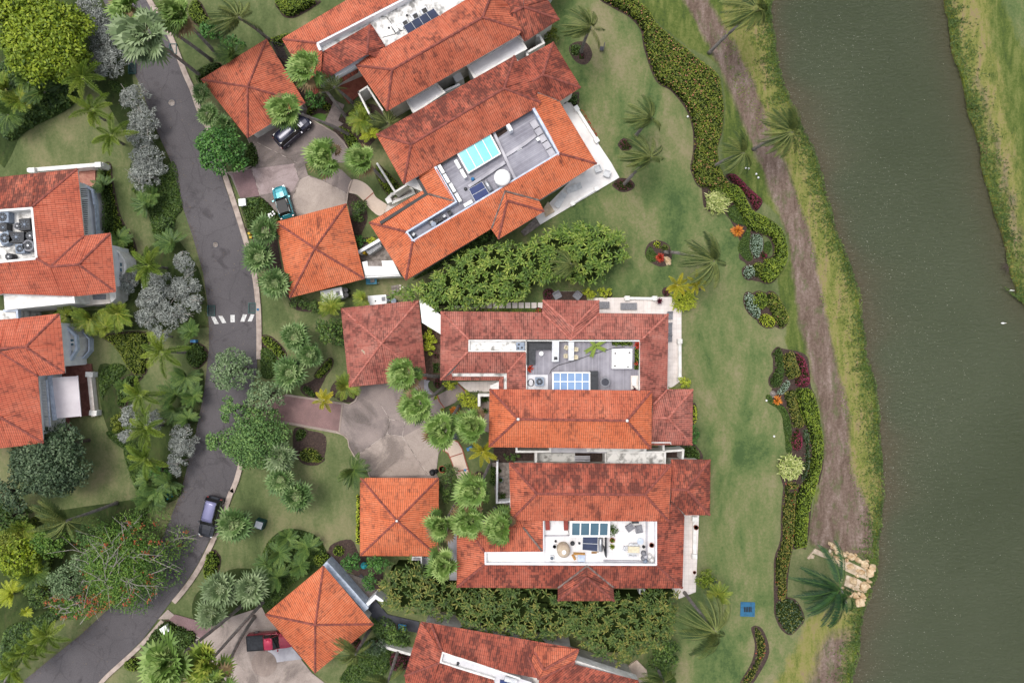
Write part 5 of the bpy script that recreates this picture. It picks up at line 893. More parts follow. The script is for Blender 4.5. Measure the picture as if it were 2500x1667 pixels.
for s, b, sc, lb, z in [("D 540,240", "D 960,90", 1.0, "large coconut palm at the lower left with a curved trunk on the lawn", 9), ("E 320,170", "E 610,380", .95, "coconut palm above the first garage, trunk ending at its top corner", 8), ("I 1730,260", "I 1640,500", .88, "wind-bent coconut palm right of the top villa over a small round bed", 8), ("M 350,1130", "M 205,1300", .8, "upper of the two coconut palms on the lawn beside the white patio", 7),
    ("M 340,1500", "N 90,200", .9, "lower coconut palm beside the white patio's outer corner", 7), ("N 960,930", "N 480,845", .9, "coconut palm leaning from the round flower bed onto the lakeside lawn", 8), ("M 1700,1260", "M 1330,1430", .85, "coconut palm hanging over the water's edge, trunk across the track", 8), ("M 1370,90", "M 905,510", 1.05, "coconut palm at the top edge leaning over the track toward the lake", 9),
    ("M 1240,1460", "N 940,30", .72, "small coconut palm over the verge beside the pink-flowered hedge", 6.5), ("P 830,1150", "P 570,820", 1.05, "large coconut palm at the right end of the lower tree screen", 9), ("H 1230,1330", "H 1350,1130", .75, "coconut palm in the courtyard right of the diamond-turned roof", 7), ("H 1500,1560", "H 1600,1260", .75, "coconut palm at the bottom edge left of the bottom villa", 7),
    ("P 400,1560", "P 330,1390", .8, "coconut palm at the bottom edge near the round patio", 7), ("E 1750,1180", "E 1600,1180", .55, "short palm at the left corner of the second villa's upper roof", 5), ("E 1230,830", "E 1440,1010", .5, "small feathery palm beside the terracotta court", 6), ("J 1540,960", "J 1560,1000", .62, "single paler palm rising out of the upper tree screen", 7.5)]:
    palm('coco', 'lf_coco', q(b)[0], q(s)[0], z, sc, lb)
palm('cocobig', 'lf_cocoD', q("P 1865,880")[0], q("P 1850,790")[0], 6, 1.15, "dark green palm blown flat to the left beside the tan boulders", rz=0)
palm('cocobig', 'lf_cocoD', q("P 1885,900")[0], q("P 1830,850")[0], 5.2, .9, "lower dark green palm trailing under its taller twin beside the boulders", rz=.15)
# areca clumps
for s, sc, mt, lb in [("B 860,1480", 1.0, 'lf_areca', "yellow-green areca clump left of the two under the upper left villa wall"), ("B 1130,1430", 1.15, 'lf_areca', "widest areca clump right of the upper left villa's lower wall"), ("B 640,1450", .7, 'lf_areca', "darkest areca clump close to the lower left-edge villa"), ("B 1020,1560", .9, 'lf_areca', "areca clump overhanging the lower garden bed"), ("G 1350,560", .95, 'lf_areca', "leafy clump between the pink garage and the curved driveway edge"), ("G 1420,1370", 1.0, 'lf_dark', "leafy clump at the left rim of the concrete court above the capped garage"), ("F 1210,1370", .95, 'lf_areca', "areca clump below the white tank box"),
    ("F 1510,1290", .6, 'lf_areca', "small areca between the two white tank boxes"), ("A 200,960", 1.2, 'lf_areca', "drooping areca mass at the far upper left, left clump"), ("A 420,880", 1.2, 'lf_dark', "drooping areca mass at the far upper left, right clump"), ("A 300,760", 1.0, 'lf_dark', "areca clump under the yellow-green canopy"), ("A 90,1100", 1.0, 'lf_dark', "areca clump against the left edge above the lawn"), ("A 60,850", 1.1, 'lf_areca', "areca clump touching the left edge under the canopy"), ("D 100,830", .8, 'lf_yg', "yellow shrub palm near the left edge of the lower gardens"), ("D 220,980", .4, 'lf_yg', "tiny yellow shrub palm below the larger yellow one"),
    ("E 270,530", 1.0, 'lf_dark', "dark clump between the top coconut palm and the first garage"), ("E 1500,1150", .9, 'lf_areca', "golden clump along the second villa's left wall"), ("E 1590,1290", .7, 'lf_yg', "lower golden clump left of the second villa"), ("P 850,840", .8, 'lf_areca', "feathery clump beside the round clipped bush at the patio corner"), ("D 300,660", 1.0, 'lf_dark', "olive clump left of the grey-green crown"), ("D 200,300", 1.1, 'lf_areca', "yellowish clump under the lower left coconut palm"), ("D 80,450", 1.2, 'lf_areca', "yellowish clump at the left edge below the dark gap"), ("D 330,520", 1.0, 'lf_areca', "yellowish clump between coconut palm and grey-green crown"), ("P 430,1480", .8, 'lf_dark', "dark clump right of the round patio")]:
    palm('areca', mt, q(s)[0], q(s)[0], 2.6, sc, lb, rz=random.uniform(0, 6), name='areca_palm', cat='palm clump', tr=.2)
# ---- broad trees
TR = [("A 2080,1410", 5.5, 62, 68, 'lf_tree', "vivid green tree hiding the left end of the upper driveway", {}), ("A 350,330", 8, 115, 110, 'lf_yeltree', "large yellow-green tree filling the top left corner", dict(leaf=.42)), ("A 100,120", 8, 70, 60, 'lf_yeltree', "second yellow-green crown in the very corner", dict(leaf=.42)), ("A 560,520", 7.2, 60, 55, 'lf_yeltree', "lower lobe tree of yellow-green foliage beside the silver shrubs", dict(leaf=.4)),
 ("G 250,400", 5.5, 62, 54, 'lf_greytree', "grey-green tree over the road above the cobbled drive", dict(leaf=.26)), ("G 570,650", 5, 54, 42, 'lf_greytree', "smaller grey-green tree over the mouth of the cobbled drive", dict(leaf=.26)), ("G 440,1090", 6, 80, 78, 'lf_midtree', "largest mid green roadside tree below the cobbled drive", dict(leaf=.28)), ("G 250,790", 4.8, 36, 34, 'lf_midtree', "upright lobe of mid green tree over the asphalt", dict(leaf=.28)), ("G 110,1080", 4.5, 26, 27, 'lf_midtree', "small round mid green crown over the road", dict(leaf=.28)),
 ("C 400,1300", 7, 105, 85, 'lf_darktree', "dark grey-green tree below the awning villa", dict(leaf=.32)), ("C 620,1120", 6, 50, 48, 'lf_darktree', "dark tree lobe at the lower corner of the awning villa", dict(leaf=.32)), ("D 60,20", 6, 60, 45, 'lf_darktree', "dark tree at the left edge under the awning villa", dict(leaf=.32)),
 ("D 540,740", 6, 52, 46, 'lf_greytree', "round grey-green crown left of the flame tree", dict(leaf=.24)), ("D 690,590", 5.5, 36, 34, 'lf_greytree', "darker grey-green crown above the round one", dict(leaf=.24)), ("D 940,640", 7, 128, 122, 'lf_flame', "open flame tree with bare grey branches and red blossom over the road bend", dict(leaf=.22, twigs=70, trunk='branch', flowers=('lf_flower', 75, .45), clumps=120, dens=.34, ragged=.35)),
 ("D 620,930", 5, 80, 40, 'lf_flame', "lower flame tree edge with red blossom along the verge", dict(leaf=.22, twigs=30, trunk='branch', flowers=('lf_flower', 45, .2), clumps=60, dens=.42)), ("D 130,560", 5, 60, 50, 'lf_yeltree', "olive yellow tree at the left edge of the lower gardens", dict(leaf=.36)), ("C 1700,880", 1.8, 30, 22, 'lf_cycad', "green shrub under the lower roadside cycads", dict(leaf=.22)), ("B 1560,560", 1.4, 26, 20, 'lf_dark', "low dark shrub in the broad groundcover wedge", dict(leaf=.2)), ("C 1500,1380", 2, 34, 24, 'lf_tree', "green shrub below the widest foxtail palm", dict(leaf=.24)), ("C 1120,920", 1.2, 22, 30, 'lf_olive', "olive scrub in the dry garden bed", dict(leaf=.2)), ("D 1120,250", 1.6, 24, 30, 'lf_cycad', "shrub along the left edge of the lawn tongue", dict(leaf=.22)), ("D 400,420", 4.5, 55, 45, 'lf_flame', "olive green tree between the coconut palm and the grey-green crown", dict(leaf=.24)), ("D 720,350", 5, 50, 34, 'lf_midtree', "rounded green tree at the upper left of the flame tree", dict(leaf=.22)), ("D 320,860", 3.5, 50, 34, 'lf_dark', "dark tree below the round grey-green crown", dict(leaf=.26)), ("D 60,420", 4, 55, 60, 'lf_olive', "olive tree at the left edge under the dark gap", dict(leaf=.28)), ("D 60,220", 4, 55, 45, 'lf_dark', "very dark tree by the left edge above the coconut palm", {}),
 ("G 1180,20", 4, 36, 36, 'lf_dark', "dark tree left of the pink garage", {}), ("G 1290,60", 3, 22, 40, 'lf_dark', "dark shrub column along the pink garage's left wall", {}), ("E 240,440", 3, 36, 34, 'lf_tree', "dense tree at the top left side of the first garage", {}), ("H 1200,580", 3, 25, 24, 'lf_tree', "round bush with the stepping stones", dict(leaf=.24)), ("H 1410,590", 3.5, 30, 26, 'lf_tree', "round green tree below the capped garage, right of the turquoise ball", dict(leaf=.24)), ("H 1350,740", 3, 20, 22, 'lf_tree', "smaller green bush below the round green tree", dict(leaf=.24)),
 ("H 1560,1180", 3.5, 36, 30, 'lf_dark', "green tree beside the blue table in the slate court", dict(leaf=.28)), ("H 1400,1270", 2.5, 30, 22, 'lf_darktree', "grey leafless shrub in the bottom courtyard", dict(leaf=.22)), ("P 745,720", 2.5, 26, 25, 'lf_hedge', "round clipped bush at the lower villa's patio corner", dict(leaf=.2)), ("P 790,770", 2.2, 20, 20, 'lf_darktree', "greyer bush touching the round clipped bush", dict(leaf=.2)), ("P 420,1330", 3.5, 42, 55, 'lf_dark', "dark tree at the bottom right end of the lower screen", {}),
 ("J 730,690", 2.2, 28, 15, 'lf_dark', "dark bush in the nook beside the hipped porch", dict(leaf=.24)), ("E 1040,930", 2.2, 30, 28, 'lf_tree', "round green hedge bush at the first garage's lower right corner", dict(leaf=.24)), ("E 1480,1080", 2.2, 26, 30, 'lf_areca', "bright shrub between the walkway and the second villa", dict(leaf=.26)), ("S 960,260", 1.6, 20, 12, 'lf_yg', "lime shrub above the tilted paved landing", dict(leaf=.2)), ("S 1120,410", 2.2, 22, 20, 'lf_yg', "lime shrub beside the white courtyard wall", dict(leaf=.2)), ("S 1200,480", 2, 18, 18, 'lf_yg', "darker lime shrub just below it, by the roof corner", dict(leaf=.2)),
 ("S 1000,530", 1.2, 14, 12, 'lf_orange', "orange-leaved shrub beside the leaning trunk", dict(leaf=.2)), ("S 930,1330", 2.2, 32, 52, 'lf_dark', "trailing dark vine mass right of the capped garage", dict(leaf=.2)), ("F 1470,440", 1.5, 20, 28, 'lf_dark', "dark bush right of the clean orange garage's top corner", dict(leaf=.22)), ("F 1480,740", 1.5, 14, 16, 'lf_tree', "bush squeezed between the garage and the white side wall", dict(leaf=.22)), ("F 1600,735", 1.5, 12, 10, 'lf_yg', "bright yellow-green bush beside the side wall", dict(leaf=.22)), ("F 900,1330", 1.5, 30, 16, 'lf_dark', "bush with white flowers below the clean orange garage", dict(leaf=.22)), ("F 1040,1375", 1.5, 22, 16, 'lf_dark', "bush next to the white-flowered one, by the tank box", dict(leaf=.22)),
 ("K 190,130", 1.8, 18, 40, 'lf_yg', "tall lime shrub strip between the pink garage and the white wall", dict(leaf=.22)), ("I 1350,320", 1.8, 20, 18, 'lf_olive', "mottled shrub behind the top villa's corner", dict(leaf=.22)), ("I 1280,460", 1.2, 22, 10, 'lf_hedge', "low hedge bush between the two upper villas", dict(leaf=.2)), ("O 680,520", 1.5, 16, 14, 'lf_yg', "lime shrub at the lower end of the middle villa's patio", dict(leaf=.22)), ("O 770,1020", 1.5, 14, 26, 'lf_tree', "green bush against the middle villa's right wall", dict(leaf=.22)), ("U 330,240", 1.4, 26, 10, 'lf_dark', "dark planting in the gap between the middle and lower villas", dict(leaf=.24)), ("E 30,280", 2, 30, 24, 'lf_tree', "bush at the top left under the coconut fronds", {}), ("F 470,370", 1.2, 14, 10, 'lf_dark', "dark bush behind the white mailbox pillar", {}), ("J 1870,1230", 1, 20, 12, 'lf_yg', "lime bush at the end of the chair patio", dict(leaf=.2)), ("J 1720,1240", 1.2, 15, 15, 'lf_yg', "yellow-green bush right of the second patio chair", dict(leaf=.2)), ("G 2150,130", 1.6, 12, 26, 'lf_yg', "lime shrub right of the pink garage roof", dict(leaf=.2))]
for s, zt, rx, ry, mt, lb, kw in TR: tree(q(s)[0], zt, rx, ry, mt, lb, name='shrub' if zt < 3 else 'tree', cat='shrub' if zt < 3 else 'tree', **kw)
# ---- silver shrubs
for s, rx, ry, lb in [("A 830,70", 36, 30, "topmost silver shrub at the upper left road edge"), ("A 980,330", 44, 48, "large silver shrub below the topmost one"), ("A 1010,580", 44, 40, "silver shrub left of the dark green grate"), ("A 1270,930", 36, 34, "silver shrub whose shadow falls by the round manhole"), ("A 1360,1130", 42, 32, "widest-reaching silver shrub over the road edge"), ("A 1330,1280", 38, 30, "silver shrub just above the lowest of the upper row"), ("A 1370,1480", 38, 36, "lowest silver shrub of the upper row"), ("B 1380,90", 46, 38, "silver shrub at the head of the pale lawn strip"),
    ("B 1750,940", 24, 26, "small silver shrub beside the narrow verge"), ("B 1760,1180", 38, 44, "tallest silver shrub left of the road above the crosswalk"), ("B 1480,1190", 42, 40, "silver shrub right of the foxtail palm"), ("B 1210,1120", 26, 30, "silver shrub in front of the bay windows"), ("B 1620,1430", 44, 34, "silver shrub left of the crosswalk"), ("B 1400,1470", 30, 30, "silver shrub above the trimmed bed"), ("C 1530,70", 24, 22, "silver shrub at the top of the foxtail palm"), ("C 1240,860", 26, 32, "silver shrub behind the lower foxtail palms"), ("C 1730,1090", 34, 42, "silver shrub close to the road below the cycads"), ("C 1690,1290", 24, 34, "lowest silver shrub of the left gardens"), ("B 1420,1300", 34, 30, "silver shrub between the foxtail palm and the areca clump"), ("B 1860,1330", 20, 22, "silver shrub hanging nearest the crosswalk"), ("A 900,200", 34, 34, "silver shrub between the topmost and the large one"), ("C 1460,880", 22, 24, "silver shrub squeezed between two foxtail palms"), ("C 1200,1040", 16, 14, "smallest silver tuft at the dry bed's right end")]:
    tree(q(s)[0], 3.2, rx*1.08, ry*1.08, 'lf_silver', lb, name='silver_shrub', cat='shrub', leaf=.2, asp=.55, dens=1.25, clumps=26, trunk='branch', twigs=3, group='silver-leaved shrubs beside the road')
# ---- hedges and beds
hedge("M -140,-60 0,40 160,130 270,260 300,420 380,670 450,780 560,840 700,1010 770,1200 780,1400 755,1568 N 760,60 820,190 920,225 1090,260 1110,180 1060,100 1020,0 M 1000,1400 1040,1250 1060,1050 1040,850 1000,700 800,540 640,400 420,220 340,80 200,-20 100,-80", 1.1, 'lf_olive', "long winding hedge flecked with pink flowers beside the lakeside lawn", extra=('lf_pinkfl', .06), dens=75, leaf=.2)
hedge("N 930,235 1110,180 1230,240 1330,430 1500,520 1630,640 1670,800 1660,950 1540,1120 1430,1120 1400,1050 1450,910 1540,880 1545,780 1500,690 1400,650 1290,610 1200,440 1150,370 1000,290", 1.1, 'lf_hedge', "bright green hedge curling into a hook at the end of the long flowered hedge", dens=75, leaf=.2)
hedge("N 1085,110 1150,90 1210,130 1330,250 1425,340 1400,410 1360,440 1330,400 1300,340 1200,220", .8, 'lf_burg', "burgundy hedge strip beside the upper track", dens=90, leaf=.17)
hedge("N 1080,460 1150,390 1210,440 1290,590 1310,700 1300,780 1330,905 1270,925 1190,830 1200,750 1240,680 1270,600 1150,560", .3, 'lf_cover', "dark groundcover patch running under the orange bush", 'groundcover', 'groundcover', dens=150, leaf=.15, body=False)
hedge("N 1440,760 1490,740 1510,800 1470,870 1430,830", .25, 'lf_cover', "small groundcover patch inside the hooked hedge", 'groundcover', 'groundcover', dens=150, leaf=.14, body=False)
hedge("N 1340,665 1420,690 1430,800 1400,880 1365,905 1310,830 1310,710", .6, 'lf_sage', "sage grey cushion shrub inside the hooked hedge", 'shrub', 'cushion_shrub', dens=110, leaf=.14)
spiky(q("N 1190,640")[0], 20, .9, 'lf_orange', "orange spiky bush at the lawn edge of the hooked bed", 130, .11); spiky(q("N 1010,350")[0], 37, 1.6, 'lf_varieg', "cream variegated bush at the bend of the flowered hedge", 420, .12, multi=2)
hell("N 1425,875", 11, 10, .5, 'lf_burg', "small magenta bush at the foot of the sage cushion", name='low_shrub', cat='shrub', leaf=.15)
hell("N 1300,1035", 15, 17, .7, 'lf_sage', "pale mottled bush at the tail of the hooked hedge", name='low_shrub', cat='shrub', leaf=.16); hell("N 1390,1010", 16, 20, .8, 'lf_olive', "olive bush between the pale bush and the hooked hedge", name='low_shrub', cat='shrub', leaf=.18)
hell("N 1330,1350", 16, 34, .6, 'lf_sage', "sage green crescent bush on the left of the round lawn bed", rot=-.4, name='low_shrub', cat='shrub', leaf=.18); hell("N 1405,1310", 21, 22, .9, 'lf_hedge', "green bush in the centre of the round lawn bed", name='low_shrub', cat='shrub', leaf=.2)
hedge("N 1490,1225 1560,1240 1620,1330 1680,1450 1660,1540 1590,1565 1540,1480 1500,1400 1470,1320", .9, 'lf_olive', "dark olive hedge forming the right half of the round lawn bed", leaf=.18, extra=('lf_pinkfl', .03)); hell("N 1470,1500", 22, 16, .7, 'lf_yg', "yellow bush at the bottom of the round lawn bed", rot=.4, name='low_shrub', cat='shrub', leaf=.17)
hedge("N 300,880 320,810 350,790 380,830 420,890 400,930 340,935", .25, 'lf_cover', "green cushion in the small round bed by the palm", 'groundcover', 'groundcover', leaf=.14, dens=150, body=False); hell("N 410,770", 11, 9, .5, 'lf_yg', "yellow cushion in the small round bed by the palm", name='low_shrub', cat='shrub', leaf=.15)
hell("N 480,800", 12, 10, .4, 'lf_olive', "olive cushion in the small round bed by the palm", name='low_shrub', cat='shrub', leaf=.15); spiky(q("N 445,895")[0], 15, .8, 'lf_red', "red spiky plant in the small round bed by the palm", 90, .08)
spiky(q("N 670,1290")[0], 37, 1.7, 'lf_yg', "large lime spiky bush at the corner of the upper white patio", 380, .11, multi=2); hell("N 500,1225", 8, 10, .4, 'lf_purple', "dark purple plant left of the lime spiky bush", name='low_shrub', cat='shrub', leaf=.15)
hedge("O 1570,190 1610,220 1630,330 1635,450 1600,550 1555,580 1500,550 1495,480 1545,400 1540,310 1520,250", .5, 'lf_cover', "dark green kidney-shaped cushion at the lawn side of the middle bed", 'hedge', leaf=.15, dens=100, lumps=.02)
hedge("O 1640,250 1720,225 1760,330 1795,450 1740,485 1690,498 1655,480 1635,380 1620,290", .8, 'lf_bronze', "bronze clipped block between green cushion and burgundy shrubs", leaf=.18, dens=80); hedge("O 1745,240 1800,265 1840,310 1870,420 1890,500 1860,560 1790,570 1745,545 1750,490 1795,450 1770,330", 1.0, 'lf_burg', "tall burgundy shrubs beside the track at the middle bed", dens=90, leaf=.18)
hedge("O 1650,500 1695,530 1660,600 1610,643 1560,620 1600,560", .5, 'lf_sage', "sage grey strip below the bronze block", dens=110, leaf=.14); spiky(q("O 1565,700")[0], 17, .7, 'lf_orange', "bright orange spiky plant at the point of the lawn curve", 50, .11)
hedge("O 1455,650 1510,645 1540,720 1610,745 1660,800 1700,920 1705,1060 1700,1185 1650,1190 1640,1060 1622,950 1610,850 1560,770 1480,720", .35, 'lf_cover', "green groundcover band following the lawn curve", 'groundcover', 'groundcover', leaf=.15, dens=140, body=False)
hedge("O 1640,620 1740,600 1765,740 1800,830 1830,910 1800,960 1720,950 1700,850 1650,720", .8, 'lf_bronze', "bronze hedge strip right of the orange spiky plant", leaf=.18, dens=80)
hedge("O 1760,590 1830,580 1900,595 1950,700 1990,900 2020,1180 1980,1400 P 1660,0 1620,130 1600,250 1590,450 1540,468 1490,462 1490,200 1510,0 O 1780,1560 1870,1400 1905,1180 1865,960 1800,850 1765,740", 1.2, 'lf_hedge', "long bright green hedge between the middle bed and the track", dens=75, leaf=.2)
hell("O 1757,1080", 14, 27, .8, 'lf_burg', "burgundy oval bush above the cream variegated bush", name='low_shrub', cat='shrub', leaf=.17); spiky(q("O 1700,1340")[0], 37, 1.6, 'lf_varieg', "cream variegated bush in the lower part of the middle bed", 420, .12, multi=2)
hedge("O 1820,980 1870,1000 1890,1200 1860,1400 1790,1480 1820,1300 1830,1150 1810,1060", .6, 'lf_darktree', "greyish mixed planting behind the burgundy oval", 'hedge', leaf=.18, dens=60, extra=('lf_pinkfl', .04))
hedge("P 1430,0 1490,0 1490,200 1475,430 1450,560 1420,700 1415,870 1350,880 1330,700 1330,560 1380,400 1385,200 O 1650,1500 1720,1480 1780,1500 1740,1568", .7, 'lf_bronze', "bronze hedge running down beside the bare mulch path", leaf=.2, dens=60, extra=('lf_flower', .04))
hedge("P 1340,900 1480,890 1560,1040 1500,1130 1430,1170 1330,1030", .4, 'lf_darktree', "thin greyish planting below the blown-over palm", 'hedge', leaf=.2, dens=40, extra=('lf_bronze', .3)); hedge("P 1150,1115 1205,1150 1250,1290 1200,1420 1120,1568 1040,1600 1060,1540 1150,1400 1165,1270", .4, 'lf_bronze', "sickle-shaped bronze planting at the bottom of the lawn", leaf=.2, dens=45, extra=('lf_flower', .05))
hedge("I 1540,440 1600,412 1650,440 1640,500 1580,530 1545,500", .5, 'lf_dark', "dark cushion in the bed of the upper lakeside palm", 'groundcover', 'groundcover', leaf=.16); hell("I 1650,540", 9, 8, .3, 'lf_purple', "purple flowers at the foot of the upper lakeside palm", name='low_shrub', cat='shrub', leaf=.15, dens=40)
hell("M 110,1380", 16, 14, .4, 'lf_purple', "purple plants in the bed between the two patio-side palms", name='low_shrub', cat='shrub', leaf=.15, dens=40); hell("N 90,200", 24, 15, .4, 'lf_purple', "grey-purple bed at the white patio's outer corner", name='low_shrub', cat='shrub', leaf=.15, dens=40)
hedge("I 1500,950 1600,880 1620,960 1590,1000 1540,990", .8, 'lf_dark', "dark shrub behind the second villa's wall post", leaf=.2); hedge("I 1640,1040 1670,1060 1800,1290 1790,1340", .4, 'lf_red', "thin strip of red flowers outside the patio wall", 'hedge', leaf=.15, sm=False, body=False)
hedge("E 675,-20 1060,-30 1010,30 900,95 820,130 740,120 700,70", 1.3, 'lf_hedge', "clipped hedge at the top edge above the first garage", leaf=.18, dens=90); hedge("A 1850,-20 1900,20 1960,130 2060,230 1980,245 1860,210 1780,100", 1.2, 'lf_hedge', "clipped hedge beside the top kerb palms", leaf=.18)
hedge("A 1850,720 1900,640 2050,580 2100,640 1990,710 1900,780", 1.2, 'lf_cover', "clipped hedge above the first garage's left corner", leaf=.18); hedge("E 610,365 760,310 830,320 740,400 700,430", 1.0, 'lf_hedge', "dark hedge squeezed between the lawn and the top villa's corner", leaf=.18)
hedge("E 960,1080 1000,1010 1100,975 1200,990 1180,1060 1100,1040 1040,1060 1000,1100", .7, 'lf_olive', "curved hedge around the little round lawn", leaf=.18); hedge("E 1270,1210 1350,1220 1450,1320 1480,1400 1400,1430 1340,1340", .8, 'lf_hedge', "triangular hedge right of the navy car", leaf=.18)
hedge("E 440,1340 500,1568 300,1568 380,1450", 1.0, 'lf_cover', "dark hedge at the driveway's upper left corner", leaf=.2)
hedge("F 345,335 430,315 540,320 620,400 700,480 725,560 600,560 450,620 400,640 370,520 340,420", .8, 'lf_cover', "dark hedge around the white mailbox pillar and the white flowers", leaf=.2, extra=None); hedge("F 1640,0 1700,40 1860,200 1880,300 1760,300 1640,120", .8, 'lf_hedge', "hedge along the second villa's low white wall", leaf=.2)
hedge("G 540,80 620,90 720,180 765,260 700,300 640,230 550,150", .7, 'lf_hedge', "clipped tongue hedge left of the palm trio", leaf=.18); hedge("G 1180,295 1215,320 1190,400 1110,480 1040,470 1080,400", .7, 'lf_hedge', "clipped crescent hedge right of the palm trio", leaf=.18)
hedge("G 535,190 640,230 690,330 640,480 540,470 525,330", .5, 'lf_cover', "dark groundcover between the kerb and the palm trio", 'groundcover', 'groundcover', leaf=.2, dens=90, body=False); hedge("G 930,560 1010,570 1065,660 1030,675 940,620", .6, 'lf_cover', "dark wedge hedge above the cobbled drive", leaf=.18)
hedge("G 900,960 970,1000 930,1070 880,1090 860,1030", .6, 'lf_cover', "clipped block right of the big roadside tree, upper", leaf=.18); hedge("G 890,1200 980,1150 1060,1170 1130,1250 1110,1285 1040,1295 930,1280", .6, 'lf_olive', "clipped wing hedge right of the big roadside tree, lower", leaf=.18)
hedge("H 1235,35 1275,35 1278,250 1278,450 1230,430", 1.0, 'lf_yg', "yellow-green hedge strip on the left of the capped garage", leaf=.2, sm=False); hell("D 1720,610", 19, 38, .9, 'lf_hedge', "oval clipped hedge on the kerb side below the parked car", rot=.1, leaf=.18)
hell("H 950,560", 20, 18, 1.0, 'lf_hedge', "clipped round bush touching the peak of the diamond-turned roof", leaf=.18); hedge("H 480,480 560,370 720,320 900,370 970,450 990,540 880,640 700,770 640,850 520,960 420,900 440,700", .5, 'lf_cover', "dark underplanting of the curved bed above the diamond-turned roof", 'groundcover', 'groundcover', leaf=.25, dens=85, body=False)
hedge("D 1350,1070 1440,1100 1600,1180 1520,1300 1400,1350 1250,1300 1180,1250 1270,1120", .8, 'lf_cover', "dark hedge around the second white mailbox box", leaf=.2); hell("D 1070,1425", 20, 17, .8, 'lf_hedge', "round clipped bush by the bottom road kerb", leaf=.18)
hell("H 1090,490", 14, 14, .7, 'lf_hedge', "clipped block left of the round bush and gravel", leaf=.18)
# left gardens
hedge("B 925,30 990,30 1000,130 1050,400 1062,650 965,665 965,350 930,160", 1.5, 'lf_cover', "tall dark hedge wall right of the upper left villa", leaf=.2, sm=False); hedge("B 990,0 1040,0 1060,150 1120,450 1180,590 1260,720 1300,900 1180,830 1080,690 1060,400 1000,150", .5, 'lf_hedge', "curving groundcover hedge between villa and pale lawn", leaf=.2, dens=50)
hedge("B 1250,230 1450,200 1600,0 1680,0 1720,280 1750,400 1680,500 1640,640 1560,800 1480,750 1430,550 1400,430 1300,300", .5, 'lf_cover', "broad groundcover wedge beside the road curve", 'groundcover', 'groundcover', leaf=.22, dens=85, body=False)
hedge("C 980,80 1380,50 1390,300 1370,430 1310,450 1230,420 1130,250 1050,150", .8, 'lf_olive', "large trimmed shrub bed below the areca clumps", leaf=.2, dens=60); hedge("C 950,420 1100,340 1190,380 1180,430 1010,600 960,690", .5, 'lf_cover', "rough green strip beside the awning terrace lawn", 'groundcover', 'groundcover', leaf=.22, dens=85, body=False)
hedge("C 1130,500 1250,450 1340,470 1210,590 1190,740 1110,750 1110,600", .8, 'lf_cover', "trimmed elbow hedge in the left gardens", leaf=.2); hedge("C 1000,1000 1150,990 1220,1080 1180,1150 1080,1100", .5, 'lf_cover', "small rough patch at the lower end of the dry bed", 'groundcover', 'groundcover', leaf=.2, dens=85, body=False)
hedge("C 1790,150 1900,160 1965,230 1960,300 1860,390 1770,310", .9, 'lf_cover', "dark hedge between the blue bin and the road", leaf=.2); hedge("C 1180,1130 1320,1100 1350,1500 1300,1568 1200,1300", .4, 'lf_cover', "dark strip under the lowest foxtail palms", 'groundcover', 'groundcover', leaf=.22, dens=85, body=False)
hedge("A 1040,760 1180,800 1250,880 1150,900 1050,850", .6, 'lf_cover', "dark patch between the silver shrubs and the leaning trunk", 'groundcover', 'groundcover', leaf=.22, body=False); hedge("D 1110,130 1450,-40 1470,40 1200,170 1180,330 1080,320", .6, 'lf_cover', "rough planting above the left lawn tongue", 'groundcover', 'groundcover', leaf=.24, dens=85, body=False)
hedge("D -20,350 200,320 330,420 420,560 360,750 420,880 200,860 60,700 -20,560", .8, 'lf_areca', "olive undergrowth below the lower left coconut palm", 'groundcover', 'groundcover', leaf=.3, dens=60, body=False); hedge("A -20,600 600,560 720,820 640,1000 300,1180 0,1300", 1.2, 'lf_dark', "deep undergrowth at the far upper left", 'groundcover', 'groundcover', leaf=.4, dens=45, body=False)
hedge("D 20,1150 260,1050 420,960 480,1020 300,1200 120,1440 0,1560", .7, 'lf_dark', "undergrowth along the lower left verge", 'groundcover', 'groundcover', leaf=.3, dens=60, body=False)
hedge("O 505,565 720,565 735,590 505,592", .5, 'lf_hedge', "thin hedge under the middle villa's patio end", leaf=.18, sm=False, body=False); hell("O 772,830", 7, 25, 1.0, 'lf_yg', "yellow spiky strip against the middle villa's right wall", leaf=.22)
hedge("O 490,1125 700,1125 790,1150 830,1255 680,1255 660,1160 490,1150", .6, 'lf_cover', "planting at the right ends of the middle and lower villas", leaf=.24, dens=40); hedge("K 600,605 765,605 765,632 620,632", .7, 'lf_cover', "short dark hedge along the cream courtyard", leaf=.18, sm=False)
hedge("S 1380,1130 1440,1140 1435,1350 1370,1330", 1.2, 'lf_cover', "dark hedge along the small walled yard", leaf=.2, sm=False); hell("S 1260,1230", 10, 9, .6, 'lf_varieg', "yellow flowering bush by the leaning trunk", name='low_shrub', cat='shrub', leaf=.18)
spiky(q("S 795,395")[0], 8, .4, 'lf_yg', "small star plant left of the tilted landing", 30, .07); spiky(q("S 870,520")[0], 8, .4, 'lf_yg', "small star plant below the tilted landing", 30, .07); hell("S 820,235", 9, 12, .5, 'lf_purple', "dark red shrub by the middle villa's left wall", name='low_shrub', cat='shrub', leaf=.16)
hell("K 260,270", 9, 9, .5, 'lf_purple', "purple plant beside the pale side walk", name='low_shrub', cat='shrub', leaf=.16); hedge("K 215,330 292,330 292,440 225,440", .6, 'lf_cover', "dark square of planting at the trunk foot by the pink garage", leaf=.18, sm=False)
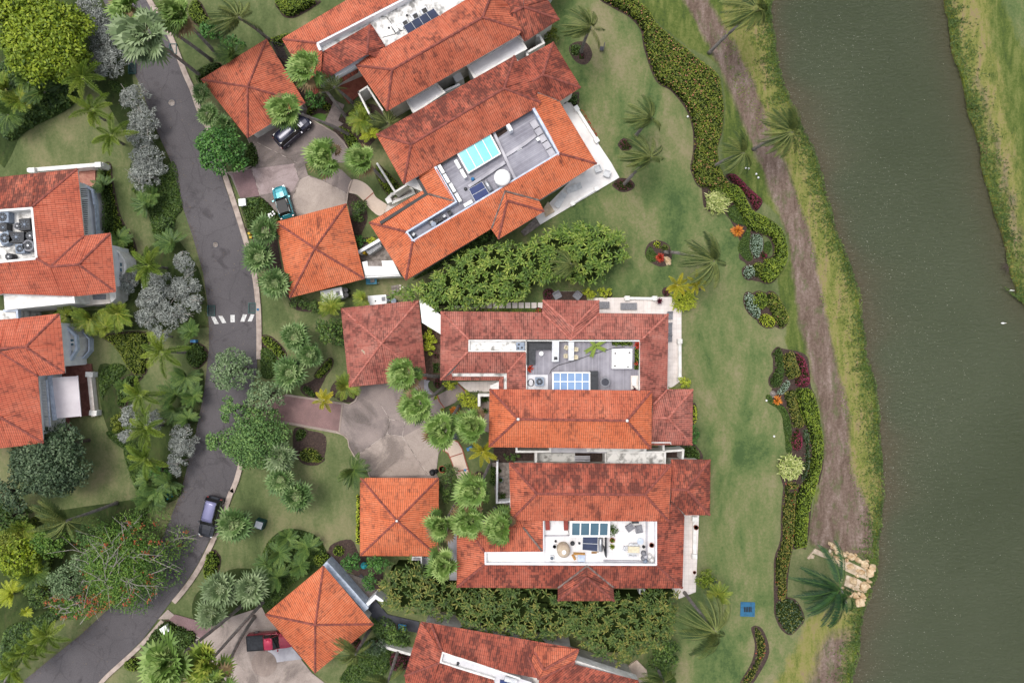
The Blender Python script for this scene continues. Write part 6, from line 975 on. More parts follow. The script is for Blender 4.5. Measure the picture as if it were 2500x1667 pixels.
hell("J 1330,1250", 12, 14, .8, 'lf_purple', "wine red shrub left of the patio chairs", name='low_shrub', cat='shrub', leaf=.18); hell("J 1900,1250", 9, 9, .5, 'lf_purple', "small purple plant at the patio's upper edge", name='low_shrub', cat='shrub', leaf=.16); hedge("J 640,1390 1270,1385 1270,1415 620,1415", .5, 'lf_hedge', "thin green strip between stepping slabs and pink eave", leaf=.2, sm=False, body=False)
hell("J 1235,1400", 10, 5, .6, 'lf_red', "red-orange plant against the pink eave", name='low_shrub', cat='shrub', leaf=.16)
hell("H 1240,1270", 12, 16, .7, 'lf_purple', "purple plants right of the diamond-turned roof", name='low_shrub', cat='shrub', leaf=.18); hell("H 1590,1400", 24, 24, .8, 'lf_purple', "dark purple planting left of the bottom villa", name='low_shrub', cat='shrub', leaf=.2)
hedge("J 560,760 780,650 820,700 540,860 300,980 100,1080 20,1110 150,1020", .7, 'lf_dark', "dark narrow planting along the second villa's lower wall", leaf=.24, dens=45, body=False); hedge("H 1370,1050 1500,1040 1600,1150 1680,1250 1560,1300 1400,1200", .8, 'lf_dark', "undergrowth in the court between the bottom roofs", 'groundcover', 'groundcover', leaf=.25, dens=85, body=False)
hedge("H 1240,1300 1400,1200 1520,1320 1480,1500 1300,1568 1100,1568 1180,1420", .5, 'lf_cover', "rough undergrowth below the diamond-turned roof's right corner", 'groundcover', 'groundcover', leaf=.25, dens=85, body=False)
hedge("L 720,0 800,-5 800,80 715,85", .5, 'lf_cover', "green square in the small walled yard", leaf=.2, sm=False)
# ---- tree screens
screen("J 0,1180 200,1030 500,830 850,740 1150,690 1480,570 1800,550 2050,630 2125,850 2000,980 1800,1130 1450,1110 1250,1150 1100,1260 980,1330 700,1340 300,1410 130,1290 0,1290 -180,1280 -230,1200", 5, 'lf_heli', "long dense screen of paddle-leaved plants between the second and middle villas", 26, .62)
screen("H 1500,640 1640,600 1800,660 L 200,760 330,800 600,810 740,760 1000,800 1200,890 1700,895 1850,870 P 200,870 500,840 560,900 540,1000 520,1120 480,1250 400,1310 200,1400 60,1460 L 1700,1450 1560,1390 1400,1300 1250,1240 1000,1280 900,1220 600,1230 300,1100 100,1060 H 1700,1050 1560,1040 1440,960 1430,800", 5, 'lf_heli2', "longest dark screen of leafy plants between the lower and bottom villas", 26, .6)
# ---- rough grass along the banks
def tufts(s, n, mat, h=.35):
    pts = smooth([w(p) for p in q(s)], 3); xs = [p.x for p in pts]; ys = [p.y for p in pts]; x = R.uniform(min(xs), max(xs), n*3); y = R.uniform(min(ys), max(ys), n*3); ins, d = inpoly(x, y, pts); x, y = x[ins], y[ins]; lu = lump(x, y, .5); kp = lu+R.normal(0, .35, len(x)) > -.1; x, y, lu = x[kp], y[kp], lu[kp]; n = len(x)
    a = R.uniform(0, 6.28, n); el = R.uniform(.1, .9, n); dr = np.stack([np.cos(a)*np.cos(el), np.sin(a)*np.cos(el), np.sin(el)], 1); V, t = quads(np.stack([x, y, np.full(n, .12)], 1), dr, np.stack([R.normal(0, .5, n), R.normal(0, .5, n), np.ones(n)], 1), h*R.uniform(.6, 1.4, n), np.full(n, .07), .45+lu*.35+R.normal(0, .2, n))
    o = meshq('bank_grass', V, t, mat); tag(o, kind='stuff'); o['label'] = "rough grass growing along the water's edge"; o['category'] = 'grass'
def tufts_line(line, inward, n, mat, h, side):
    P_ = np.array([[p.x, p.y] for p in line]); k = R.integers(0, len(P_)-1, n); f = R.uniform(0, 1, n)[:, None]; p = P_[k]*(1-f)+P_[k+1]*f; d = P_[k+1]-P_[k]; d /= np.linalg.norm(d, axis=1, keepdims=True)+1e-9; nn = np.stack([-d[:, 1], d[:, 0]], 1)*side
    off = np.abs(R.normal(0, 1, n))*inward-.25; lu = lump(p[:, 0], p[:, 1], .45); off *= (1+.5*lu); p = p+nn*off[:, None]; m_ = (p[:, 1] > -46) & (p[:, 1] < 46); p = p[m_]; lu = lu[m_]; n = len(p)
    a = R.uniform(0, 6.28, n); el = R.uniform(.0, .9, n); dr = np.stack([np.cos(a)*np.cos(el), np.sin(a)*np.cos(el), np.sin(el)], 1)
    V, t = quads(np.stack([p[:, 0], p[:, 1], np.full(n, .13)], 1), dr, np.stack([R.normal(0, .5, n), R.normal(0, .5, n), np.ones(n)], 1), h*R.uniform(.6, 1.4, n), np.full(n, .09), .45+lu*.35+R.normal(0, .22, n)); o = meshq('bank_grass', V, t, mat); tag(o, "rough grass growing along the edge of the lake", 'grass', None, 'stuff')
tufts_line(shj, 1.1, 16000, 'lf_shore', .34, -1 if shj[0].y > shj[-1].y else 1); tufts_line(frj, 1.3, 13000, 'lf_shore', .4, 1 if frj[0].y > frj[-1].y else -1)
tufts(BNK, 9000, 'lf_grass', .22)
n = 5200; lx = R.uniform(-62, 18, n); ly = R.uniform(-41, 41, n); V, t = quads(np.stack([lx, ly, np.full(n, .21)], 1), np.stack([R.normal(0, 1, n), R.normal(0, 1, n), np.zeros(n)], 1), np.tile([0., 0, 1], (n, 1)), R.uniform(.05, .13, n), R.uniform(.03, .07, n), R.uniform(0, 1, n)); tag(meshq('fallen_leaves', V, t, 'lf_litter'), "dry fallen leaves scattered over lawns and paving", 'leaves', None, 'stuff')
n = 2600; k_ = R.integers(0, 60, n); vg = smooth([w(p) for p in q("W 300,60 A 1340,800 1480,1200 1640,1568 B 1750,400 1850,700 1950,1050 1990,1330 2005,1568 C 2005,200 1960,600 1880,1000 1780,1400 D 1490,0 1440,120 1340,370 1240,500 W 250,1500 D 670,1165 400,1380 180,1560")], 4, False); vg = np.array([[p.x, p.y] for p in vg]); k_ = R.integers(0, len(vg)-1, n); f = R.uniform(0, 1, n)[:, None]; p = vg[k_]*(1-f)+vg[k_+1]*f+R.normal(0, .35, (n, 2)); V, t = quads(np.stack([p[:, 0], p[:, 1], np.full(n, .2)], 1), np.stack([R.normal(0, 1, n), R.normal(0, 1, n), np.zeros(n)], 1), np.tile([0., 0, 1], (n, 1)), R.uniform(.05, .14, n), R.uniform(.03, .08, n), R.uniform(0, .5, n)); tag(meshq('fallen_leaves', V, t, 'lf_litter'), "leaf litter gathered along the left road edge", 'leaves', None, 'stuff')

# wave glints painted as tiny pale flecks lying on the lake
n = 3600; fy = R.uniform(-44, 44, n); fx = np.interp(fy, A_[::-1, 1], A_[::-1, 0])+np.abs(R.normal(0, 1, n))*7+.5; m_ = fx < np.interp(fy, B_[::-1, 1], B_[::-1, 0])-1; fx = fx[m_]; fy = fy[m_]; n = len(fx); V, t = quads(np.stack([fx, fy, np.full(n, -.292)], 1), np.stack([np.ones(n), R.normal(0, .25, n)-.2, np.zeros(n)], 1), np.tile([0., 0, 1], (n, 1)), R.uniform(.05, .18, n), R.uniform(.015, .045, n), R.uniform(0, 1, n)**2.5); tag(meshq('glint_flecks', V, t, 'lf_glint'), "small pale flecks painted as glints on the ripples of the lake", 'glint', None, 'stuff')
# ================= VEHICLES AND OBJECTS =================
def car(label, c_px, head, L, Wd, Ht, body, roofm=None, kind='suv', name='parked_car'):
    c = w(c_px)+Vector((0, 0, .17)); o = thing(name, c, label, 'pickup truck' if kind == 'pickup' else 'car', None, head)
    # body: cross-sections along length (local x forward); half width profile and heights
    def loft(m, secs, close=True):
        i0 = len(m.V); n = len(secs[0])
        for s in secs: m.V += s
        for k in range(len(secs)-1):
            for j in range(n): l = (j+1) % n; m.F.append([i0+k*n+j, i0+(k+1)*n+j, i0+(k+1)*n+l, i0+k*n+l]); m.mi.append(m.cur)
        m.F.append([i0+j for j in range(n)]); m.mi.append(m.cur); m.F.append([i0+(len(secs)-1)*n+j for j in range(n)][::-1]); m.mi.append(m.cur)
    def sec(x, hw, zb, zt, crown=.05): return [(x, -hw, zb), (x, -hw*1.0, zb+(zt-zb)*.6), (x, -hw*.93, zt-.04), (x, -hw*.5, zt+crown*.7), (x, 0, zt+crown), (x, hw*.5, zt+crown*.7), (x, hw*.93, zt-.04), (x, hw, zb+(zt-zb)*.6), (x, hw, zb)]
    W2 = Wd/2; hood = Ht*.58
    pr = [(-.5, .80, .62), (-.48, .93, .70), (-.42, 1, .98), (-.2, 1, 1.0), (.15, 1, 1.0), (.30, .99, .97), (.42, .95, .90), (.47, .86, .82), (.5, .72, .68)]
    if kind == 'pickup': pr = [(-.5, .93, 1.0), (-.49, .98, 1.02), (-.1, 1, 1.02), (.2, 1, 1.0), (.35, .98, .98), (.45, .93, .92), (.49, .82, .85), (.5, .75, .75)]
    m = MB(True); loft(m, [sec(a*L, b*W2, .28, hood*cc+.08, .05) for a, b, cc in pr]); bo = m.build('body', body, o, False)
    cabx = (-.47, .20) if kind == 'suv' else ((-.42, .16) if kind == 'mini' else (-.12, .22))
    def cs(x, hw, z): return [(x, -hw, z), (x, hw, z)]
    x0, x1 = cabx[0]*L, cabx[1]*L; zb = hood+.06
    tz = Ht; rx0, rx1 = x0+.22, x1-.62*(Ht/1.7); bw, tw = W2*.90, W2*.74
    def quad(m, a): m.poly([Vector(v) for v in a])
    gm = MB(True)   # glasshouse
    P = dict(a=(x0, -bw, zb), b=(x0, bw, zb), c=(x1, bw*.93, zb), d=(x1, -bw*.93, zb), e=(rx0, -tw, tz-.05), f=(rx0, tw, tz-.05), g=(rx1, tw, tz-.05), h=(rx1, -tw, tz-.05))
    for k in ('abfe', 'bcgf', 'cdhg', 'daeh', 'ehgf'): quad(gm, [P[x] for x in k])
    gm.build('windows', 'glass_car', o)
    rm = MB(True); secs = []
    for k in range(7): t = k/6; x = rx0-.03+(rx1-rx0+.06)*t; ww = tw*(1.0-.05*(2*t-1)**2)+.02; z = tz-.02-.05*(2*t-1)**2; secs.append([(x, -ww, z-.05), (x, -ww*.9, z+.01), (x, 0, z+.05), (x, ww*.9, z+.01), (x, ww, z-.05)])
    loft(rm, secs); ro = rm.build('roof', roofm or body, o, True)
    pm = MB(True)
    for sy in (-1, 1):
        pm.tube([Vector((x1, sy*bw*.93, zb)), Vector((rx1, sy*tw, tz-.04))], .045, 6); pm.tube([Vector((x0, sy*bw, zb)), Vector((rx0, sy*tw, tz-.04))], .07, 6); xm = (x0+x1)/2; pm.tube([Vector((xm, sy*bw*1.0, zb)), Vector((xm-.05, sy*tw, tz-.04))], .045, 6)
    pm.build('pillars', body, o)
    if kind == 'suv' : part(o, 'roof_rail', lambda m: [m.box((( rx0+rx1)/2, sy*tw*.92), ((rx1-rx0)*.8, .05, .06), 0, tz+.02) for sy in (-1, 1)], 'darkmetal', local=True)
    if kind == 'mini': part(o, 'sunroof', lambda m: m.box(((rx0+rx1)/2, 0), ((rx1-rx0)*.97, tw*1.7, .03), 0, tz+.04), 'black', local=True)
    for sy in (-1, 1):
        part(o, 'mirror', lambda m: m.box((x1-.25, sy*(W2+.1)), (.16, .22, .14), sy*.15, zb), body, local=True)
        part(o, 'headlight', lambda m: m.box((L*.452, sy*W2*.70), (.28, .26, .12), -sy*.35, hood*.78), 'lamp_glass', local=True)
        part(o, 'tail_light', lambda m: m.box((-L*.478, sy*W2*.82), (.12, .2, .2), 0, hood*.72), 'tail', local=True)
        for sx in (-.32, .32):
            wh = part(o, 'wheel', lambda m: m.tube([Vector((sx*L, sy*(W2-.2), .34)), Vector((sx*L, sy*(W2+.01), .34))], .34, 18), 'black', local=True); 
            part(wh, 'rim', lambda m: m.tube([Vector((sx*L, sy*(W2+.0), .34)), Vector((sx*L, sy*(W2+.025), .34))], .21, 14), 'metal', local=True)
    part(o, 'number_plate', lambda m: m.box((L*.497, 0), (.04, .45, .12), 0, .5), 'white', local=True)
    part(o, 'wiper', lambda m: [m.tube([Vector((x1+.02, y, zb+.03)), Vector((x1-.22, y+.35, zb+.22))], .018, 4) for y in (-.5, .1)], 'black', local=True)
    part(o, 'hood_line', lambda m: [m.tube([Vector((x1+.1, sy*W2*.62, hood+.11)), Vector((L*.42, sy*W2*.5, hood*.93+.11))], .015, 4) for sy in (-1, 1)], 'black', local=True)
    if kind == 'pickup':
        part(o, 'cargo_bed', lambda m: m.box((-L*.305, 0), (L*.34, Wd*.80, .02), 0, hood+.17), 'darkmetal', local=True)
        part(o, 'bed_rail', lambda m: ([m.box((-L*.305, sy*Wd*.44), (L*.37, .12, .1), 0, hood+.12) for sy in (-1, 1)], m.box((-L*.485, 0), (.1, Wd*.9, .1), 0, hood+.121)), 'black', local=True)
    return o
def paint(name, c, rough=.25, coat=1.0, metal=.3):
    t = NT(name); t.b.inputs['Base Color'].default_value = lin(c); t.b.inputs['Roughness'].default_value = rough; t.b.inputs['Metallic'].default_value = metal; t.b.inputs['Coat Weight'].default_value = coat*.5; t.b.inputs['Coat Roughness'].default_value = .05
    n = t.noise(t.obj(), 3, 3); t.l(t.mix(t.math('MULTIPLY', n, .15), lin(c), lin('6b655f')), t.b.inputs['Base Color']); MATS[name] = t.m
paint('p_navy', '141a38'); paint('p_turq', '168896'); paint('p_dark', '1a1f2a'); paint('p_red', '9a1a38'); paint('p_silver', '74749a', .4); paint('p_magenta', 'cc1a4c'); paint('p_blackroof', '17181e', .3)
paint('glass_car', '0e1216', .05, 0, 0); paint('lamp_glass', 'c9ced2', .1, 1, 0); paint('tail', '8a1515', .2, 1, 0)
car("navy blue estate car half under the first garage's palm", q("E 862,1272")[0], math.radians(40), 4.9, 1.95, 1.7, 'p_navy')
car("small turquoise car with a black roof on the grey driveway", q("F 770,382")[0], math.radians(107), 3.95, 1.8, 1.45, 'p_turq', 'p_blackroof', 'mini')
car("dark car with a silver roof parked along the kerb", q("D 1752,190")[0], math.radians(-104), 4.9, 2.0, 1.75, 'p_dark', 'p_silver')
car("red pickup truck with a black bed, nose under the diamond-turned roof", q("H 560,1192")[0], math.radians(4), 5.5, 1.95, 1.8, 'p_red', 'p_magenta', 'pickup', 'pickup_truck')
def simple(name, label, cat, fn, mats, group=None, sm=False):
    m = MB(); fn(m); return tag(m.build(name, mats, None, sm), label, cat, group)
def xy(s, z=0): return w(q(s)[0], z)
# utility boxes, grates, mailboxes
for s, a, lb in [("A 1275,665", .25, "dark green slatted grate box at the left road edge"), ("A 1665,480", .3, "teal slatted grate box on the kerb under the largest fan palm"), ("B 2030,1405", .03, "dark green grate box at the left end of the crosswalk"), ("F 460,1380", -.08, "dark green grate box at the right end of the crosswalk")]:
    c = xy(s); t = thing('drain_grate', c, lb, 'drain grate', 'storm drain boxes along the road')
    part(t, 'frame', lambda m: (m.box(c+Vector((-.42, 0, 0)), (.1, 1.3, .3), 0, .01), m.box(c+Vector((.42, 0, 0)), (.1, 1.3, .3), 0, .01), m.box(c+Vector((0, .6, 0)), (.74, .1, .3), 0, .01), m.box(c+Vector((0, -.6, 0)), (.74, .1, .3), 0, .01)), 'green_plastic')
    part(t, 'grate', lambda m: [m.box(c+Vector((0, -.45+i*.18, 0)), (.74, .07, .1), 0, .15) for i in range(6)], 'green_plastic'); part(t, 'sump', lambda m: m.box(c, (.8, 1.15, .05), 0, .011), 'black')
c = xy("F 515,1395"); simple('utility_cover', "blue utility cover on the pavement beside the crosswalk grate", 'utility cover', lambda m: (m.box(c, (.62, .9, .14), 0, .1), m.box(c, (.3, .3, .04), 0, .241)), 'bluecover')
c = xy("P 1090,960"); t = thing('utility_slab', c, "square blue utility slab with a black grille on the lower lawn", 'utility cover'); part(t, 'slab', lambda m: m.box(c, (1.75, 1.75, .1), -.03, .01), 'bluecover'); part(t, 'grille', lambda m: [m.box(c+Vector((-.4+i*.2, 0, 0)), (.13, .62, .03), 0, .112) for i in range(5)], 'black')
for s, a, lb in [("F 360,370", .1, "white mailbox pillar at the upper driveway entrance"), ("D 1350,1130", .6, "white mailbox pillar at the bottom driveway entrance")]:
    c = xy(s, 1.0); t = thing('mailbox_pillar', Vector((c.x, c.y, 0)), lb, 'mailbox'); part(t, 'pillar', lambda m: m.box(c, (.75, .75, 1.0), a, 0), 'wallwhite'); part(t, 'cap', lambda m: m.box(c, (.85, .85, .12), a, 1.001), 'skin_white')
c = xy("H 448,268", .8); t = thing('utility_cabinet', Vector((c.x, c.y, 0)), "grey-blue utility cabinet on the lawn right of the fan palm", 'utility cabinet'); part(t, 'cabinet', lambda m: m.box(c, (1.15, 1.1, 1.0), -.3, 0, .93), 'green_plastic'); part(t, 'lid', lambda m: m.box(c, (.85, .8, .08), -.3, 1.001), 'ac_white')
c = xy("D 1390,30"); simple('marker_slab', "flat turquoise marker slab among the roadside planting", 'utility cover', lambda m: m.box(c, (.95, .7, .1), .5, .01), 'turq')
c = xy("C 1880,128"); simple('small_bin', "blue roadside bin with a white lid by the lawn corner", 'bin', lambda m: (m.box(c, (.4, .35, .7), 0, 0), m.box(c+Vector((-.35, 0, 0)), (.25, .3, .6), 0, 0)), 'blueplastic')
c = xy("F 445,690"); simple('hydrant', "yellow and blue hydrant on the verge beside the round palms", 'hydrant', lambda m: (m.cyl(c+Vector((0, .2, 0)), .16, 0, .75, 10), m.box(c+Vector((0, -.2, 0)), (.3, .3, .3), 0, 0)), 'yellow_paint')
for s, sz, a, lb, ht in [("F 1215,1250", (2.6, 1.3), math.radians(12), "white tank box with two black drums below the clean orange garage", 1.5), ("F 1650,1305", (2.2, 1.2), math.radians(4), "white tank box with one blue-grey drum above the pink garage", 1.5)]:
    c = xy(s, ht); t = thing('equipment_box', Vector((c.x, c.y, 0)), lb, 'equipment box'); part(t, 'box', lambda m: m.box(c, sz+(ht,), a, 0), 'skin_white'); part(t, 'vent', lambda m: m.box(c+Vector((.75, .15, 0)), (.45, .5, .04), a, ht+.002), 'wicker_grey'); part(t, 'cap', lambda m: m.cyl(c+Vector((-.2, -.1, 0)), .09, ht, ht+.05, 8), 'black')
    part(t, 'drum', lambda m: (m.cyl(c+Vector((1.65, .55, 0)), .27, 0, 1.4, 14), m.cyl(c+Vector((1.72, -.05, 0)), .27, 0, 1.4, 14)) if 'two' in lb else (m.cyl(c+Vector((1.9, -.05, 0)), .33, 0, 1.2, 14), m.tube([c+Vector((1.0, 0, -.3)), c+Vector((1.9, -.05, -.3))], .06, 6)), 'black' if 'two' in lb else 'ac_grey')
c = xy("F 1595,1120", .6); t = thing('garden_cart', Vector((c.x, c.y, 0)), "blue garden cart below the white side yard", 'cart'); part(t, 'tub', lambda m: (m.box(c, (1.15, .75, .35), .05, .35, 1.15)), 'tealcover'); part(t, 'load', lambda m: (m.box(c+Vector((.15, 0, 0)), (.5, .4, .1), .2, .705), m.box(c+Vector((.1, -.05, 0)), (.2, .3, .08), .6, .81)), 'stone_grey'); part(t, 'handle', lambda m: [m.tube([c+Vector((.5, y, -.05)), c+Vector((.95, y, .0))], .025, 5) for y in (-.25, .25)], 'metal')
part(t, 'wheel', lambda m: m.tube([c+Vector((-.4, -.35, -.4)), c+Vector((-.4, .35, -.4))], .2, 10), 'black')
c = xy("F 1825,1200"); simple('yard_drain', "square drain grate on the lawn between the two tank boxes", 'drain grate', lambda m: (m.box(c, (.95, .95, .05), .15, .005), [m.box(c+Vector((0, -.3+i*.15, 0)), (.7, .06, .02), .15, .056) for i in range(5)]), 'stone_grey')
for i, s in enumerate(["F 1870,1165", "F 1875,1195", "F 1900,1178"]): simple('stepping_stone', "small pale stone lying beside the square drain grate", 'stone', lambda m: m.lathe(xy(s), [(.12, 0), (.14, .06), (.05, .12)], 7), 'cream_stone', 'small pale stones beside the drain')
for s, a, lb in [("H 1068,605", .9, "top pale oval stepping stone beside the diamond-turned roof"), ("H 1118,664", .9, "middle pale oval stepping stone beside the diamond-turned roof"), ("H 1165,722", .8, "lowest darker oval stepping stone beside the diamond-turned roof")]:
    c = xy(s); simple('stepping_stone', lb, 'stone', lambda m: m.prism([c+Vector((math.cos(t)*.58*math.cos(a)-math.sin(t)*.38*math.sin(a), -(math.cos(t)*.58*math.sin(a)+math.sin(t)*.38*math.cos(a)), 0)) for t in [k*.4488 for k in range(14)]], 0, .18), 'stone_grey' if 'darker' in lb else 'cream_stone')
c = xy("H 1240,785"); simple('bench', "dark slab bench beside the stepping stones", 'bench', lambda m: (m.box(c, (.85, 1.9, .1), .72, .35), m.box(c+Vector((-.3, .4, 0)), (.6, .1, .34), .72, 0), m.box(c+Vector((.3, -.4, 0)), (.6, .1, .34), .72, 0)), 'slate')
c = xy("H 1310,745"); simple('koi_pool', "small dark pool edge beside the slab bench", 'pool', lambda m: m.box(c, (.9, 2.2, .12), .7, .03), 'pool_black'); c = xy("H 1208,748"); simple('plank_step', "short wooden plank step above the slab bench", 'step', lambda m: m.box(c, (.7, .25, .1), .7, .25), 'wood')
c = xy("H 1305,605", .4); simple('garden_ball', "turquoise glazed ball in the gravel below the capped garage", 'ornament', lambda m: m.lathe(c, [(.1, 0), (.3, .1), (.42, .3), (.42, .45), (.3, .68), (.1, .8)], 18), 'turq', sm=True)
c = xy("H 1618,1110", .7); t = thing('garden_table', Vector((c.x, c.y, 0)), "blue square table on the slate court by the bottom villa", 'table'); part(t, 'table_top', lambda m: m.box(c, (1.0, .7, .05), -.15, .68), 'blueplastic')
for dx in (-.35, .35):
    for dy in (-.22, .22): part(t, 'leg', lambda m: m.box(c+Vector((dx, dy, 0)), (.05, .05, .66), 0, .012), 'metal')
c = xy("S 765,1190", .3); simple('rubbish_bag', "black rubbish bag at the lower right corner of the concrete court", 'bag', lambda m: (m.lathe(c, [(.3, 0), (.42, .15), (.36, .4), (.12, .6), (.16, .68)], 9), m.lathe(c+Vector((.45, .15, 0)), [(.2, 0), (.3, .12), (.2, .35), (.05, .45)], 8)), 'black')
c = xy("S 870,1155", .3); simple('clay_bowl', "terracotta bowl in the gravel beside the rubbish bag", 'plant pot', lambda m: m.lathe(c, [(.25, 0), (.42, .25), (.45, .3), (.36, .3), (.3, .12), (.02, .1)], 16), 'terrapot')
c = xy("S 1095,1110", .1); t = thing('garden_hose', c, "coiled pale hose with a blue reel on the garden walk", 'hose'); part(t, 'hose', lambda m: m.tube([c+Vector((math.cos(a)*.45-.15, math.sin(a)*.5, -.05)) for a in [k*.4 for k in range(14)]], .025, 5), 'rail_blue'); part(t, 'reel', lambda m: m.cyl(c+Vector((.2, -.6, 0)), .16, .03, .2, 12), 'blueplastic')
c = xy("S 1160,935", .3); simple('tool_box', "blue plastic box on the lawn wedge by the fan palms", 'box', lambda m: m.box(c, (.7, .4, .4), .4, 0), 'blueplastic'); c = xy("S 1010,800", .3); simple('dark_bench', "dark slatted seat half hidden under the yellow-tipped fan palm", 'bench', lambda m: (m.box(c, (.9, .8, .08), 0, .35), [m.box(c+Vector((x, y, 0)), (.08, .08, .34), 0, 0) for x in (-.35, .35) for y in (-.3, .3)]), 'slate')
def pot(s, z, r, label, mat='terrapot', plant=None, pr=10, name='plant_pot'):
    c = xy(s, z); t = thing(name, c, label, 'plant pot'); part(t, 'pot', lambda m: m.lathe(c, [(r*.65, z), (r*.95, z+r*1.3), (r, z+r*1.5), (r*.8, z+r*1.5), (r*.75, z+r*1.2), (.01, z+r*1.2)], 16), mat)
    if plant: V, T = fan_small(c+Vector((0, 0, r*1.3)), pr*S); meshq('plant', V, T, plant, t)
    return t
def fan_small(c, r_, n=70):
    V = []; T = []
    for i in range(n):
        a = R.uniform(0, 6.28); el = R.uniform(.1, 1.4); L = r_*R.uniform(.5, 1.1); d = np.array([math.cos(a)*math.cos(el), math.sin(a)*math.cos(el), math.sin(el)]); s_ = np.array([-math.sin(a), math.cos(a), 0])*.04; p = np.array(c)
        V += [p, p+d*L*.6-s_, p+d*L+[0, 0, -.2*L], p+d*L*.6+s_]; T.append(R.uniform(.1, 1))
    return np.array(V), np.array(T)
pot("S 1490,1260", .06, .35, "white wire pot stand in the small walled yard", 'ac_grey', 'lf_dark', 9); pot("S 1480,1165", .06, .2, "small dark potted plant in the small walled yard", 'black', 'lf_dark', 7); pot("S 1330,410", .06, .3, "dark potted plant inside the white courtyard corner", 'black', 'lf_dark', 14); pot("S 1325,535", .06, .25, "leafy pot lower in the same courtyard", 'terrapot', 'lf_dark', 12)
pot("P 662,285", .6, .3, "terracotta pot standing on the lower villa's garden wall", 'terrapot'); pot("P 652,655", .12, .2, "small terracotta pot on the lower villa's patio edge", 'terrapot'); pot("N 425,1315", .6, .22, "dark purple spiky plant in a pot on the upper white patio wall end", 'black', 'lf_purple', 12)
# ---- lounge furniture
def lounger(s, a, L, Wd, label, mat='ac_white', z=.12, group='loungers on the white patio'):
    c = xy(s, z+.3); t = thing('sun_lounger', Vector((c.x, c.y, z)), label, 'sun lounger', group); d = Vector((math.cos(a), math.sin(a), 0))
    part(t, 'base', lambda m: (m.box(c-d*L*.12, (L*.7, Wd, .07), a, z+.28), [m.box(c+d*(k*L*.09)-d*L*.12, (.04, Wd*.96, .02), a, z+.351) for k in range(-3, 4)]), mat)
    part(t, 'backrest', lambda m: m.poly([c+d*L*.23+Vector((-d.y, d.x, 0))*Wd/2+Vector((0, 0, .06)), c+d*L*.23-Vector((-d.y, d.x, 0))*Wd/2+Vector((0, 0, .06)), c+d*L*.5-Vector((-d.y, d.x, 0))*Wd/2+Vector((0, 0, .35)), c+d*L*.5+Vector((-d.y, d.x, 0))*Wd/2+Vector((0, 0, .35))]), mat)
    for k in (-.4, .18):
        for sy in (-.4, .4): p = c+d*L*k+Vector((-d.y, d.x, 0))*Wd*sy; part(t, 'leg', lambda m: m.box(p, (.05, .05, .27), a, z), mat)
lounger("J 1440,350", math.radians(58), 2.0, .75, "white lounger nearest the stone block on the white patio"); lounger("J 1570,235", math.radians(20), 1.9, .75, "white lounger farther up the white patio")
lounger("J 2092,1364", 0, 2.0, .85, "brown slatted lounger lengthwise on the middle villa's upper patio", 'wicker_grey', group='slatted loungers'); lounger("J 1845,1352", 0, 1.6, .85, "brown slatted lounger half under the porch eave", 'wicker_grey', group='slatted loungers')
lounger("N 530,1452", math.radians(90), 1.0, .7, "short slatted lounger at the top of the middle villa's side patio", 'wicker_grey', group='slatted loungers'); lounger("O 532,10", math.radians(90), 1.5, .5, "slatted lounger half hidden by the roof on the side patio", 'wicker_grey', group='slatted loungers'); lounger("O 532,103", math.radians(90), .9, .5, "lowest slatted seat on the middle villa's side patio", 'wicker_grey', group='slatted loungers')
c = xy("J 1330,430", .5); simple('stone_block', "raised speckled stone block at the end of the white patio", 'stone block', lambda m: m.prism(g("J 1282,425 1325,362 1388,455 1300,508", .5), .12, .55), 'stone_slab')
def chair(s, a, sz, label, mat, z, group=None, cushion=None, back=.4):
    c = xy(s, z+.4); t = thing('chair', Vector((c.x, c.y, z)), label, 'chair', group); d = Vector((math.cos(a), math.sin(a), 0)); n = Vector((-d.y, d.x, 0))
    part(t, 'seat', lambda m: m.box(c, (sz, sz, .1), a, z+.32), cushion or mat); part(t, 'backrest', lambda m: m.box(c-d*sz*.5, (.1, sz, back), a, z+.421), mat)
    for k in (-1, 1): part(t, 'armrest', lambda m: m.box(c+n*sz*.5*k, (sz*.9, .08, .06), a, z+.55), mat)
    for kx in (-.42, .42):
        for ky in (-.42, .42): part(t, 'leg', lambda m: m.box(c+d*sz*kx+n*sz*ky, (.05, .05, .31), a, z), mat)
chair("J 1412,1258", math.radians(-60), .85, "grey garden chair on the slab patio, left one", 'wicker_grey', .08, 'grey garden chairs'); chair("J 1605,1262", math.radians(-130), .85, "grey garden chair on the slab patio, right one", 'wicker_grey', .08, 'grey garden chairs')
chair("J 1800,50", math.radians(200), .75, "white chair on the white patio, nearer the eave", 'ac_white', .12, 'white patio chairs'); chair("J 1885,95", math.radians(160), .75, "white chair on the white patio, nearer the lawn", 'ac_white', .12, 'white patio chairs')
simple('hose_coil', "dark wire coil on the corner of the white patio wall", 'cable', lambda m: m.tube([xy("I 1475,975", .3)+Vector((math.cos(k*.9)*(.35+.1*math.sin(k*2.3)), math.sin(k*.9)*.32, .02*k)) for k in range(24)], .025, 5), 'black')
part_w = simple('patio_wall', "low white wall with square ends on the right side of the white patio", 'wall', lambda m: (strip(m, "I 1600,1040 1790,1340", .12, .6, .32), m.box(xy("I 1598,1035", .7), (.6, .55, .6), -1, .12), m.box(xy("I 1790,1340", .7), (.6, .55, .6), -1, .12)), 'skin_white')
simple('patio_wall', "low white wall along the lawn edge of the white patio's lower side", 'wall', lambda m: (strip(m, "J 1570,375 1780,245", .12, .45, .2), m.box(xy("J 1560,380", .5), (.5, .5, .45), .5, .12), m.box(xy("J 1790,238", .5), (.5, .5, .45), .5, .12)), 'skin_white')
